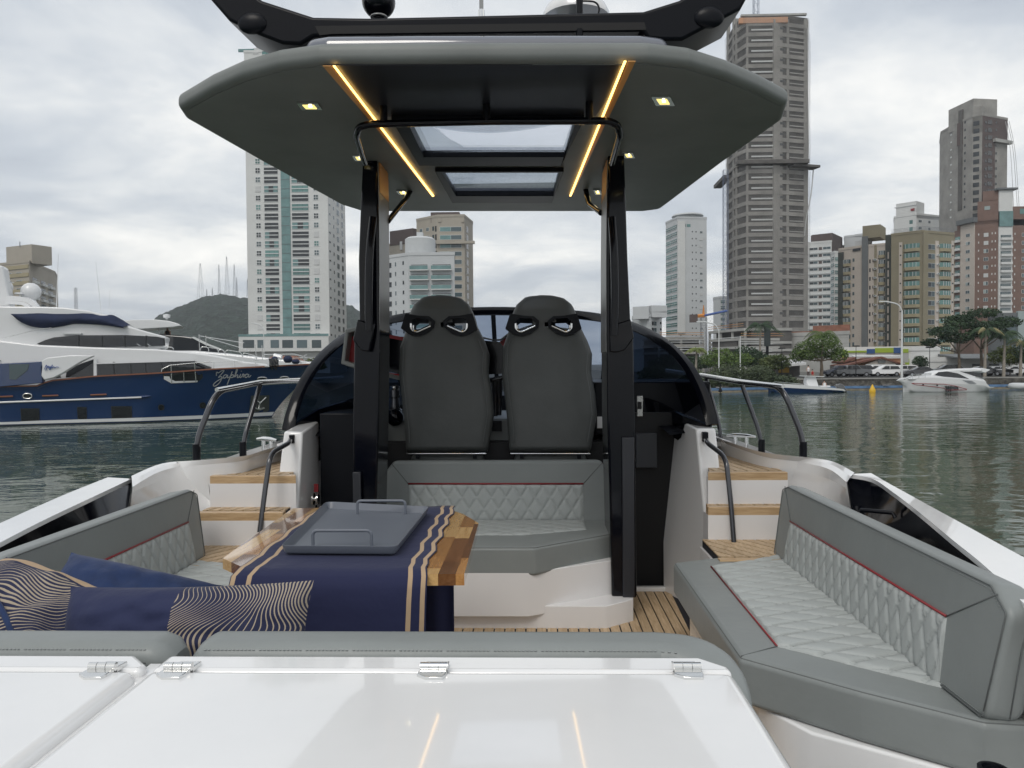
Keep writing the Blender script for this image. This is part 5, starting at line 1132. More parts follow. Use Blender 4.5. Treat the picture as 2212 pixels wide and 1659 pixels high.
# ---- right bank towers
B = Building('apartment_tower', 'slim white tower with a disc roof and green balconies on its left', [(1439, 332), (1464, 320), (1527, 322)], 482, 'wall_white2', 14)
zs = B.rows(0, 1452, 490, 14.9, 17); B.col(0, 1440, 1451, zs, 8, 'balc', 'a'); B.col(0, 1452, 1463, zs, 8, 'balc', 'a')
zs = B.rows(1, 1500, 499, 14.9, 17); B.col(1, 1495, 1497, zs, 3, 'slot'); B.col(1, 1503, 1505, zs, 3, 'slot'); B.col(1, 1512, 1518, zs, 5, 'two', 'win_mid', choose=[('shut', ''), ('two', 'win_mid')]); B.col(1, 1470, 1472, zs, 3, 'slot')
B.block(1, 1464, 1480, 478, 720, .5, 'wall_white', 'pier'); c = B.at(1, 1492); z1 = A(1492, 463, c.y).z
MB().lathe([(.01, 0), (5.0, 0), (5.0, 4), (5.6, 4.0), (6.6, 4.3), (6.2, 4.9), (.01, 5.3)], (c.x, c.y + 6, z1 - 4.1), 26).build('disc_roof', 'wall_white2', B.o, smooth=30)
B.block(1, 1476, 1482, 484, 490, .1, 'win_green', 'roof_window'); B.block(1, 1484, 1492, 484, 490, .1, 'win_green', 'roof_window')
B = Building('apartment_block', 'pale block with stacked blue balconies, left behind the scaffolded tower', [(1541, 300), (1556, 295), (1592, 295)], 645, 'wall_white2', 12)
zs = B.rows(1, 1560, 649, 12.4, 8); B.col(1, 1557, 1566, zs, 6, 'balc', 'a'); B.col(1, 1569, 1578, zs, 6, 'balc', 'd')
# construction tower
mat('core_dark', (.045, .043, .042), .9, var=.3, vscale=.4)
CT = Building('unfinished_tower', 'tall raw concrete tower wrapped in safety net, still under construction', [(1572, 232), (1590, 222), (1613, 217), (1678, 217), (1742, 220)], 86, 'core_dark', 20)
rows_y = [48 + 22.75 * k for k in range(31)]
NETC = CT.c
for k, y in enumerate(rows_y):
    z = A(1640, y, 217).z; q = inset([Vector(v) for v in ccw(CT.plan)], -.35)
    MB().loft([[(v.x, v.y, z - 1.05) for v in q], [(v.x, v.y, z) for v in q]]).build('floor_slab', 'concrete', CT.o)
for i, px, w in ((0, 1574, 3), (0, 1586, 2), (1, 1592, 2), (2, 1614, 3), (3, 1679, 18), (3, 1700, 4), (3, 1739, 8), (2, 1676, 4)): CT.block(i, px - w / 2 - .5, px + w / 2 + .5, 42, 722, .30, 'concrete', 'pier')
zz = CT.rows(3, 1690, 60, 22.75, 29)
CT.col(3, 1683, 1691, zz, 5, 'slot', 'win_dark', out=.31); CT.col(2, 1622, 1672, CT.rows(2, 1640, 64, 22.75, 28), 3, 'slot', 'frame_white', name='guard_rail', out=.4)
CT.col(3, 1703, 1735, CT.rows(3, 1720, 68, 22.75, 28), 2, 'slot', 'concrete_lt', name='guard_rail', out=.4)
CT.block(2, 1590, 1742, 350, 358, 2.2, 'concrete_dk', 'safety_deck'); CT.block(3, 1700, 1756, 358, 363, 3.0, 'concrete_dk', 'safety_deck'); CT.block(0, 1556, 1578, 400, 407, 2.0, 'concrete_dk', 'safety_deck')
CT.block(2, 1600, 1740, 33, 37, .6, 'concrete_lt', 'roof_railing'); CT.block(2, 1596, 1700, 40, 52, .5, 'salmon', 'fresh_brickwork')
def netmat(name, col, dens):
    m = bpy.data.materials.new(name); m.use_nodes = True; t = m.node_tree; t.nodes.clear(); d = N(t, 'ShaderNodeBsdfDiffuse'); d.inputs[0].default_value = (*col, 1); tr = N(t, 'ShaderNodeBsdfTransparent'); mx_ = N(t, 'ShaderNodeMixShader')
    g = t.nodes.new('ShaderNodeNewGeometry'); mp_ = N(t, 'ShaderNodeMapping'); mp_.inputs['Scale'].default_value = (.3, .3, .05); t.links.new(g.outputs['Position'], mp_.inputs[0]); nz = N(t, 'ShaderNodeTexNoise', i_Scale=1.0, i_Detail=5.0); t.links.new(mp_.outputs[0], nz.inputs['Vector'])
    mr = N(t, 'ShaderNodeMapRange'); t.links.new(nz.outputs[0], mr.inputs[0]); mr.inputs[1].default_value = .3; mr.inputs[2].default_value = .7; mr.inputs[3].default_value = dens * .6; mr.inputs[4].default_value = min(1, dens * 1.5); t.links.new(mr.outputs[0], mx_.inputs[0])
    t.links.new(tr.outputs[0], mx_.inputs[1]); t.links.new(d.outputs[0], mx_.inputs[2]); o_ = N(t, 'ShaderNodeOutputMaterial'); t.links.new(mx_.outputs[0], o_.inputs[0]); MATS[name] = m
netmat('safety_net', (.33, .32, .31), .20)
P = [A(1566, 789, 231), A(1589, 789, 220.5), A(1612, 789, 215), A(1678, 789, 215), A(1746, 789, 218), A(1749, 789, 238)]
for y0, y1 in ((38, 352), (362, 722)):
    mb = MB(); pts = []
    for i in range(len(P) - 1):
        for k in range(7): pts.append(P[i] + (P[i + 1] - P[i]) * (k / 7))
    pts.append(P[-1]); rows = []
    for j in range(13):
        y = y0 + (y1 - y0) * j / 12; rows.append([Vector((p.x + .25 * mnoise.noise(Vector((i * .7, j * .6, 1))), p.y - .1 - .3 * abs(mnoise.noise(Vector((i * .9, j * .3, 5)))), A(1640, y, 217).z)) for i, p in enumerate(pts)])
    mb.loft(rows, close=False, caps=False); mb.build('safety_net', 'safety_net', CT.o, smooth=180)
# hoist mast left of it, loose net rope right
def lattice(name, label, base, hh, w, m, parent=None, cat='mast', taper=1.0, step=None, group=None, rad=None):
    mb = MB(); n = max(4, int(hh / (step or w * 1.3))); r_ = rad or w * .05; base = Vector(base)
    cs = lambda t: [base + Vector((sx * w / 2 * (1 - (1 - taper) * t), sy * w / 2 * (1 - (1 - taper) * t), hh * t)) for sx, sy in ((-1, -1), (1, -1), (1, 1), (-1, 1))]
    for j in range(4): mb.tube([cs(0)[j], cs(1)[j]], r_, 4)
    for i in range(n):
        a, b = cs(i / n), cs((i + 1) / n)
        for j in range(4): mb.tube([a[j], b[(j + 1) % 4]], r_ * .6, 3); mb.tube([b[j], b[(j + 1) % 4]], r_ * .6, 3)
    o = mb.build(name, m, parent)
    if label: tag(o, label, cat, group)
    return o
mat('mast_grey', (.22, .23, .25), .6); mat('mast_blue', (.16, .19, .27), .6)
b_ = A(1567.5, 700, 226); lattice('hoist_mast', None, (b_.x, b_.y, 1), A(1568, 375, 226).z, 1.3, 'mast_blue', CT.o)
b_ = A(1646, 33, 225); lattice('crane_mast', None, (b_.x, b_.y + 6, b_.z - 1), 9, 1.4, 'mast_blue', CT.o)
a_, c_ = A(1757, 366, 219), A(1738, 510, 219); MB().tube(spline([a_, A(1752, 420, 219), A(1742, 470, 219), c_], 6), .16, 5).build('hanging_net', 'shutter', CT.o, smooth=60)
MB().tube([A(1744, 60, 219), A(1747, 352, 218)], .10, 5).build('hanging_rope', 'shutter', CT.o)
# podium of the site, its neighbour, concrete wall
def podium(label, x0, x1, Y0, Y1, ys, m='concrete_lt', ybase=785):
    p, q = A(x0, 789, Y0), A(x1, 789, Y1); th_ = thing('unfinished_podium', label, 'building', ((p.x + q.x) / 2, (p.y + q.y) / 2, 1)); t = (q - p); t.z = 0; L_ = t.length; t.normalize(); nrm = Vector((t.y, -t.x, 0)); dp = -nrm * 12
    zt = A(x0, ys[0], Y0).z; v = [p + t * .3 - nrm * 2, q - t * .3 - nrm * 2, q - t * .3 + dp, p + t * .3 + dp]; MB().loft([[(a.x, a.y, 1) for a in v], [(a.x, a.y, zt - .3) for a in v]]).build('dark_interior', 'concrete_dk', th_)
    for y in ys:
        z = A(x0, y, Y0).z; v = [p, q, q + dp, p + dp]; MB().loft([[(a.x, a.y, z - .55) for a in v], [(a.x, a.y, z) for a in v]]).build('floor_slab', m, th_)
        k = 0
        for dz in (.5, 1.0): MB().tube([Vector((p.x, p.y, z + dz)) + nrm * .05, Vector((q.x, q.y, z + dz)) + nrm * .05], .07, 4).build('guard_rail', 'frame_white' if y > ys[0] else 'timber', th_)
    n = max(2, int(L_ / 4.5))
    for i in range(n + 1):
        c_ = p + t * (L_ * i / n) - nrm * .4; MB().box((c_.x - .25, c_.y - .25, 1), (c_.x + .25, c_.y + .25, zt - .56)).build('column', m, th_)
    return th_
podium('open concrete floors with white rails under the netted tower', 1600, 1700, 172, 176, [730, 748, 764])
podium('narrow open concrete frame beside the dark sign post', 1530, 1606, 190, 173, [716, 742, 757, 770])
podium('low unfinished block with orange safety netting, right of the windscreen arch', 1425, 1520, 178, 180, [728, 744, 760], 'concrete')
B = Building('concrete_building', 'bare grey concrete wall building with a strip of brick on top', [(1699, 178), (1834, 168)], 724, 'concrete_lt', 14)
B.block(0, 1754, 1833, 704, 722, -.4, 'brick_red', 'brick_strip', .8); B.block(0, 1700, 1754, 717, 722, -.2, 'brick_red', 'brick_strip', .6)
for y in (733, 744, 756): B.block(0, 1700, 1833, y, y + .5, .02, 'concrete', 'joint')
mat('sign_dark', (.02, .03, .03), .5)
s_ = thing('advertising_pillar', 'tall narrow dark sign on a black post before the building site', 'sign', tuple(A(1661, 782, 140)))
a_, b_ = A(1655, 745, 140), A(1669, 702, 140); MB().box((A(1520, 700, 140).x, 140, 3), (A(1520, 700, 140).x + .01, 140.01, 3.01)) ; q0, q1 = A(1655 - 0, 750, 140), A(1669, 700, 140)
q0, q1 = A(1655 - 0, 748, 140), A(1669, 704, 140)
s_.location = A(1662, 782, 140); WORLD_ORIGIN[s_.name] = Vector(s_.location)
def sgn_post(par, x, ytop, ymid, ybot, Y, w, m1='sign_dark'):
    a, b = A(x - w / 2, ymid, Y), A(x + w / 2, ytop, Y); MB().box((a.x, Y, a.z), (b.x, Y + .35, b.z)).build('sign_panel', m1, par); c = A(x, ybot, Y); MB().box((c.x - .22, Y + .05, 1), (c.x + .22, Y + .3, a.z)).build('post', 'black_satin', par)
for ch in list(bpy.data.objects):
    pass
sgn_post(s_, 1662 - 4.0 * 0 - 4, 703, 748, 782, 140, 13)
# striped white block, curved block
B = Building('apartment_tower', 'white block with brown window stripes and a brown crown, right of the netted tower', [(1740, 335), (1796, 330), (1822, 345)], 526, 'wall_white', 12)
zs = B.rows(0, 1770, 534, 14.9, 13); B.col(0, 1748, 1766, zs, 5.5, 'two', 'win_dark'); B.col(0, 1768, 1775, zs, 6, 'slot', 'wall_dkbrown'); B.col(0, 1777, 1794, zs, 5.5, 'two', 'win_mid'); B.block(0, 1750, 1796, 508, 527, -1, 'wall_dkbrown', 'brown_crown', 8); B.block(1, 1796, 1818, 503, 570, .2, 'wall_dkbrown', 'brown_crown', 8)
for z in B.rows(0, 1745, 532, 14.9, 13): pass
B.col(0, 1742, 1796, B.rows(0, 1770, 544, 14.9, 12), 3, 'slot', 'frame_white', name='white_band', out=.5)
B = Building('apartment_tower', 'narrow white rounded block squeezed behind the dark green stair strip', [(1794, 300), (1802, 296), (1814, 297)], 548, 'wall_white', 8)
for i, (x0, x1) in enumerate(((1795, 1801), (1803, 1812))): B.col(i, x0, x1, B.rows(i, x0 + 2, 556, 14.2, 14), 7, 'balc', 'a')
B = Building('apartment_block', 'plain pale block seen above the rounded white block', [(1823, 340), (1862, 335)], 512, 'wall_white2', 8); B.block(0, 1846, 1862, 506, 513, 0, 'wall_white2', 'roof_house', 5)
# cream, olive and dark green block
B = Building('apartment_tower', 'cream block with dark green vertical slabs and olive roof cube', [(1811, 262), (1862, 255), (1925, 250)], 540, 'wall_cream', 12)
B.block(0, 1811, 1822, 546, 755, .4, 'wall_dkgreen', 'green_slab'); zs = B.rows(0, 1830, 560, 18.0, 11); B.col(0, 1822, 1837, zs, 15, 'bay', 'win_mid', name='bay_window'); B.col(0, 1841, 1845, zs, 7, 'slot', 'win_mid')
B.block(1, 1862, 1875, 512, 755, .9, 'wall_slate', 'slate_slab'); B.block(1, 1863, 1901, 489, 516, .6, 'wall_olive', 'roof_cube', 8); zs = B.rows(1, 1885, 560, 19.0, 11); B.col(1, 1877, 1880, zs, 8, 'slot', 'win_dark'); B.col(1, 1884, 1886, zs, 6, 'slot', 'win_dark')
B.col(1, 1896, 1911, B.rows(1, 1900, 541, 19.5, 11), 16, 'bay', 'win_mid', name='bay_window'); B.block(1, 1912, 1925, 508, 755, .5, 'wall_dkgreen', 'green_slab'); B.block(1, 1888, 1893, 530, 755, .3, 'wall_olive', 'pier'); B.col(1, 1889, 1892, B.rows(1, 1890, 560, 19.5, 10), 3, 'ac', name='air_conditioner', out=.3)
B.col(1, 1917, 1920, B.rows(1, 1918, 545, 19.5, 11), 14, 'slot', 'wall_cream', name='white_strip', out=.55)
B.block(0, 1838, 1860, 520, 545, -2, 'wall_white2', 'roof_house', 6); B.block(0, 1842, 1858, 538, 543, .3, 'win_dark', 'roof_terrace')
B = Building('apartment_tower', 'olive apartment block with three stacks of rounded bay windows', [(1924, 246), (1990, 240), (2060, 246)], 508, 'wall_olive', 14)
zs = B.rows(0, 1965, 526, 20.2, 12); B.col(0, 1950, 1986, zs, 17, 'bay', 'win_green', name='bay_window'); B.block(0, 1941, 1948, 524, 755, .15, 'wall_cream', 'cream_strip'); B.col(0, 1943, 1946, B.rows(0, 1945, 530, 20.2, 12), 3, 'slot', 'win_dark', out=.16)
zs = B.rows(1, 2010, 528, 20.2, 12); B.block(1, 1990, 2000, 500, 755, .6, 'wall_olive', 'pier'); B.col(1, 2003, 2018, zs, 11, 'two', 'win_dark'); B.col(1, 2021, 2025, zs, 4, 'ac', name='air_conditioner'); B.block(1, 2018.5, 2026, 520, 755, .1, 'wall_cream', 'cream_strip', .1); B.col(1, 2028, 2051, B.rows(1, 2040, 526, 20.2, 12), 17, 'bay', 'win_green', name='bay_window'); B.block(1, 2053, 2058, 520, 755, .15, 'wall_cream', 'cream_strip'); B.col(1, 2054, 2057, B.rows(1, 2055, 530, 20.2, 12), 3, 'slot', 'win_dark', out=.16)
for z_ in (.4, .8, 1.2): 
    p, q = B.c[0], B.c[1]; MB().tube([Vector((p.x, p.y, B.zt + .4 + z_)), Vector((q.x, q.y, B.zt + .4 + z_)), Vector((B.c[2].x, B.c[2].y, B.zt + .4 + z_))], .05, 4).build('roof_rail', 'mast_grey', B.o)
B = Building('apartment_block', 'white stepped block with a small red sign, behind the olive block', [(1930, 345), (1978, 338), (2034, 345)], 470, 'wall_white', 10)
B.block(0, 1934, 1978, 441, 471, .05, 'wall_white', 'roof_house', 8); B.block(1, 1978, 2032, 460, 471, 0, 'wall_white2', 'roof_house', 8); B.block(0, 1966, 1974, 451, 456, .3, 'piping_red', 'red_sign'); B.block(0, 1931, 1978, 448, 450, .3, 'frame_white', 'cornice')
zs = B.rows(1, 2000, 476, 15, 3); B.col(1, 1982, 1989, zs, 6, 'two', 'win_mid'); B.col(1, 2003, 2008, zs, 6, 'two', 'win_mid'); B.col(0, 1963, 1970, zs, 8, 'slot', 'win_green')
# grey unfinished tower, far right
B = Building('unfinished_tower', 'grey and brown unfinished tower with hanging ropes, farthest right', [(2029, 312), (2064, 300), (2097, 292), (2118, 290), (2172, 296)], 287, 'concrete', 14)
B.block(1, 2044, 2097, 238, 288, -.3, 'concrete', 'upper_storeys', 10); B.block(2, 2097, 2119, 232, 288, 0, 'concrete', 'upper_storeys', 10); B.block(3, 2118, 2172, 250, 300, 0.1, 'wall_dkbrown', 'brown_facing', 10); B.block(3, 2118, 2145, 290, 455, .12, 'wall_dkbrown', 'brown_facing')
B.col(2, 2099, 2112, B.rows(2, 2105, 262, 16.6, 14), 9, 'slot', 'win_dark', out=.06); B.col(3, 2123, 2127, B.rows(3, 2125, 262, 16.6, 12), 6, 'slot', 'win_dark', out=.16); B.col(3, 2129, 2138, B.rows(3, 2135, 260, 16.6, 12), 9, 'slot', 'win_dark', out=.16); B.col(3, 2146, 2149, B.rows(3, 2147, 262, 16.6, 12), 5, 'slot', 'win_dark', out=.12)
B.col(0, 2050, 2053, B.rows(0, 2051, 290, 16.2, 12), 3, 'slot', 'frame_white'); B.col(1, 2080, 2083, B.rows(1, 2081, 262, 16.6, 12), 5, 'slot', 'win_dark', out=.05); B.block(1, 2068, 2076, 240, 455, .3, 'concrete_dk', 'hoist_shaft')
B.block(3, 2140, 2177, 300, 307, 1.2, 'concrete_lt', 'platform'); 
for x0, x1 in ((2172, 2190), (2176, 2198), (2180, 2202)): MB().tube(spline([A(x0, 262, 294), A((x0 + x1) / 2 + 2, 330, 294), A(x1, 455, 294)], 6), .10, 4).build('hanging_rope', 'shutter', B.o)
# brown brick block
B = Building('apartment_tower', 'brown brick block with white balconies and a glazed corner shaft', [(2066, 296), (2104, 288), (2154, 284), (2184, 284), (2290, 284)], 486, 'wall_brown', 14)
B.block(0, 2060, 2076, 500, 700, .1, 'wall_brown', 'facing'); B.block(0, 2074, 2104, 488, 700, .25, 'wall_cream', 'cream_facing')
B.block(1, 2109, 2154, 436, 486, 0, 'wall_brown', 'upper_storeys', 9); B.block(1, 2120, 2154, 414, 436, 0, 'wall_brown', 'upper_storeys', 8); B.block(3, 2184, 2290, 446, 487, .0, 'wall_brown', 'upper_storeys', 9)
B.block(2, 2154, 2183, 412, 700, .5, 'wall_white', 'white_shaft'); B.block(2, 2154, 2183, 457, 490, .8, 'glass_teal', 'corner_glazing'); B.block(2, 2147, 2192, 407, 411, 1.2, 'wall_slate', 'roof_slab', 6)
zs = B.rows(1, 2130, 503, 17.5, 12); B.col(1, 2123, 2133, zs, 8, '', choose=[('two', 'win_curtain'), ('shut', ''), ('two', 'win_mid')]); B.col(1, 2111, 2113, zs, 4, 'slot', 'frame_white'); B.col(1, 2140, 2142, zs, 4, 'slot', 'frame_white'); B.col(1, 2147, 2149, zs, 4, 'slot', 'frame_white')
B.col(2, 2157, 2181, B.rows(2, 2170, 508, 17.5, 12), 9, 'wbal', 'win_mid', name='balcony', out=.5); B.col(3, 2205, 2212, B.rows(3, 2208, 503, 17.5, 12), 8, 'two', 'win_mid'); B.col(3, 2189, 2191, B.rows(3, 2190, 503, 17.5, 12), 4, 'slot', 'frame_white')
B.col(0, 2086, 2095, B.rows(0, 2090, 505, 17.5, 12), 7, '', choose=[('two', 'win_curtain'), ('two', 'win_mid')], out=.26); B.col(0, 2062, 2073, B.rows(0, 2067, 512, 18, 11), 10, 'wbal', 'win_green', name='balcony', out=.1)
B.block(1, 2124, 2136, 446, 454, .1, 'win_curtain', 'window'); B.block(3, 2200, 2212, 446 + 5, 462, .1, 'win_green', 'window')
B.block(0, 2070, 2108, 478, 488, 1.5, 'wall_slate', 'roof_slab')
B = Building('office_building', 'low modern grey office with tall glass front at the right edge', [(2140, 168), (2165, 165), (2290, 165)], 683, 'wall_slate', 12)
for x0, x1 in ((2168, 2180), (2182, 2194)): B.block(1, x0, x1, 684, 760, .1, 'win_mid', 'window')
B.block(1, 2196, 2290, 672, 760, .4, 'win_curtain', 'glass_front')
# ---- low shore buildings
B = Building('shop_building', 'low white building with lime green and blue panels behind the tiled restaurant', [(1820, 140), (1968, 136), (2030, 136)], 756, 'wall_white', 10)
B.block(0, 1818, 1872, 758, 762, .2, 'lime', 'green_band'); B.block(0, 1818, 1826, 756, 790, .25, 'lime', 'green_panel'); B.block(0, 1872, 1890, 754, 764, .2, 'deep_blue', 'blue_panel'); B.block(0, 1890, 1938, 752, 762, .25, 'lime', 'green_panel'); B.block(0, 1930, 1946, 751, 763, .3, 'deep_blue', 'blue_panel'); B.block(0, 1946, 1962, 754, 762, .3, 'lime', 'green_panel'); B.block(0, 1940, 1955, 775, 783, .1, 'deep_blue', 'blue_panel'); B.block(0, 1955, 1964, 775, 790, .2, 'lime', 'green_panel')
B = Building('garden_wall', 'long white wall and gate buildings behind the parked white cars', [(2000, 134), (2230, 132)], 778, 'wall_white', 3)
for x0, x1 in ((2100, 2122), (2137, 2158)): B.block(0, x0, x1, 786, 800, .1, 'wall_slate', 'gate')
p, q = A(2060, 768, 131), A(2190, 768, 131); MB().hexa([(p.x, 128, p.z - .6), (q.x, 128, p.z - .6), (q.x, 136, p.z), (p.x, 136, p.z)], [(p.x, 128, p.z - .45), (q.x, 128, p.z - .45), (q.x, 136, p.z + .3), (p.x, 136, p.z + .3)]).build('lean_roof', 'wall_slate', B.o)
# restaurant
rs = thing('restaurant', 'low restaurant with tiled gable roof, salmon upper wall and dark terrace', 'building', tuple(A(1890, 806, 130)[:2]) + (1.1,))
def blk(x0, x1, y0, y1, Y0, dep, m, nm): p, q = A(x0, y1, Y0), A(x1, y0, Y0); return MB().box((p.x, Y0, max(p.z, 1.05)), (q.x, Y0 + dep, q.z)).build(nm, m, rs)
blk(1850, 1950, 774, 790, 131, 5, 'salmon', 'upper_wall'); blk(1822, 1958, 789, 812, 131.5, 6, 'concrete_dk', 'dark_terrace'); blk(1872, 1935, 786.5, 788.5, 127.5, .5, 'frame_white', 'white_fascia')
def slope(pts, nm, m, Y0, Y1): mb = MB(); P = [A(x, y, Y0) for x, y in pts]; mb.prism(P, (0, Y1 - Y0, 0)); mb.build(nm, m, rs)
slope([(1822, 789), (1905, 770), (1962, 789), (1956, 790.5), (1905, 774), (1826, 791)], 'gable_roof', 'tile_roof', 128, 134); slope([(1872, 787), (1905, 774), (1940, 787)], 'gable_wall', 'wall_cream', 128.5, 129); slope([(1845, 771), (1950, 769), (1950, 771), (1845, 773)], 'ridge_tiles', 'frame_white', 130.5, 131)
slope([(1820, 781), (1850, 771), (1850, 774), (1822, 785)], 'side_roof', 'tile_roof', 130, 135); slope([(1897, 779), (1913, 779), (1913, 784), (1897, 784)], 'name_board', 'wall_slate', 128.3, 128.5)
for i in range(30):
    x = 1846 + i * 3.5; p = A(x, 770.5, 130.4); MB().tube([p, p + Vector((0, .9, .12))], .13, 5).build('roof_tile', 'frame_white', rs)
for x in (1826, 1845, 1870, 1895, 1920, 1945): p = A(x, 806, 128.6); MB().box((p.x - .12, 128.5, 1.1), (p.x + .12, 128.8, A(x, 789, 128.6).z)).build('post', 'timber', rs)
k_ = thing('kiosk', 'small kiosk with a white slanted roof and yellow board left of the round tree', 'kiosk', tuple(A(1700, 805, 120)[:2]) + (1.05,))
p, q = A(1668, 790, 120), A(1732, 788, 120); MB().hexa([(p.x, 118, p.z - .3), (q.x, 118, q.z), (q.x, 124, q.z + .5), (p.x, 124, p.z + .2)], [(p.x, 118, p.z), (q.x, 118, q.z + .35), (q.x, 124, q.z + .9), (p.x, 124, p.z + .5)]).build('roof', 'white_paint', k_)
MB().box((p.x + 1, 120, 1.05), (q.x - .3, 123.5, p.z + .1)).build('walls', 'concrete_dk', k_); c = A(1693, 798, 119.9); mat('ochre', (.45, .28, .04), .7); MB().box((c.x - .8, 119.8, c.z - .5), (c.x + .8, 119.95, c.z + .5)).build('yellow_board', 'ochre', k_)
# ============================================================ sea wall, rocks, pontoon
sw = MB(); n = 160
for j in range(5):
    for i in range(n + 1):
        x = -20 + 320 * i / n; z = -.3 + 1.75 * j / 4 * .78; sw.v.append((x, YS + .25 * mnoise.noise(Vector((x * .6, z * 2, 0))) - .25 + .2 * j / 4, z))
for j in range(4):
    for i in range(n): k = j * (n + 1) + i; sw.f.append((k, k + 1, k + n + 2, k + n + 1))
o = sw.build('sea_wall', 'wallstone', None, smooth=180); tag(o, 'dark rough stone wall along the right bank', 'wall')
MB().box((-20, YS - .1, 1.06), (300, YS + 1.2, 1.16)).build('coping', 'concrete', o)
rk = []
for q in range(5):
    mb = MB(); mb.ball((0, 0, 0), .5, 8, (1.5, .9, .6)); mb.v = [tuple(Vector(v) * (1 + .5 * mnoise.noise(Vector(v) * 2.5 + Vector((q * 9, 0, 0))))) for v in mb.v]
    me = bpy.data.meshes.new('rock'); me.from_pydata(mb.v, [], mb.f); me.materials.append(MATS['wallstone']); rk.append(me)
mb = MB()
for i in range(420):
    x = random.uniform(28, 130); s_ = random.uniform(.35, 1.3); src = random.choice(rk); a = random.random() * 6; c = Vector((x, YS - .5 - random.random() * 2.6, -.1 + random.random() * .35)); M = Matrix.Rotation(a, 3, 'Z')
    mb.add([c + M @ (v.co * s_) for v in src.vertices], [tuple(p.vertices) for p in src.polygons])
o = mb.build('rock', 'wallstone', None); tag(o, 'tumbled dark rocks at the foot of the sea wall', 'rocks', kind='stuff')
mat('pontoon_blue', (.10, .19, .34), .6, var=.3, vscale=1.5); mat('pontoon_side', (.30, .255, .19), .8, var=.35, vscale=1.2)
for x0, x1, Y0, Y1, lab in ((1500, 1692, 87, 90, 'long floating pontoon with faded blue edge in front of the mangroves'), (1755, 2030, 91, 93, 'floating pontoon with blue edge between the two small boats'), (2055, 2300, 93, 94, 'floating pontoon with blue edge beside the inflatable')):
    p, q = A(x0, 789, Y0), A(x1, 789, Y1); t = thing('pontoon', lab, 'pontoon', (p.x, p.y, 0)); d = Vector((-(q.y - p.y), q.x - p.x, 0)).normalized() * 2.4
    f = lambda a, b, nm, m, o_: MB().loft([[(v.x, v.y, a) for v in (p - d * o_, q - d * o_, q + d, p + d)], [(v.x, v.y, b) for v in (p - d * o_, q - d * o_, q + d, p + d)]]).build(nm, m, t)
    f(-.2, .26, 'hull', 'pontoon_side', 0); f(.26, .31, 'deck', 'concrete', .01); f(.5, .80, 'fender_edge', 'pontoon_blue', .03) if False else MB().loft([[(v.x, v.y, z) for v in (p - d * .03, q - d * .03, q + d * .02, p + d * .02)] for z in (.18, .46)]).build('blue_edge', 'pontoon_blue', t)
    L_ = (q - p).length; k = 0
    while k * 6 + 3 < L_: c = p + (q - p) * ((k * 6 + 3) / L_) - d * .05; MB().tube([(c.x - .35, c.y - .05, .5), (c.x + .35, c.y - .05, .5)], .06, 5).build('cleat', 'mast_grey', t); k += 1
c = A(1556, 846, 86.5); MB().lathe([(.01, 0), (.25, .1), (.1, .5), (.05, .9), (.01, .95)], (c.x, c.y, 0), 10).build('marker_float', 'black_satin').__setitem__('label', 'small black cone float beside the left pontoon'); bpy.data.objects['marker_float']['category'] = 'buoy'
mat('buoy_yellow', (.70, .42, .02), .5); c = A(1884.5, 850, 84); o = MB().lathe([(.01, -.1), (.30, -.05), (.34, .2), (.18, .55), (.05, .82), (.01, .85)], (c.x, c.y, 0), 14).build('buoy', 'buoy_yellow', None, smooth=50); tag(o, 'yellow conical buoy floating between the two moored boats', 'buoy')
# ============================================================ vegetation
def leafmat(name, c0, c1, sc=.6):
    m = mat(name, c0, .65, spec=.25); t = m.node_tree; b = t.nodes['Principled BSDF']; g = t.nodes.new('ShaderNodeNewGeometry'); nz = N(t, 'ShaderNodeTexNoise', i_Scale=sc, i_Detail=4.0); t.links.new(g.outputs['Position'], nz.inputs['Vector'])
    rp = ramp(t, [(.35, c0), (.65, c1)], nz.outputs[0]); t.links.new(rp.outputs[0], b.inputs['Base Color']); return m
leafmat('leaf_mangrove', (.045, .065, .035), (.10, .125, .065)); leafmat('leaf_bright', (.055, .10, .022), (.115, .17, .045)); leafmat('leaf_dark', (.020, .042, .022), (.05, .085, .04)); leafmat('leaf_palm', (.055, .085, .03), (.13, .16, .06)); leafmat('leaf_olive', (.085, .12, .03), (.17, .20, .06)); leafmat('leaf_dry', (.22, .19, .09), (.33, .29, .16))
mat('bark', (.12, .095, .07), .9, var=.3, vscale=2); mat('bark_pale', (.28, .25, .21), .9, var=.2, vscale=2)
def crown(cl, n, sz, m, parent, name='crown'):
    mb = MB()
    for c, rx, ry, rz in cl:
        k = int(n * (rx * rz) / sum(a[1] * a[3] for a in cl))
        for i in range(k):
            while True:
                v = Vector((random.uniform(-1, 1), random.uniform(-1, 1), random.uniform(-1, 1)))
                if v.length < 1 and v.length > .45 + .2 * mnoise.noise(v * 3 + Vector(c)): break
            v *= (.86 + .28 * mnoise.noise(v * 2.4 + Vector(c) * .7)); p = Vector(c) + Vector((v.x * rx, v.y * ry, v.z * rz)); s_ = sz * random.uniform(.6, 1.3)
            a = Vector((random.gauss(0, 1), random.gauss(0, 1), random.gauss(0, .6))).normalized(); b = a.cross(Vector((random.gauss(0, 1), random.gauss(0, 1), random.gauss(0, 1)))).normalized()
            mb.add([p - a * s_ - b * s_ * .3, p + b * s_ * .5, p + a * s_, p - b * s_ * .5 + a * s_ * .2], [(0, 1, 2), (0, 2, 3)])
    return mb.build(name, m, parent, flat_normals=True)
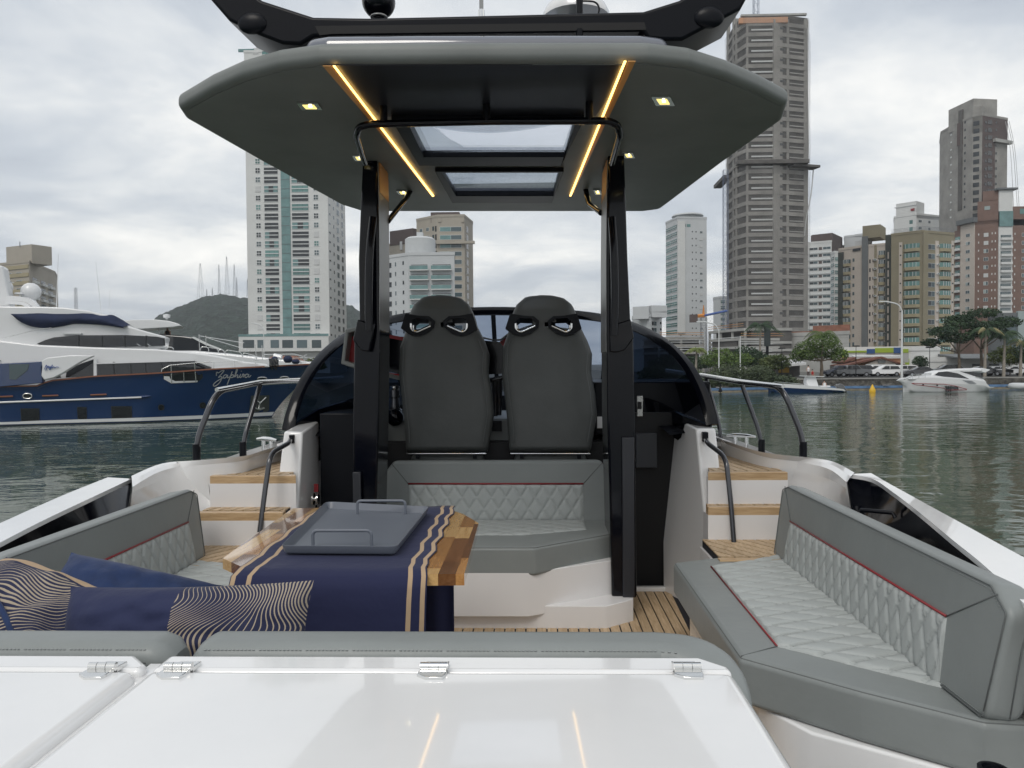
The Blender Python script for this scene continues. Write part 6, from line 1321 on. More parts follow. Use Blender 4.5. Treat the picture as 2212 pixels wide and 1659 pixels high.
def tree(name, label, base, hh, w, clumps, m, n=2600, sz=.28, trunk=.22, bark='bark', fork=3, group=None):
    base = Vector(base); t = thing(name, label, 'tree', base, group); mb = MB(); fk = base + Vector((0, 0, hh * .38))
    mb.tube([base, base + Vector((.1, 0, hh * .2)), fk], [trunk * 1.3, trunk, trunk * .85], 7)
    cs = []
    for (u, v, r1, r2) in clumps: cs.append((base + Vector((u * w, random.uniform(-.25, .25) * w, v * hh)), r1 * w, r1 * w * .9, r2 * hh))
    for c, *_ in cs: mb.tube([fk, fk * .45 + Vector(c) * .55 + Vector((0, 0, -.2)), Vector(c)], [trunk * .6, trunk * .35, trunk * .12], 5)
    mb.build('trunk', bark, t, smooth=60); crown([(tuple(c), a, b, d) for c, a, b, d in cs], n, sz, m, t); return t
def palm(label, base, hh, fl, m='leaf_palm', nf=15, dry=False, group='palms on the right bank'):
    base = Vector(base); t = thing('palm_tree', label, 'palm', base, group); top = base + Vector((.15, 0, hh))
    MB().tube([base, base + Vector((.05, 0, hh * .5)), top], [.24, .17, .13], 8).build('trunk', 'bark_pale', t, smooth=60)
    for k in range(nf):
        a = 2 * math.pi * k / nf + random.uniform(-.2, .2); el = random.uniform(.1, 1.1); L_ = fl * random.uniform(.8, 1.1); mb = MB(); pts = []
        for i in range(9): u = i / 8; r_ = L_ * (u * math.cos(el * .6) ); pts.append(top + Vector((math.cos(a) * r_, math.sin(a) * r_, L_ * (math.sin(el) * u - (.55 + .5 * math.sin(el)) * u * u * 1.1))))
        for i in range(1, 9):
            t_ = (pts[i] - pts[i - 1]).normalized(); sd_ = t_.cross(Vector((0, 0, 1))).normalized()
            for s_ in (-1, 1):
                for q in (0, .5):
                    p = pts[i - 1] + (pts[i] - pts[i - 1]) * q; ll = L_ * .26 * math.sin(math.pi * min(.97, (i - .5 + q) / 8.3)) + .08
                    e = p + sd_ * s_ * ll * .8 + t_ * ll * .4 + Vector((0, 0, -ll * .55)); mb.add([p - t_ * .05, p + t_ * .09, e], [(0, 1, 2)])
        mb.tube(pts, .03, 3, caps=False); mb.build('frond', m if not (dry and k % 4 == 0) else 'leaf_dry', t, flat_normals=True)
    return t
G = lambda px, py, Y: (A(px, py, Y).x, Y, 1.05)
tree('round_tree', 'round bright green tree on the quay, before the concrete wall', G(1774, 810, 112), 6.4, 7.6, [(-.28, .62, .28, .26), (.25, .62, .30, .26), (0, .80, .34, .22), (-.1, .55, .3, .2), (.33, .50, .2, .18), (-.38, .48, .18, .16)], 'leaf_bright', 5200, .16)
palm('feathery palm rising behind the round green tree', G(1774, 800, 122), 6.6, 3.2, nf=18)
tree('shade_tree', 'dark spreading tree, left one of the pair behind the white cruiser', G(2071, 805, 113), 9.0, 9.6, [(-.30, .72, .26, .10), (.05, .84, .30, .09), (.28, .70, .22, .10), (-.05, .62, .30, .10), (-.40, .55, .16, .08), (.1, .95, .2, .06)], 'leaf_dark', 5600, .17, .2)
tree('shade_tree', 'dark spreading tree, taller right one of the pair behind the white cruiser', G(2119, 805, 116), 10.4, 10.2, [(-.30, .80, .26, .09), (.05, .90, .30, .08), (.28, .76, .24, .09), (.0, .70, .30, .09), (.36, .60, .18, .08)], 'leaf_dark', 5600, .17, .22)
palm('tall palm with a pale dry head between the dark trees', G(2127, 806, 111), 6.6, 3.0, 'leaf_dark', 14, True); palm('palm with drooping dark fronds right of the dark trees', G(2168, 806, 111), 6.0, 3.0, 'leaf_dark', 14); palm('rightmost palm at the edge of the picture', G(2204, 806, 112), 5.0, 2.4, 'leaf_palm', 13, True)
palm('yellow-green palm left of the dark sign post', G(1503, 790, 118), 4.4, 1.9, 'leaf_olive', 14)
palm('palm standing before the white-railed floors', G(1641, 800, 124), 8.2, 3.4, 'leaf_dark', 14)
tree('garden_tree', 'small dark tree against the white wall, right of the restaurant', G(1987, 800, 126), 3.2, 3.0, [(-.2, .6, .35, .3), (.2, .65, .35, .3), (0, .85, .3, .15)], 'leaf_dark', 1500, .14, .12)
for px, Y, hh, w, m in ((1565, 112, 4.6, 7.5, 'leaf_bright'), (1605, 116, 4.9, 7, 'leaf_dark'), (1632, 118, 4.4, 6, 'leaf_dark'), (1672, 114, 3.6, 5, 'leaf_palm'), (2180, 118, 4.8, 5, 'leaf_olive'), (2225, 116, 5.2, 6, 'leaf_dark'), (1500, 125, 3.6, 6, 'leaf_dark'), (1450, 125, 3.8, 8, 'leaf_dark')):
    tree('bank_tree', {1565: 'mid-green tree above the mangroves, left of the others', 1605: 'dark green tree above the mangroves behind the tall white pole', 1632: 'dark tree at the foot of the white-railed floors', 1672: 'small pale tree at the right end of the mangroves', 2180: 'olive green tree behind the parked white cars', 2225: 'dark tree just outside the right edge', 1500: 'low dark tree behind the windscreen arch', 1450: 'dark tree seen through the windscreen glass'}[px], G(px, 790, Y), hh, w, [(-.25, .6, .3, .25), (.25, .6, .3, .25), (0, .8, .32, .18), (0, .5, .4, .2)], m, 2400, .17, .15, group='trees on the right bank')
cl = []
for i in range(46):
    px = random.uniform(1395, 1700); Y = random.uniform(91, 99); top = (2.9 + 1.1 * mnoise.noise(Vector((px * .02, 0, 0)))) * (1 if px < 1640 else max(.35, (1712 - px) / 72)); r_ = random.uniform(1.0, 1.8); cl.append(((A(px, 789, Y).x, Y, max(.6, top - r_ * .7) * random.uniform(.5, 1)), r_ * 1.3, r_, r_))
o = crown(cl, 34000, .13, 'leaf_mangrove', None, 'mangrove_thicket'); tag(o, 'dense grey-green mangroves along the water behind the left pontoon', 'mangroves', kind='stuff')
# ============================================================ cars
def car_proto(kind):
    m = MM(); L_, Wd = (4.4, 1.8); body = MB()
    if kind == 'pickup': prof = [(-2.6, .45), (-2.62, 1.0), (-1.1, 1.08), (-1.05, 1.12), (-.85, 1.72), (.55, 1.74), (1.15, 1.15), (2.3, 1.02), (2.55, .85), (2.58, .42)]; gl = [(-.95, 1.16), (-.78, 1.62), (.48, 1.64), (.95, 1.16)]; wx = (-1.6, 1.7)
    elif kind == 'suv': prof = [(-2.2, .42), (-2.22, 1.0), (-1.95, 1.5), (-1.5, 1.66), (.3, 1.66), (1.1, 1.12), (1.95, .98), (2.2, .8), (2.22, .40)]; gl = [(-1.85, 1.08), (-1.6, 1.5), (.22, 1.54), (.85, 1.10)]; wx = (-1.35, 1.4)
    else: prof = [(-2.2, .40), (-2.25, .85), (-1.7, .98), (-.9, 1.40), (.3, 1.42), (1.15, .98), (2.0, .86), (2.25, .7), (2.25, .36)]; gl = [(-1.35, .98), (-.8, 1.30), (.25, 1.32), (.85, .98)]; wx = (-1.4, 1.4)
    n = len(prof); rings = []
    for y, k in ((-.9, 0), (-.86, 1), (0, 1), (.86, 1), (.9, 0)): rings.append([(x * (1 if k else .985), y * (1 if z < 1.05 else .80), (z if k else .42 + (z - .42) * .97)) for x, z in prof])
    body.loft(rings); m.add(body, 'BODY')
    for s_ in (-1, 1):
        g = MB(); g.prism([(x, s_ * (.905 - .12 * (z - 1)), z) for x, z in gl], (0, -s_ * .03, 0)); m.add(g, 'car_glass')
        p_ = MB(); p_.box((-.42, s_ * .89 - .01, 1.1), (-.34, s_ * .89 + .01, prof[4][1] - .12)); m.add(p_, 'BODY')
        for x in wx: w = MB(); w.lathe([(.01, -.1), (.34, -.1), (.36, 0), (.34, .1), (.01, .1)], (x, s_ * .82, .34), 14, 'Y'); m.add(w, 'black_rubber'); r_ = MB(); r_.lathe([(.01, -.105 if s_ < 0 else .09), (.2, -.105 if s_ < 0 else .09), (.2, -.09 if s_ < 0 else .105), (.01, -.09 if s_ < 0 else .105)], (x, s_ * .82, .34), 12, 'Y'); m.add(r_, 'mast_grey')
    fw = MB(); fw.prism([(gl[3][0] + .12, -.62, gl[3][1] + .06), (gl[3][0] + .12, .62, gl[3][1] + .06), (gl[2][0] + .12, .55, gl[2][1]), (gl[2][0] + .12, -.55, gl[2][1])], (.02, 0, .02)); m.add(fw, 'car_glass')
    return m
def car(kind, paint, px, Y, flip, label, w=None):
    m = car_proto(kind); loc = Vector((A(px, 800, Y).x, Y, 1.12)); t = thing('parked_car', label, 'car', loc, 'cars parked along the shore road')
    parts = {'BODY': 'body', 'car_glass': 'window', 'black_rubber': 'wheel', 'mast_grey': 'rim'}
    for mb, mt in m.p:
        if flip: mb.v = [(-x, -y, z) for x, y, z in mb.v]
        mb.v = [(x + loc.x, y + loc.y, z + loc.z) for x, y, z in mb.v]
        mb.build(parts[mt], paint if mt == 'BODY' else mt, t, smooth=40 if mt != 'BODY' else 35, wn=False)
for a in (('suv', 'car_blue', 1813, 116, 1, 'dark blue SUV beside the round green tree'), ('pickup', 'car_grey', 1841, 115, 0, 'dark grey pickup truck parked before the restaurant'), ('suv', 'car_black', 1872, 117, 0, 'black SUV half hidden behind the grey pickup'), ('suv', 'car_white', 1887, 120, 1, 'white car mostly hidden behind the larger white SUV'), ('suv', 'car_white', 1911, 115, 1, 'white SUV in front of the restaurant terrace'), ('suv', 'car_white', 1949, 118, 1, 'white hatchback just right of the tall lamp post'),
          ('sedan', 'car_black', 1985, 112, 1, 'black coupe behind the bow of the white cruiser'), ('suv', 'car_black', 2044, 120, 1, 'dark car above the roof of the white cruiser'), ('sedan', 'car_black', 2125, 113, 0, 'black saloon right of the cruiser, under the palm'), ('sedan', 'car_white', 2148, 114, 1, 'white saloon left one of the last two'), ('sedan', 'car_white', 2186, 114, 1, 'white saloon right one of the last two')): car(*a)
# ============================================================ poles and lamps
def pole(px, ytop, Y, label, head=None, banner=None, r_=.12, m='frame_white'):
    p = A(px, 806, Y); zt = A(px, ytop, Y).z; t = thing('lamp_post' if head else 'flag_pole', label, 'lamp post' if head else 'pole', (p.x, Y, 1.05)); MB().tube([(p.x, Y, 1.05), (p.x, Y, zt)], [r_, r_ * .6], 7).build('pole', m, t, smooth=60)
    if head == 'arm': MB().tube(spline([(p.x, Y, zt), (p.x - .6, Y, zt + .9), (p.x - 2.2, Y, zt + 1.3)], 4), .09, 6).build('arm', m, t); MB().box((p.x - 3.0, Y - .15, zt + 1.22), (p.x - 2.0, Y + .15, zt + 1.38)).build('lamp_head', m, t)
    if head == 'disc': MB().lathe([(.01, 0), (.55, .02), (.5, .16), (.01, .2)], (p.x, Y, zt), 12).build('lamp_head', m, t)
    if banner: MB().box((p.x + .15, Y - .03, A(px, banner[1], Y).z), (p.x + .9, Y + .03, A(px, banner[0], Y).z)).build('banner', 'concrete_lt', t)
pole(1948, 672, 104, 'tall white street lamp with a banner before the olive block', 'arm', (763, 783), .16); pole(1553, 715, 106, 'white lamp pole rising from the mangroves left of the palm', 'arm', None, .10); pole(1599, 726, 106, 'plain white pole standing in the mangroves', None, None, .09)
pole(1689, 754, 112, 'dark lamp with flat disc head left of the round tree', 'disc', None, .07, 'black_satin'); pole(1849, 749, 113, 'thin dark lamp before the pickup truck', 'disc', None, .06, 'black_satin'); pole(2008, 752, 112, 'thin dark lamp before the white wall', 'disc', None, .06, 'black_satin')
pole(571, 712, 150, 'curved white street lamp in front of the white tower podium', 'arm', None, .12)
# tower crane
cr_ = thing('tower_crane', 'orange and blue tower crane over the low unfinished block', 'crane', tuple(A(1647, 740, 200)))
cr_.location = A(1561 + 0, 760, 190); WORLD_ORIGIN[cr_.name] = Vector(cr_.location); X = 1463 + 0
cx_ = 1092.5 + .26 * 1645; yb = 632.5 + .26 * 205; c = A(cx_, 745, 190); top = A(cx_, yb, 190)
lattice('mast', None, (c.x, c.y, 1), top.z - 1, 1.3, 'mast_grey', cr_); mb = MB(); mb.prism([A(cx_ - 3, yb, 190), A(cx_ + 3, yb, 190), A(cx_ + .5, 632.5 + .26 * 100, 190)], (0, .8, 0)); mb.build('apex', 'orange', cr_)
MB().tube([A(cx_ - 25, 632.5 + .26 * 200, 190), A(cx_, 632.5 + .26 * 188, 190)], .45, 5).build('counter_jib', 'orange', cr_); MB().tube([A(cx_, 632.5 + .26 * 190, 190), A(cx_ + 50, 632.5 + .26 * 150, 196)], .28, 4).build('jib', 'crane_blue', cr_)
p = A(cx_ - 22, 632.5 + .26 * 215, 190); MB().box((p.x - .9, 189.5, p.z - .9), (p.x + .9, 190.5, p.z + 1)).build('counterweight', 'wall_dkbrown', cr_)
# ============================================================ hill, masts, far left block
mat('hill_green', (.018, .030, .022), .95, var=.75, vscale=.11, bump=6.0, bscale=.2)
YH = 900; prof = [(200, 789), (270, 760), (300, 728), (340, 690), (380, 668), (415, 656), (450, 645), (480, 641), (520, 646), (560, 650), (620, 662), (700, 668), (760, 664), (800, 690), (880, 760), (930, 789)]
nh = 220; rows = []
for j in range(26):
    v = j / 25; row = []
    for i in range(nh + 1):
        px = 200 + 730 * i / nh; k = 0
        while prof[k + 1][0] < px and k < len(prof) - 2: k += 1
        u = (px - prof[k][0]) / (prof[k + 1][0] - prof[k][0]); y = prof[k][1] + (prof[k + 1][1] - prof[k][1]) * max(0, min(1, u)); zt = max(0, A(px, y, YH).z); Y = YH - 260 * (1 - v) ; z = zt * math.sin(v * math.pi / 2) ** .9
        x = A(px, 789, Y).x; z += 3.2 * mnoise.noise(Vector((x * .045, Y * .05, 0))) * min(1, zt / 20) + 2.2 * mnoise.noise(Vector((x * .14, Y * .15, 0))) * min(1, zt / 20) + 1.6 * abs(mnoise.noise(Vector((x * .35, Y * .35, 3)))) * min(1, zt / 20)
        row.append((x, Y, max(z, .5)))
    rows.append(row)
o = MB().loft(rows, close=False, caps=False).build('hill', 'hill_green', None, smooth=180); tag(o, 'dark wooded hill behind the marina', kind='structure')
for px, yt, yb_, w in ((434, 570, 656, 7), (474, 572, 646, 3), (491, 555, 645, 5), (507, 572, 645, 3.4), (512, 600, 646, 2), (535, 603, 647, 2), (447, 625, 650, 1.6), (459, 622, 650, 1.6)):
    b = A(px, yb_ + 2, YH - 3); lattice('radio_mast', {434: 'widest lattice radio mast, at the left of the hilltop', 474: 'slim radio mast second from the left on the hilltop', 491: 'tallest radio mast on the hilltop', 507: 'slim radio mast right of the tallest one', 512: 'short thin mast close right of the slim one', 535: 'last thin mast before the white tower', 447: 'tiny mast beside the widest mast', 459: 'tiny mast between the widest and the slim masts'}[px], (b.x, b.y, b.z), A(px, yt, YH).z - b.z, w, 'mast_grey', taper=.12, group='radio masts on the hill', rad=.10)
for x0, y0, x1, y1, lab in ((473, 697, 501, 714, 'white villa high on the wooded hill'), (462, 720, 498, 727, 'long low white house below the villa on the hill'), (395, 705, 414, 716, 'brownish house at the left on the hill slope'), (437, 649, 447, 657, 'little pale hut under the hilltop masts'), (507, 705, 528, 710, 'row of reddish roofs right of the hill villa')):
    Yv = 660 if y0 > 690 else 800; Yv = 755 if y0 > 690 else 862; p, q = A(x0, y1, Yv), A(x1, y0, Yv); t = thing('hill_house', lab, 'house', ((p.x + q.x) / 2, Yv, p.z - 4)); m = 'wall_white' if 'white' in lab or 'pale' in lab else 'wall_dkbrown' if 'brown' in lab else 'brick_red'
    MB().box((p.x, Yv, p.z - 2), (q.x, Yv + 10, q.z - .5)).build('wall', m, t); MB().box((p.x - .6, Yv - .8, q.z - .5), (q.x + .6, Yv + 11, q.z)).build('roof', 'concrete_lt', t)
    nw = max(2, int((q.x - p.x) / 3))
    for i in range(nw): x = p.x + (q.x - p.x) * (i + .5) / nw; MB().box((x - .8, Yv - .1, p.z + (q.z - p.z) * .3), (x + .8, Yv, p.z + (q.z - p.z) * .7)).build('window', 'win_mid', t)
B = Building('apartment_block', 'yellowish apartment block with brown balconies, far left behind the blue yacht', [(0, 262), (68, 255), (123, 285)], 572, 'wall_beige', 14)
B.block(0, 13, 68, 533, 573, -1, 'wall_beige', 'roof_house', 8); zs = B.rows(0, 40, 589, 17, 8)
for k in range(6): B.block(0, 0, 67, 578 + 17 * k, 586 + 17 * k, .25, 'wall_olive_lt', 'yellow_band')
B.col(0, 18, 30, zs, 7, 'two', 'win_dark'); B.col(0, 40, 52, zs, 7, 'two', 'win_mid'); z2 = B.rows(1, 80, 601, 17.5, 7); B.col(1, 74, 84, z2, 10, 'wbal', 'win_dark', name='balcony'); B.col(1, 92, 102, z2, 10, 'wbal', 'win_dark', name='balcony'); B.col(1, 108, 118, z2, 10, 'wbal', 'win_dark', name='balcony')
MB().tube([A(43, 533, 258), A(43, 522, 258)], .15, 5).build('roof_aerial', 'mast_grey', B.o)
tree('bank_tree', 'yellow-green bush in front of the white tower podium', (A(662, 760, 150).x, 150, 1.0), 4.2, 6.8, [(-.2, .6, .3, .3), (.2, .7, .3, .3), (.4, .55, .2, .2), (-.4, .4, .2, .2)], 'leaf_olive', 3000, .2, .15)
tree('bank_tree', 'dark low bushes beside the red roof behind the yacht bow', (A(620, 768, 148).x, 148, 1.0), 2.6, 8, [(-.3, .6, .25, .3), (.1, .6, .3, .3), (.4, .6, .25, .3)], 'leaf_palm', 2500, .2, .12)
t = thing('red_roof_shed', 'low shed with a brick red roof behind the yacht bow', 'shed', tuple(A(590, 775, 140)[:2]) + (1,)); p, q = A(565, 783, 140), A(640, 768, 140); MB().box((p.x, 140, 1), (q.x, 146, p.z)).build('wall', 'wall_white2', t); MB().hexa([(p.x, 139, p.z), (q.x, 139, p.z), (q.x, 147, p.z), (p.x, 147, p.z)], [(p.x + 1.5, 142, q.z), (q.x - 1, 142, q.z), (q.x - 1, 144, q.z), (p.x + 1.5, 144, q.z)]).build('roof', 'brick_red', t)
# ============================================================ people (far away)
def person(loc, label, hh=1.7, shirt='car_black', legs='wall_dkbrown', sit=False, rz=0):
    x, y, z = loc; t = thing('person', label, 'person', loc); s = hh / 1.75; M = Matrix.Rotation(rz, 3, 'Z')
    if 'skin' not in MATS: mat('skin', (.42, .25, .18), .6); mat('hair', (.02, .015, .012), .6)
    hip = .95 if not sit else .5
    V = [(0, 0, hip), (0, 0, hip + .25), (0, 0, hip + .50), (0, -.01, hip + .60), (0, -.02, hip + .78)]
    E = [(0, 1), (1, 2), (2, 3), (3, 4)]; RR = [.15, .14, .15, .06, .10]
    for sx in (-1, 1):
        b = len(V); V += [(.19 * sx, 0, hip + .46), (.25 * sx, -.03, hip + .2), (.22 * sx, -.2, hip + .08 if sit else hip - .04)]; E += [(2, b), (b, b + 1), (b + 1, b + 2)]; RR += [.06, .045, .035]
        b = len(V); V += [(.1 * sx, 0, hip - .05)] + ([(.1 * sx, -.42, hip - .02), (.1 * sx, -.45, .06)] if sit else [(.11 * sx, -.01, .5), (.11 * sx, 0, .06)]) + [(.11 * sx, (-.45 if sit else 0) - .16, .04)]; E += [(0, b), (b, b + 1), (b + 1, b + 2), (b + 2, b + 3)]; RR += [.09, .065, .045, .04]
    me = bpy.data.meshes.new('body'); me.from_pydata([tuple(M @ Vector(v) * s) for v in V], E, []); me.materials.append(MATS['skin']); o = bpy.data.objects.new('body', me); COL.objects.link(o); o.parent = t; WORLD_ORIGIN[o.name] = Vector(loc)
    sk_ = o.modifiers.new('skin', 'SKIN'); me.skin_vertices[0].data[0].use_root = True
    for i, r_ in enumerate(RR): me.skin_vertices[0].data[i].radius = (r_ * s, r_ * s)
    sb = o.modifiers.new('sub', 'SUBSURF'); sb.levels = 1; sb.render_levels = 1
    f = lambda a, b, c: Vector(loc) + M @ Vector((a, b, c)) * s
    MB().lathe([(.17 * s, 0), (.175 * s, .25 * s), (.20 * s, .45 * s), (.12 * s, .55 * s), (.07 * s, .57 * s)], f(0, 0, hip - .02), 12).build('shirt', shirt, t, smooth=60)
    MB().ball(f(0, .02, hip + .84), .115 * s, 10, (1, 1, .9)).build('hair', 'hair', t, smooth=60)
    if not sit:
        for sx in (-1, 1): MB().tube([f(.09 * sx, 0, hip), f(.11 * sx, -.01, .5), f(.11 * sx, 0, .12)], [.115 * s, .09 * s, .07 * s], 8).build('trouser_leg', legs, t, smooth=60)
    return t
person((A(1709 + 37, 808, 109).x, 109, 1.1), 'person in a white shirt standing near the round tree', 1.7, 'car_white'); person((A(1755, 808, 109.5).x, 109.5, 1.1), 'person in red sitting low beside the one in white', 1.5, 'red_leather', sit=True)
# ============================================================ the blue yacht (left)
ZP = lambda zx, zy, Y: A(zx * .338, 460 + zy * .338, Y)       # from the enlarged left sheet
mat('hull_navy', (.003, .026, .100), .12, coat=1.0, rvar=.03, vscale=.5); mat('yacht_white', (.66, .67, .68), .28, coat=.5, var=.02, vscale=.5); mat('yacht_glass', (.012, .014, .018), .06, coat=.5); mat('canvas_navy', (.010, .018, .052), .85, var=.25, vscale=1.2, bump=.03, bscale=1.4); mat('teak_cap', (.20, .075, .04), .5); mat('rail_steel', (.62, .63, .62), .25, metal=.8)
mat('boot_black', (.015, .018, .02), .5)
yt = thing('yacht', 'large navy and white motor yacht with its name scripted on the bow, at the left', 'yacht', (-15, 46, 0))
DN = Vector((-.36, .93, 0))                                     # across the yacht, away from us
def hullY(zx):                                                  # distance of the near side by sheet column
    pts = [(-900, 41.2), (0, 42.8), (900, 44.9), (1345, 46.1), (1650, 47.4), (1860, 48.7), (2010, 49.9), (2070, 50.6)]
    for (a, ya), (b, yb) in zip(pts, pts[1:]):
        if zx <= b: return ya + (yb - ya) * (zx - a) / (b - a)
    return 50.6
def wlY(zx):
    pts = [(-900, 41.5), (0, 43.1), (900, 45.4), (1345, 47.2), (1650, 49.1), (1740, 49.8)]
    for (a, ya), (b, yb) in zip(pts, pts[1:]):
        if zx <= b: return ya + (yb - ya) * (zx - a) / (b - a)
    return 49.8
sheer_z = [(-900, 1150), (-200, 1118), (0, 1110), (265, 1105), (300, 1075), (600, 1045), (1000, 1025), (1345, 1000), (1650, 985), (1900, 972), (2070, 962)]
def shz(zx):
    for (a, ya), (b, yb) in zip(sheer_z, sheer_z[1:]):
        if zx <= b: return ya + (yb - ya) * (zx - a) / (b - a)
    return 962
near = []; WD = lambda u: 6.2 * min(1, max(0, (1 - u) / .38)) ** .6
NSt = 60
for i in range(NSt + 1):
    u = i / NSt; zt = -900 + 2970 * u; zb = -900 + 2640 * u
    T = ZP(zt, shz(zt), hullY(zt)); wlx = ZP(zb, 1380 - 50 * max(0, (zb) / 1730), wlY(zb)).x; ywl = wlY(zb)
    Bp = Vector((wlx, ywl, .03)); ring = []
    for k in range(9):
        v = k / 8; fl = v ** 1.5
        ring.append(Vector((Bp.x + (T.x - Bp.x) * (v ** 1.25), Bp.y + (T.y - Bp.y) * (v ** 1.2) , .03 + (T.z - .03) * v)))
    ring = [Vector((Bp.x - .3 * u, Bp.y + .15 * (1 - u), -.6))] + ring
    near.append(ring)
def band(k0, k1, nm, m, rows, mirror=True):
    mb = MB(); mb.loft([r[k0:k1 + 1] for r in rows], close=False, caps=False)
    if mirror: mb.loft([[p + DN * WD(i / NSt) for p in r[k0:k1 + 1]] for i, r in enumerate(rows)], close=False, caps=False)
    return mb.build(nm, m, yt, smooth=60)
band(1, 9, 'hull', 'hull_navy', near); band(0, 1, 'boot_top', 'boot_black', near)
st = [[r[1] + Vector((0, -.05, .06)), r[1] + (r[2] - r[1]) * .62 + Vector((0, -.05, .03))] for r in near]; mb = MB(); mb.loft(st, close=False, caps=False); mb.build('white_stripe', 'yacht_white', yt)
def hull_pt(zx, zy, off=.02):                                   # a sheet point laid on the hull side
    d = ray(zx * .338, 460 + zy * .338); best = None
    for i in range(NSt):
        for k in range(1, 9):
            a, b, c, e = near[i][k], near[i + 1][k], near[i + 1][k + 1], near[i][k + 1]
            for tri in ((a, b, c), (a, c, e)):
                n_ = (tri[1] - tri[0]).cross(tri[2] - tri[0]); dn = d.dot(n_)
                if abs(dn) < 1e-9: continue
                t = (tri[0] - Vector((0, 0, EYE))).dot(n_) / dn; p = Vector((0, 0, EYE)) + d * t
                ok = all(((tri[(q + 1) % 3] - tri[q]).cross(p - tri[q])).dot(n_) >= -1e-7 for q in range(3))
                if ok: return p - d.normalized() * off
    return ZP(zx, zy, hullY(zx)) - d.normalized() * off
HP = hull_pt
cap = [r[9] + Vector((0, -.02, .0)) for r in near]; MB().sweep(cap, [(-.08, -.03), (.08, -.03), (.08, .05), (-.08, .05)]).build('teak_cap_rail', 'teak_cap', yt, smooth=50)
dk = MB(); dk.loft([[r[9] + Vector((0, 0, -.15)), r[9] + DN * WD(i / NSt) + Vector((0, 0, -.15))] for i, r in enumerate(near)], close=False, caps=False); dk.build('deck', 'yacht_white', yt)
def onhull(poly, nm, m, off=.02, par=None): return MB().add([HP(x, y, off) for x, y in poly], [tuple(range(len(poly)))]).build(nm, m, par or yt)
for x0, y0, x1, y1 in ((133, 1252, 247, 1333), (495, 1243, 550, 1325), (712, 1238, 838, 1318)):
    f = onhull([(x0 - 4, y0 - 4), (x1 + 4, y0 - 4), (x1 + 6, y1 + 4), (x0 + 2, y1 + 4)], 'hull_window', 'boot_black'); onhull([(x0 + 2, y0 + 3), (x1 - 4, y0 + 3), (x1, y1 - 3), (x0 + 6, y1 - 3)], 'pane', 'yacht_glass', .04, f)
def ovalpts(cx_, cy_, rx, ry, n=16, e=2.6): return [(cx_ + rx * math.copysign(abs(math.cos(a)) ** (2 / e), math.cos(a)), cy_ + ry * math.copysign(abs(math.sin(a)) ** (2 / e), math.sin(a))) for a in [2 * math.pi * k / n for k in range(n)]]
for cx_, cy_ in ((1030, 1243), (1296, 1230)): f = onhull(ovalpts(cx_, cy_, 21, 20), 'porthole', 'boot_black'); onhull(ovalpts(cx_, cy_, 15, 14), 'pane', 'yacht_glass', .04, f)
for cx_, cy_, rx, ry in ((1676, 1064, 30, 15), (1818, 1060, 30, 14), (175, 1170, 28, 16)):
    P = [HP(x, y, .05) for x, y in ovalpts(cx_, cy_, rx, ry)]; f = MB().tube(P, .035, 6, closed=True).build('fairlead', 'rail_steel', yt, smooth=60); onhull(ovalpts(cx_, cy_, rx - 3, ry - 3), 'opening', 'boot_black', .03, f)
an = onhull([(1604, 1168), (1722, 1165), (1720, 1262), (1700, 1272), (1592, 1275)], 'anchor_pocket', 'wall_dkgreen', .03)
an2 = MB(); q = [HP(x, y, .10) for x, y in ((1625, 1180), (1660, 1215), (1700, 1178), (1660, 1215), (1655, 1255), (1625, 1245), (1690, 1245))]; an2.tube([q[0], q[1], q[2]], .05, 5); an2.tube([q[1], q[4]], .05, 5); an2.tube([q[5], q[4], q[6]], .07, 5); an2.build('anchor', 'rail_steel', an)
# bulwark opening with a glass balcony
bo = onhull([(1035, 1010), (1075, 978), (1235, 965), (1290, 990), (1297, 1050), (1265, 1080), (1095, 1087), (1045, 1060)], 'balcony_opening', 'yacht_glass', .03)
onhull([(1047, 1043), (1082, 1045), (1090, 1062), (1120, 1075), (1265, 1072), (1260, 1082), (1095, 1089), (1047, 1062)], 'white_sill', 'yacht_white', .05, bo)
for a in ([(1033, 1015), (1035, 998), (1088, 973), (1345, 950)], [(1093, 975), (1097, 1087)], [(1243, 962), (1252, 1080)], [(1176, 1080), (1174, 1010)]): MB().tube([HP(x, y, .08) for x, y in a], .028, 6).build('balcony_rail', 'rail_steel', bo, smooth=60)
# rub rail, steps
MB().tube([HP(x, y, .05) for x, y in ((-600, 1238), (0, 1211), (450, 1195), (905, 1178))], .055, 6).build('rub_rail', 'yacht_white', yt, smooth=60); MB().tube([HP(x, y, .03) for x, y in ((905, 1176), (940, 1173), (965, 1170))], [.09, .08, .02], 6).build('rub_rail_end', 'hull_navy', yt, smooth=60)
for x in (30, 320, 628): MB().tube([HP(x - 50, 1176 - (x - 30) * .02, .06), HP(x + 52, 1172 - (x - 30) * .02, .06)], .05, 4).build('side_step', 'teak_cap', yt)
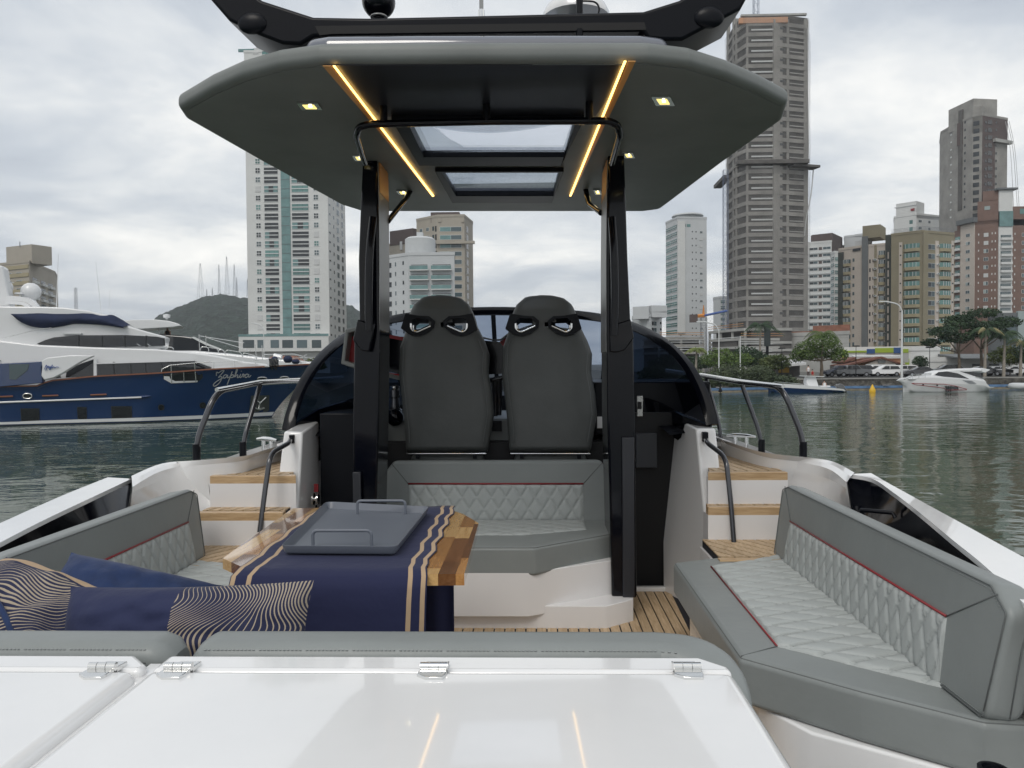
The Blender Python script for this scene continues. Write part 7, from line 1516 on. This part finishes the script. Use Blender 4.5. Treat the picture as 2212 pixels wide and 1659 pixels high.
# name in script
def script(strokes, nm, r_, m, par, fn, off=.05):
    mb = MB()
    for st_ in strokes: mb.tube(spline([fn(x, y, off) for x, y in st_], 4), r_, 5)
    return mb.build(nm, m, par, smooth=60)
mat('name_gold', (.42, .44, .46), .4, metal=.3)
name = [[(1383, 1040), (1385, 1018), (1396, 1022), (1415, 1010), (1432, 1006), (1422, 1022), (1396, 1052), (1410, 1046), (1418, 1052), (1408, 1078), (1390, 1098), (1370, 1108), (1364, 1098), (1378, 1082), (1402, 1066), (1428, 1052)],
        [(1452, 1038), (1440, 1034), (1428, 1044), (1428, 1054), (1438, 1054), (1450, 1044), (1455, 1036), (1452, 1048), (1456, 1054), (1466, 1046)],
        [(1484, 1014), (1470, 1050), (1452, 1096)], [(1468, 1052), (1476, 1040), (1488, 1034), (1494, 1042), (1484, 1052), (1474, 1052), (1490, 1050), (1500, 1040)],
        [(1500, 1040), (1512, 1018), (1518, 1002), (1512, 1000), (1506, 1020), (1500, 1050)], [(1502, 1048), (1512, 1036), (1520, 1036), (1516, 1050), (1522, 1052), (1532, 1042)],
        [(1538, 1030), (1532, 1048), (1538, 1052), (1548, 1042)], [(1541, 1012), (1543, 1011)], [(1548, 1042), (1552, 1030), (1558, 1034), (1554, 1050), (1560, 1038), (1568, 1032)],
        [(1588, 1034), (1578, 1030), (1566, 1040), (1566, 1050), (1576, 1050), (1586, 1040), (1590, 1032), (1588, 1044), (1592, 1050), (1604, 1038)]]
script(name, 'name_lettering', .028, 'name_gold', yt, HP)
# ---- superstructure
def slab(poly, Y0, Y1, m, nm, bev=.10, par=None): P = [ZP(x, y, Y0 + .0021 * x) for x, y in poly]; return MB().prism(P, DN * (Y1 - Y0)).build(nm, m, par or yt, bevel=bev, bseg=3)
YM = 44.0; RC = lambda x: .0021 * x
mh = slab([(-900, 1150), (-900, 820), (0, 815), (230, 842), (600, 858), (1000, 870), (1250, 892), (1400, 915), (1560, 950), (1700, 965), (1730, 985), (1345, 1012), (600, 1055), (270, 1100)], YM, YM + 4.4, 'yacht_white', 'main_house')
uh = slab([(-900, 840), (-900, 590), (250, 598), (400, 603), (560, 623), (640, 642), (700, 655), (800, 718), (940, 758), (1062, 790), (1058, 800), (1046, 862), (1000, 876), (600, 870), (230, 850)], YM + .5, YM + 3.6, 'yacht_white', 'upper_house')
def pane(poly, Y, par, nm='window_band', m='yacht_glass', th=.14): return MB().prism([ZP(x, y, Y - th + RC(x)) for x, y in poly], (0, th + .02, 0)).build(nm, m, par)
w1 = pane([(235, 836), (290, 812), (345, 795), (480, 782), (800, 780), (1000, 790), (1045, 800), (1048, 848), (900, 853), (600, 858), (330, 862)], YM + .5, uh)
for x in (500, 650, 795, 930): pane([(x, 784), (x + 6, 784), (x + 6, 856), (x, 856)], YM + .45, w1, 'mullion', 'boot_black', .12)
for x in (860, 925): MB().tube([ZP(x, 825, YM + .4 + RC(x)), ZP(x + 38, 852, YM + .4 + RC(x))], .02, 5).build('wiper', 'rail_steel', w1)
w2 = pane([(617, 960), (1235, 945), (1345, 985), (1340, 1008), (617, 1046)], YM - .1, mh)
for x in (720, 830, 925, 1030, 1120): pane([(x, 952), (x + 4, 952), (x + 12, 1030), (x + 8, 1030)], YM - .13, w2, 'mullion', 'boot_black', .15)
pane([(420, 1052), (425, 1010), (520, 962), (598, 935), (598, 1046)], YM - .11, mh); pane([(330, 1058), (385, 1028), (385, 1055)], YM - .01, mh)
MB().prism([ZP(x, y, YM - .30 + RC(x)) for x, y in ((598, 930), (616, 930), (616, 1046), (598, 1048))], (0, .1, 0)).build('door_post', 'yacht_white', mh)
pane([(600, 960), (1240, 940), (1240, 946), (600, 966)], YM - .2, mh, 'drip_rail', 'yacht_white', .12)
# side bulwark wing with small script, blue aft panel
wg = MB().prism([ZP(x, y, 42.6 + RC(x)) for x, y in ((265, 945), (300, 925), (450, 908), (600, 912), (520, 950), (400, 1025), (340, 1055), (280, 1068), (262, 1040), (268, 985))], (0, .25, 0)).build('side_wing', 'yacht_white', yt, bevel=.05)
script([[(284, 1000), (296, 972), (300, 985), (292, 1006)], [(300, 990), (312, 978), (310, 992), (322, 980), (316, 1004), (330, 980), (334, 970), (332, 992), (344, 982), (350, 992), (360, 984), (376, 986)]], 'name_lettering', .02, 'crane_blue', wg, lambda x, y, o: ZP(x, y, 42.55 + RC(x)), 0)
ap = MB().prism([ZP(x, y, 42.62 + RC(x)) for x, y in ((-900, 962), (0, 960), (270, 948), (285, 950), (262, 985), (268, 1060), (270, 1086), (0, 1112), (-900, 1140))], (0, .3, 0)).build('aft_bulwark', 'hull_navy', yt, bevel=.03)
MB().prism([ZP(x, y, 42.59 + RC(x)) for x, y in ((58, 968), (185, 966), (175, 1005), (100, 1065), (60, 1062))], (0, .05, 0)).build('port_window', 'win_mid', ap)
pane([(-900, 940), (-900, 900), (-20, 935), (0, 945)], YM, mh)
# canvas over the flybridge screen
ca = MB(); top = spline([ZP(x, y, 44.3 + RC(x)) for x, y in ((80, 642), (150, 634), (240, 624), (400, 632), (560, 634), (640, 650), (700, 650), (750, 680), (805, 716))], 5); bot = spline([ZP(x, y, 44.3 + RC(x)) for x, y in ((84, 650), (115, 685), (190, 722), (290, 736), (400, 722), (470, 708), (600, 712), (700, 722), (798, 738))], 5)
rows = []
for k in range(9):
    v = k / 8; rows.append([Vector((a.x + (b.x - a.x) * v, (a.y + b.y) / 2 - .42 * math.sin(v * 3.0) + .5 * (1 - v) + .05 * mnoise.noise(Vector((i * .5, k, 0))), a.z + (b.z - a.z) * v)) for i, (a, b) in enumerate(zip(top, bot))])
ca.loft(rows, close=False, caps=False); ca.loft([[p for p in rows[0]], [p + DN * 2.5 + Vector((0, 0, -.05)) for p in rows[0]]], close=False, caps=False); ca.build('canvas_cover', 'canvas_navy', yt, smooth=180)
MB().tube([ZP(x, y, 44.2) for x, y in ((20, 800), (250, 742), (330, 735))], .015, 4).build('canvas_line', 'rail_steel', yt)
pane([(400, 768), (518, 768), (518, 776), (400, 776)], YM + .48, uh, 'vent_slot', 'wall_white2')
# radar arch, domes, aerials
arch = slab([(-300, 600), (-200, 480), (0, 330), (20, 345), (38, 450), (62, 545), (66, 602)], 46.0, 47.2, 'yacht_white', 'radar_arch')
MB().sweep(spline([ZP(x, y, 45.8) for x, y in ((40, 545), (110, 548), (170, 556), (215, 580), (235, 605))], 5), [(-.12, -.14), (.12, -.14), (.12, .14), (-.12, .14)]).build('arch_arm', 'yacht_white', arch, smooth=50); MB().sweep(spline([ZP(x, y, 45.6) for x, y in ((40, 570), (100, 574), (150, 580), (190, 602))], 5), [(-.1, -.1), (.1, -.1), (.1, .1), (-.1, .1)]).build('arch_arm', 'yacht_white', arch, smooth=50)
for x, y, r_ in ((198, 505, .58), (14, 475, .60)):
    c = ZP(x, y, 47.5); MB().ball(c, r_, 18, (1, 1, 1.0)).build('radar_dome', 'yacht_white', arch, smooth=60); MB().lathe([(.3, -.62), (.2, -.3), (.2, 0)], c, 12).build('dome_foot', 'yacht_white', arch)
c = ZP(127, 520, 47); MB().lathe([(.01, 0), (.30, .0), (.28, .1), (.01, .12)], c, 14).build('aerial_dish', 'yacht_white', arch, smooth=40); MB().tube([c, c + Vector((0, 0, -.3))], .04, 6).build('aerial_stem', 'yacht_white', arch)
for pts, r_ in ([[(362, 600), (373, 262)], .03], [[(648, 645), (612, 310)], .02], [[(57, 545), (52, 390)], .03], [[(30, 445), (90, 445)], .05], [[(702, 640), (700, 490)], .012]): MB().tube([ZP(x, y, 47) for x, y in pts], [r_, r_ * .4], 5).build('whip_aerial', 'yacht_white', yt)
fl_ = MB(); fl_.prism([ZP(x, y, 47) for x, y in ((-20, 350), (18, 350), (20, 400), (10, 430), (-10, 430))], (0, .03, 0)); fl_.build('flag', 'shutter', yt)
# rails forward
def rail(pts, Y, r_=.022, nm='deck_rail', n=None): return MB().tube(bend([ZP(x, y, Y(x) if callable(Y) else Y) for x, y in pts], .12, 4), r_, 6).build(nm, 'rail_steel', yt, smooth=60)
HY = lambda x: hullY(x) - .02
rail([(1345, 952), (1500, 948), (1630, 940), (1800, 934), (1925, 926), (2040, 925)], HY)
for x in (1366, 1498, 1634, 1922): rail([(x, 950 - (x - 1345) * .038), (x + 1, shz(x))], HY)
for pts in ([(820, 862), (825, 850), (1100, 858), (1110, 872)], [(1280, 880), (1285, 855), (1330, 858), (1335, 885)], [(1330, 858), (1390, 868), (1400, 900)], [(1395, 895), (1400, 872), (1430, 876), (1436, 905)], [(1440, 905), (1445, 875), (1540, 890), (1550, 922)], [(1550, 920), (1555, 893), (1630, 912), (1640, 935)], [(1630, 840), (1640, 935)], [(1674, 845), (1678, 940)]): rail(pts, lambda x: 44.6 + .0021 * x)
for pts in ([(1272, 775), (1275, 880)], [(1315, 782), (1318, 860)], [(1272, 785), (1560, 830)], [(1315, 795), (1600, 880)]): rail(pts, 48.5)
# windlass gear and navy covers on the foredeck
for x, y, rx, ry in ((1755, 945, 28, 34), (1840, 935, 32, 30), (1890, 950, 28, 20)): c = ZP(x, y, 48.3); MB().ball(c, 1, 12, (rx * .0088, .35, ry * .0088)).build('gear_cover', 'canvas_navy', yt, smooth=60)
mb = MB()
for k in range(9): a = k * .7; mb.tube(spline([HP(1720 + k * 6, 930, .1), HP(1724 + k * 7, 960 + (k % 3) * 8, .25), HP(1722 + k * 6, 985 + (k % 4) * 6, .12)], 3), .03, 4)
mb.build('rope_coil', 'boot_black', yt); MB().tube([ZP(1750, 912, 49), ZP(1800, 925, 49)], .16, 8).build('rolled_towel', 'yacht_white', yt)
for pts in ([(1690, 905), (1880, 902), (1990, 932), (2040, 950)], [(1930, 925), (1960, 905)], [(1900, 955), (1990, 950)]): rail(pts, 50.5, .03)
# ============================================================ second yacht behind
y2 = thing('yacht', 'white yacht with black glass and a thin white hardtop, behind the navy yacht', 'yacht', (-12, 66, 0)); Y2 = 64
def s2(poly, Y0, Y1, m, nm, bev=.08): P = [ZP(x, y, Y0) for x, y in poly]; return MB().prism(P, DN * (Y1 - Y0)).build(nm, m, y2, bevel=bev, bseg=3)
s2([(770, 690), (850, 682), (980, 680), (1080, 690), (1140, 708), (1158, 720), (1100, 730), (900, 742), (800, 740)], Y2, Y2 + 4.2, 'yacht_white', 'hardtop', .05); s2([(800, 770), (1060, 775), (1180, 785), (1280, 800), (1340, 850), (1480, 900), (1500, 960), (800, 960)], Y2 + .1, Y2 + 4, 'yacht_glass', 'glass_house', .15)
s2([(1000, 960), (1000, 880), (1250, 880), (1480, 900), (1700, 925), (2000, 950), (2050, 970), (1950, 1060), (1000, 1060)], Y2 - .4, Y2 + 4.4, 'yacht_white', 'hull', .2); s2([(1240, 790), (1330, 835), (1420, 870), (1400, 872), (1310, 842), (1220, 795)], Y2, Y2 + .1, 'frame_white', 'screen_frame', 0)
for x in (1018,): MB().tube([ZP(x, 738, Y2 + 1), ZP(x, 790, Y2 + 1)], .07, 6).build('hardtop_post', 'yacht_white', y2)
c = ZP(1066, 680, Y2 + 2); MB().lathe([(.1, 0), (.1, .12), (.28, .14), (.3, .4), (.1, .45), (.01, .46)], c, 14).build('hardtop_light', 'yacht_white', y2, smooth=50)
mat('black_shirt', (.015, .015, .017), .8); pp_ = ZP(1072, 792, Y2 + 1.5); person((pp_.x, pp_.y, pp_.z - .95), 'bearded man in a black shirt standing under the far hardtop', 1.75, 'black_shirt')
c = A(164, 655, 250); lattice('radio_mast', 'small lattice mast on the shore behind the yacht', (c.x, c.y, 1), A(164, 622, 250).z - 1, 1.2, 'mast_grey', taper=.5, rad=.05)
# ============================================================ centre-console boat
ZQ = lambda zx, zy, Y: A(1464.5 + zx * .338, 690 + zy * .338, Y)
def boat2(name, label, Y, sta, bandm, half):
    """sta: rows (sheet x, sheer y, keel y, width factor)"""
    t = thing(name, label, 'boat', tuple(ZQ(sta[len(sta) // 2][0], 470, Y)[:2]) + (0,)); rows = []
    for x, ys_, yk, wf in sta:
        p, q = ZQ(x, ys_, Y), ZQ(x, yk, Y); rows.append((p, q, wf))
    return t, rows
cb = thing('centre_console_boat', 'navy-hulled open fishing boat with white console and grey outboard', 'boat', tuple(ZQ(900, 470, 84)[:2]) + (0,)); Yc = 84
def h2(par, top, bot, Y, half, m0, m1, split=.45, wf=None, nm='hull'):
    n = len(top); A0 = MB(); A1 = MB(); R0 = []; R1 = []
    for i in range(n):
        w = half * (wf[i] if wf else 1); T, Bt = ZQ(*top[i], Y), ZQ(*bot[i], Y); yc_ = Y + half
        r = [Vector((T.x, yc_ - w, T.z)), Vector((T.x + (Bt.x - T.x) * split, yc_ - w * .97, T.z + (Bt.z - T.z) * split)), Vector((Bt.x, yc_ - w * .8, Bt.z)), Vector((Bt.x, yc_ - w * .4, -.3))]; rr = [Vector((v.x, 2 * yc_ - v.y, v.z)) for v in r][::-1]
        R0.append(r + rr)
    ups = [[r[0], r[1]] for r in R0]; lo = [[r[1], r[2], r[3], r[4], r[5], r[6]] for r in R0]; up2 = [[r[6], r[7]] for r in R0]; dk_ = [[r[7] + Vector((0, 0, -.02)), r[0] + Vector((0, 0, -.02))] for r in R0]
    u = MB(); u.loft(ups, close=False, caps=False); u.loft(up2, close=False, caps=False); u.loft(dk_, close=False, caps=False); u.build('topsides', m0, par, smooth=50); l = MB(); l.loft(lo, close=False, caps=False); l.v += [tuple(v) for v in R0[-1]]; k = len(l.v); l.f.append(tuple(range(k - 8, k))); l.build(nm, m1, par, smooth=50)
h2(cb, [(560, 408), (620, 410), (690, 413), (800, 420), (940, 432), (1060, 445), (1075, 456)], [(600, 440), (640, 462), (690, 474), (800, 478), (940, 476), (1040, 470), (1060, 468)], Yc, 1.25, 'white_paint', 'hull_navy', .38, [.05, .55, .8, 1, 1, .95, .9])
MB().prism([ZQ(x, y, Yc + .7) for x, y in ((822, 400), (830, 368), (880, 362), (890, 395), (900, 430), (830, 428))], (0, 1.1, 0)).build('console', 'white_paint', cb, bevel=.06)
for a in ([(838, 405), (846, 364)], [(880, 400), (872, 364)], [(815, 362), (935, 366)]): MB().tube([ZQ(x, y, Yc + .8) for x, y in a], .04, 6).build('top_frame', 'frame_white', cb); 
MB().prism([ZQ(x, y, Yc + .4) for x, y in ((808, 360), (930, 364), (930, 368), (808, 364))], (0, 1.7, 0)).build('t_top', 'frame_white', cb)
MB().tube([ZQ(x, y, Yc + .3) for x, y in ((600, 408), (620, 400), (690, 405), (800, 415))], .03, 5).build('bow_rail', 'rail_steel', cb); om = MB(); om.prism([ZQ(x, y, Yc + .9) for x, y in ((1013, 430), (1018, 415), (1040, 410), (1062, 420), (1072, 440), (1085, 460), (1078, 470), (1055, 452), (1030, 446))], (0, .55, 0)); om.build('outboard_motor', 'car_grey', cb, bevel=.08)
q = ZQ(935, 445, Yc + 1.2); person((q.x, q.y, q.z - .25), 'person in white sitting at the stern of the open boat', 1.6, 'car_white', sit=True)
MB().box(tuple(ZQ(912, 432, Yc + .9)), tuple(ZQ(955, 422, Yc + 1.8))).build('stern_seat', 'white_paint', cb, bevel=.04)
# white cruiser
wc = thing('cruiser', 'white sports cruiser with red pinstripe and black hull windows, right', 'boat', tuple(ZQ(1720, 455, 82)[:2]) + (0,)); Yk = 83
h2(wc, [(1440, 392), (1475, 380), (1550, 372), (1650, 372), (1800, 380), (1900, 388), (1965, 400), (1995, 430), (2030, 432)], [(1480, 412), (1500, 440), (1545, 456), (1650, 461), (1800, 462), (1900, 460), (1960, 457), (1990, 450), (2010, 446)], Yk, 1.5, 'white_paint', 'white_paint', .4, [.05, .4, .75, .95, 1, 1, 1, .95, .9])
def cp(poly, m, nm, y0=-.02, th=.02, bev=0, par=None): return MB().prism([ZQ(x, y, Yk + y0) for x, y in poly], (0, th, 0)).build(nm, m, par or wc, bevel=bev)
cp([(1475, 380), (1540, 364), (1620, 356), (1640, 338), (1700, 325), (1790, 316), (1900, 312), (1945, 318), (1940, 335), (1850, 340), (1960, 385), (1980, 405), (1900, 392), (1700, 382), (1500, 388)], 'white_paint', 'superstructure', .45, 2.1, .12)
cp([(1640, 356), (1665, 336), (1720, 332), (1790, 345), (1862, 380), (1800, 374), (1700, 366)], 'yacht_glass', 'side_window', .42, .05); cp([(1800, 332), (1850, 334), (1935, 342), (1950, 375), (1900, 362)], 'yacht_glass', 'side_window', .43, .05); cp([(1935, 312), (1945, 310), (1998, 322), (1965, 342), (1940, 335)], 'white_paint', 'hardtop_end', .5, 2, .05)
ws = cp([(1705, 427), (1793, 428), (1793, 452), (1720, 452)], 'yacht_glass', 'hull_window', -.03, .05)
for x in (1712, 1726, 1740): cp([(x, 426), (x + 8, 426), (x + 6, 462), (x - 2, 462)], 'boot_black', 'slot_window', -.05, .02)
for a in ([(1493, 408), (1600, 412), (1700, 414), (1770, 425), (1845, 446)], [(1493, 408), (1520, 418), (1650, 432), (1700, 440), (1720, 452), (1845, 450)]): MB().tube([ZQ(x, y, Yk - .03) for x, y in a], .035, 4).build('red_pinstripe', 'piping_red', wc)
for x in (1567, 1657): cp(ovalpts(x, 418 + (x - 1567) * .04, 6, 5), 'yacht_glass', 'porthole', -.04, .03)
for k in range(4): cp([(1820 + k * 12, 388 + k * 6), (1880 + k * 8, 392 + k * 5), (1884 + k * 8, 395 + k * 5), (1826 + k * 12, 391 + k * 6)], 'mast_grey', 'side_vent', -.03, .03)
for a in ([(1445, 375), (1500, 352), (1620, 345)], [(1445, 385), (1500, 362), (1620, 352)], [(1900, 365), (1960, 380)]): MB().tube([ZQ(x, y, Yk + .4) for x, y in a], .03, 5).build('bow_rail', 'rail_steel', wc)
for x, y0, y1 in ((1470, 364, 383), (1500, 352, 378), (1540, 350, 375), (1580, 347, 373)): MB().tube([ZQ(x, y0, Yk + .4), ZQ(x, y1, Yk + .3)], .025, 4).build('rail_post', 'rail_steel', wc)
# inflatable at the right edge
ib = thing('inflatable_boat', 'grey-white inflatable dinghy at the right edge', 'boat', tuple(A(2200, 840, 88)[:2]) + (0,)); mb = MB(); mb.tube(bend([ZQ(2330, 430, 87), ZQ(2130, 428, 87), ZQ(2128, 422, 89), ZQ(2330, 425, 89)], 1.5, 6), .32, 10); mb.build('tube', 'wall_white2', ib, smooth=60); MB().box(tuple(ZQ(2150, 440, 87.2)), tuple(ZQ(2330, 424, 88.8))).build('floor', 'wall_slate', ib)
# ============================================================ air
hm = bpy.data.materials.new('haze'); hm.use_nodes = True; t = hm.node_tree; t.nodes.clear(); pv = N(t, 'ShaderNodeVolumePrincipled'); pv.inputs['Color'].default_value = (.86, .91, .97, 1); pv.inputs['Density'].default_value = HAZE = 0.00022; pv.inputs['Anisotropy'].default_value = 0.2
o_ = N(t, 'ShaderNodeOutputMaterial'); t.links.new(pv.outputs[0], o_.inputs['Volume']); MATS['haze'] = hm
hz_ = MB().box((-3400, -300, -1.6), (3400, 3000, 150)).build('haze', 'haze'); tag(hz_, 'thin pale haze over the harbour', kind='stuff')
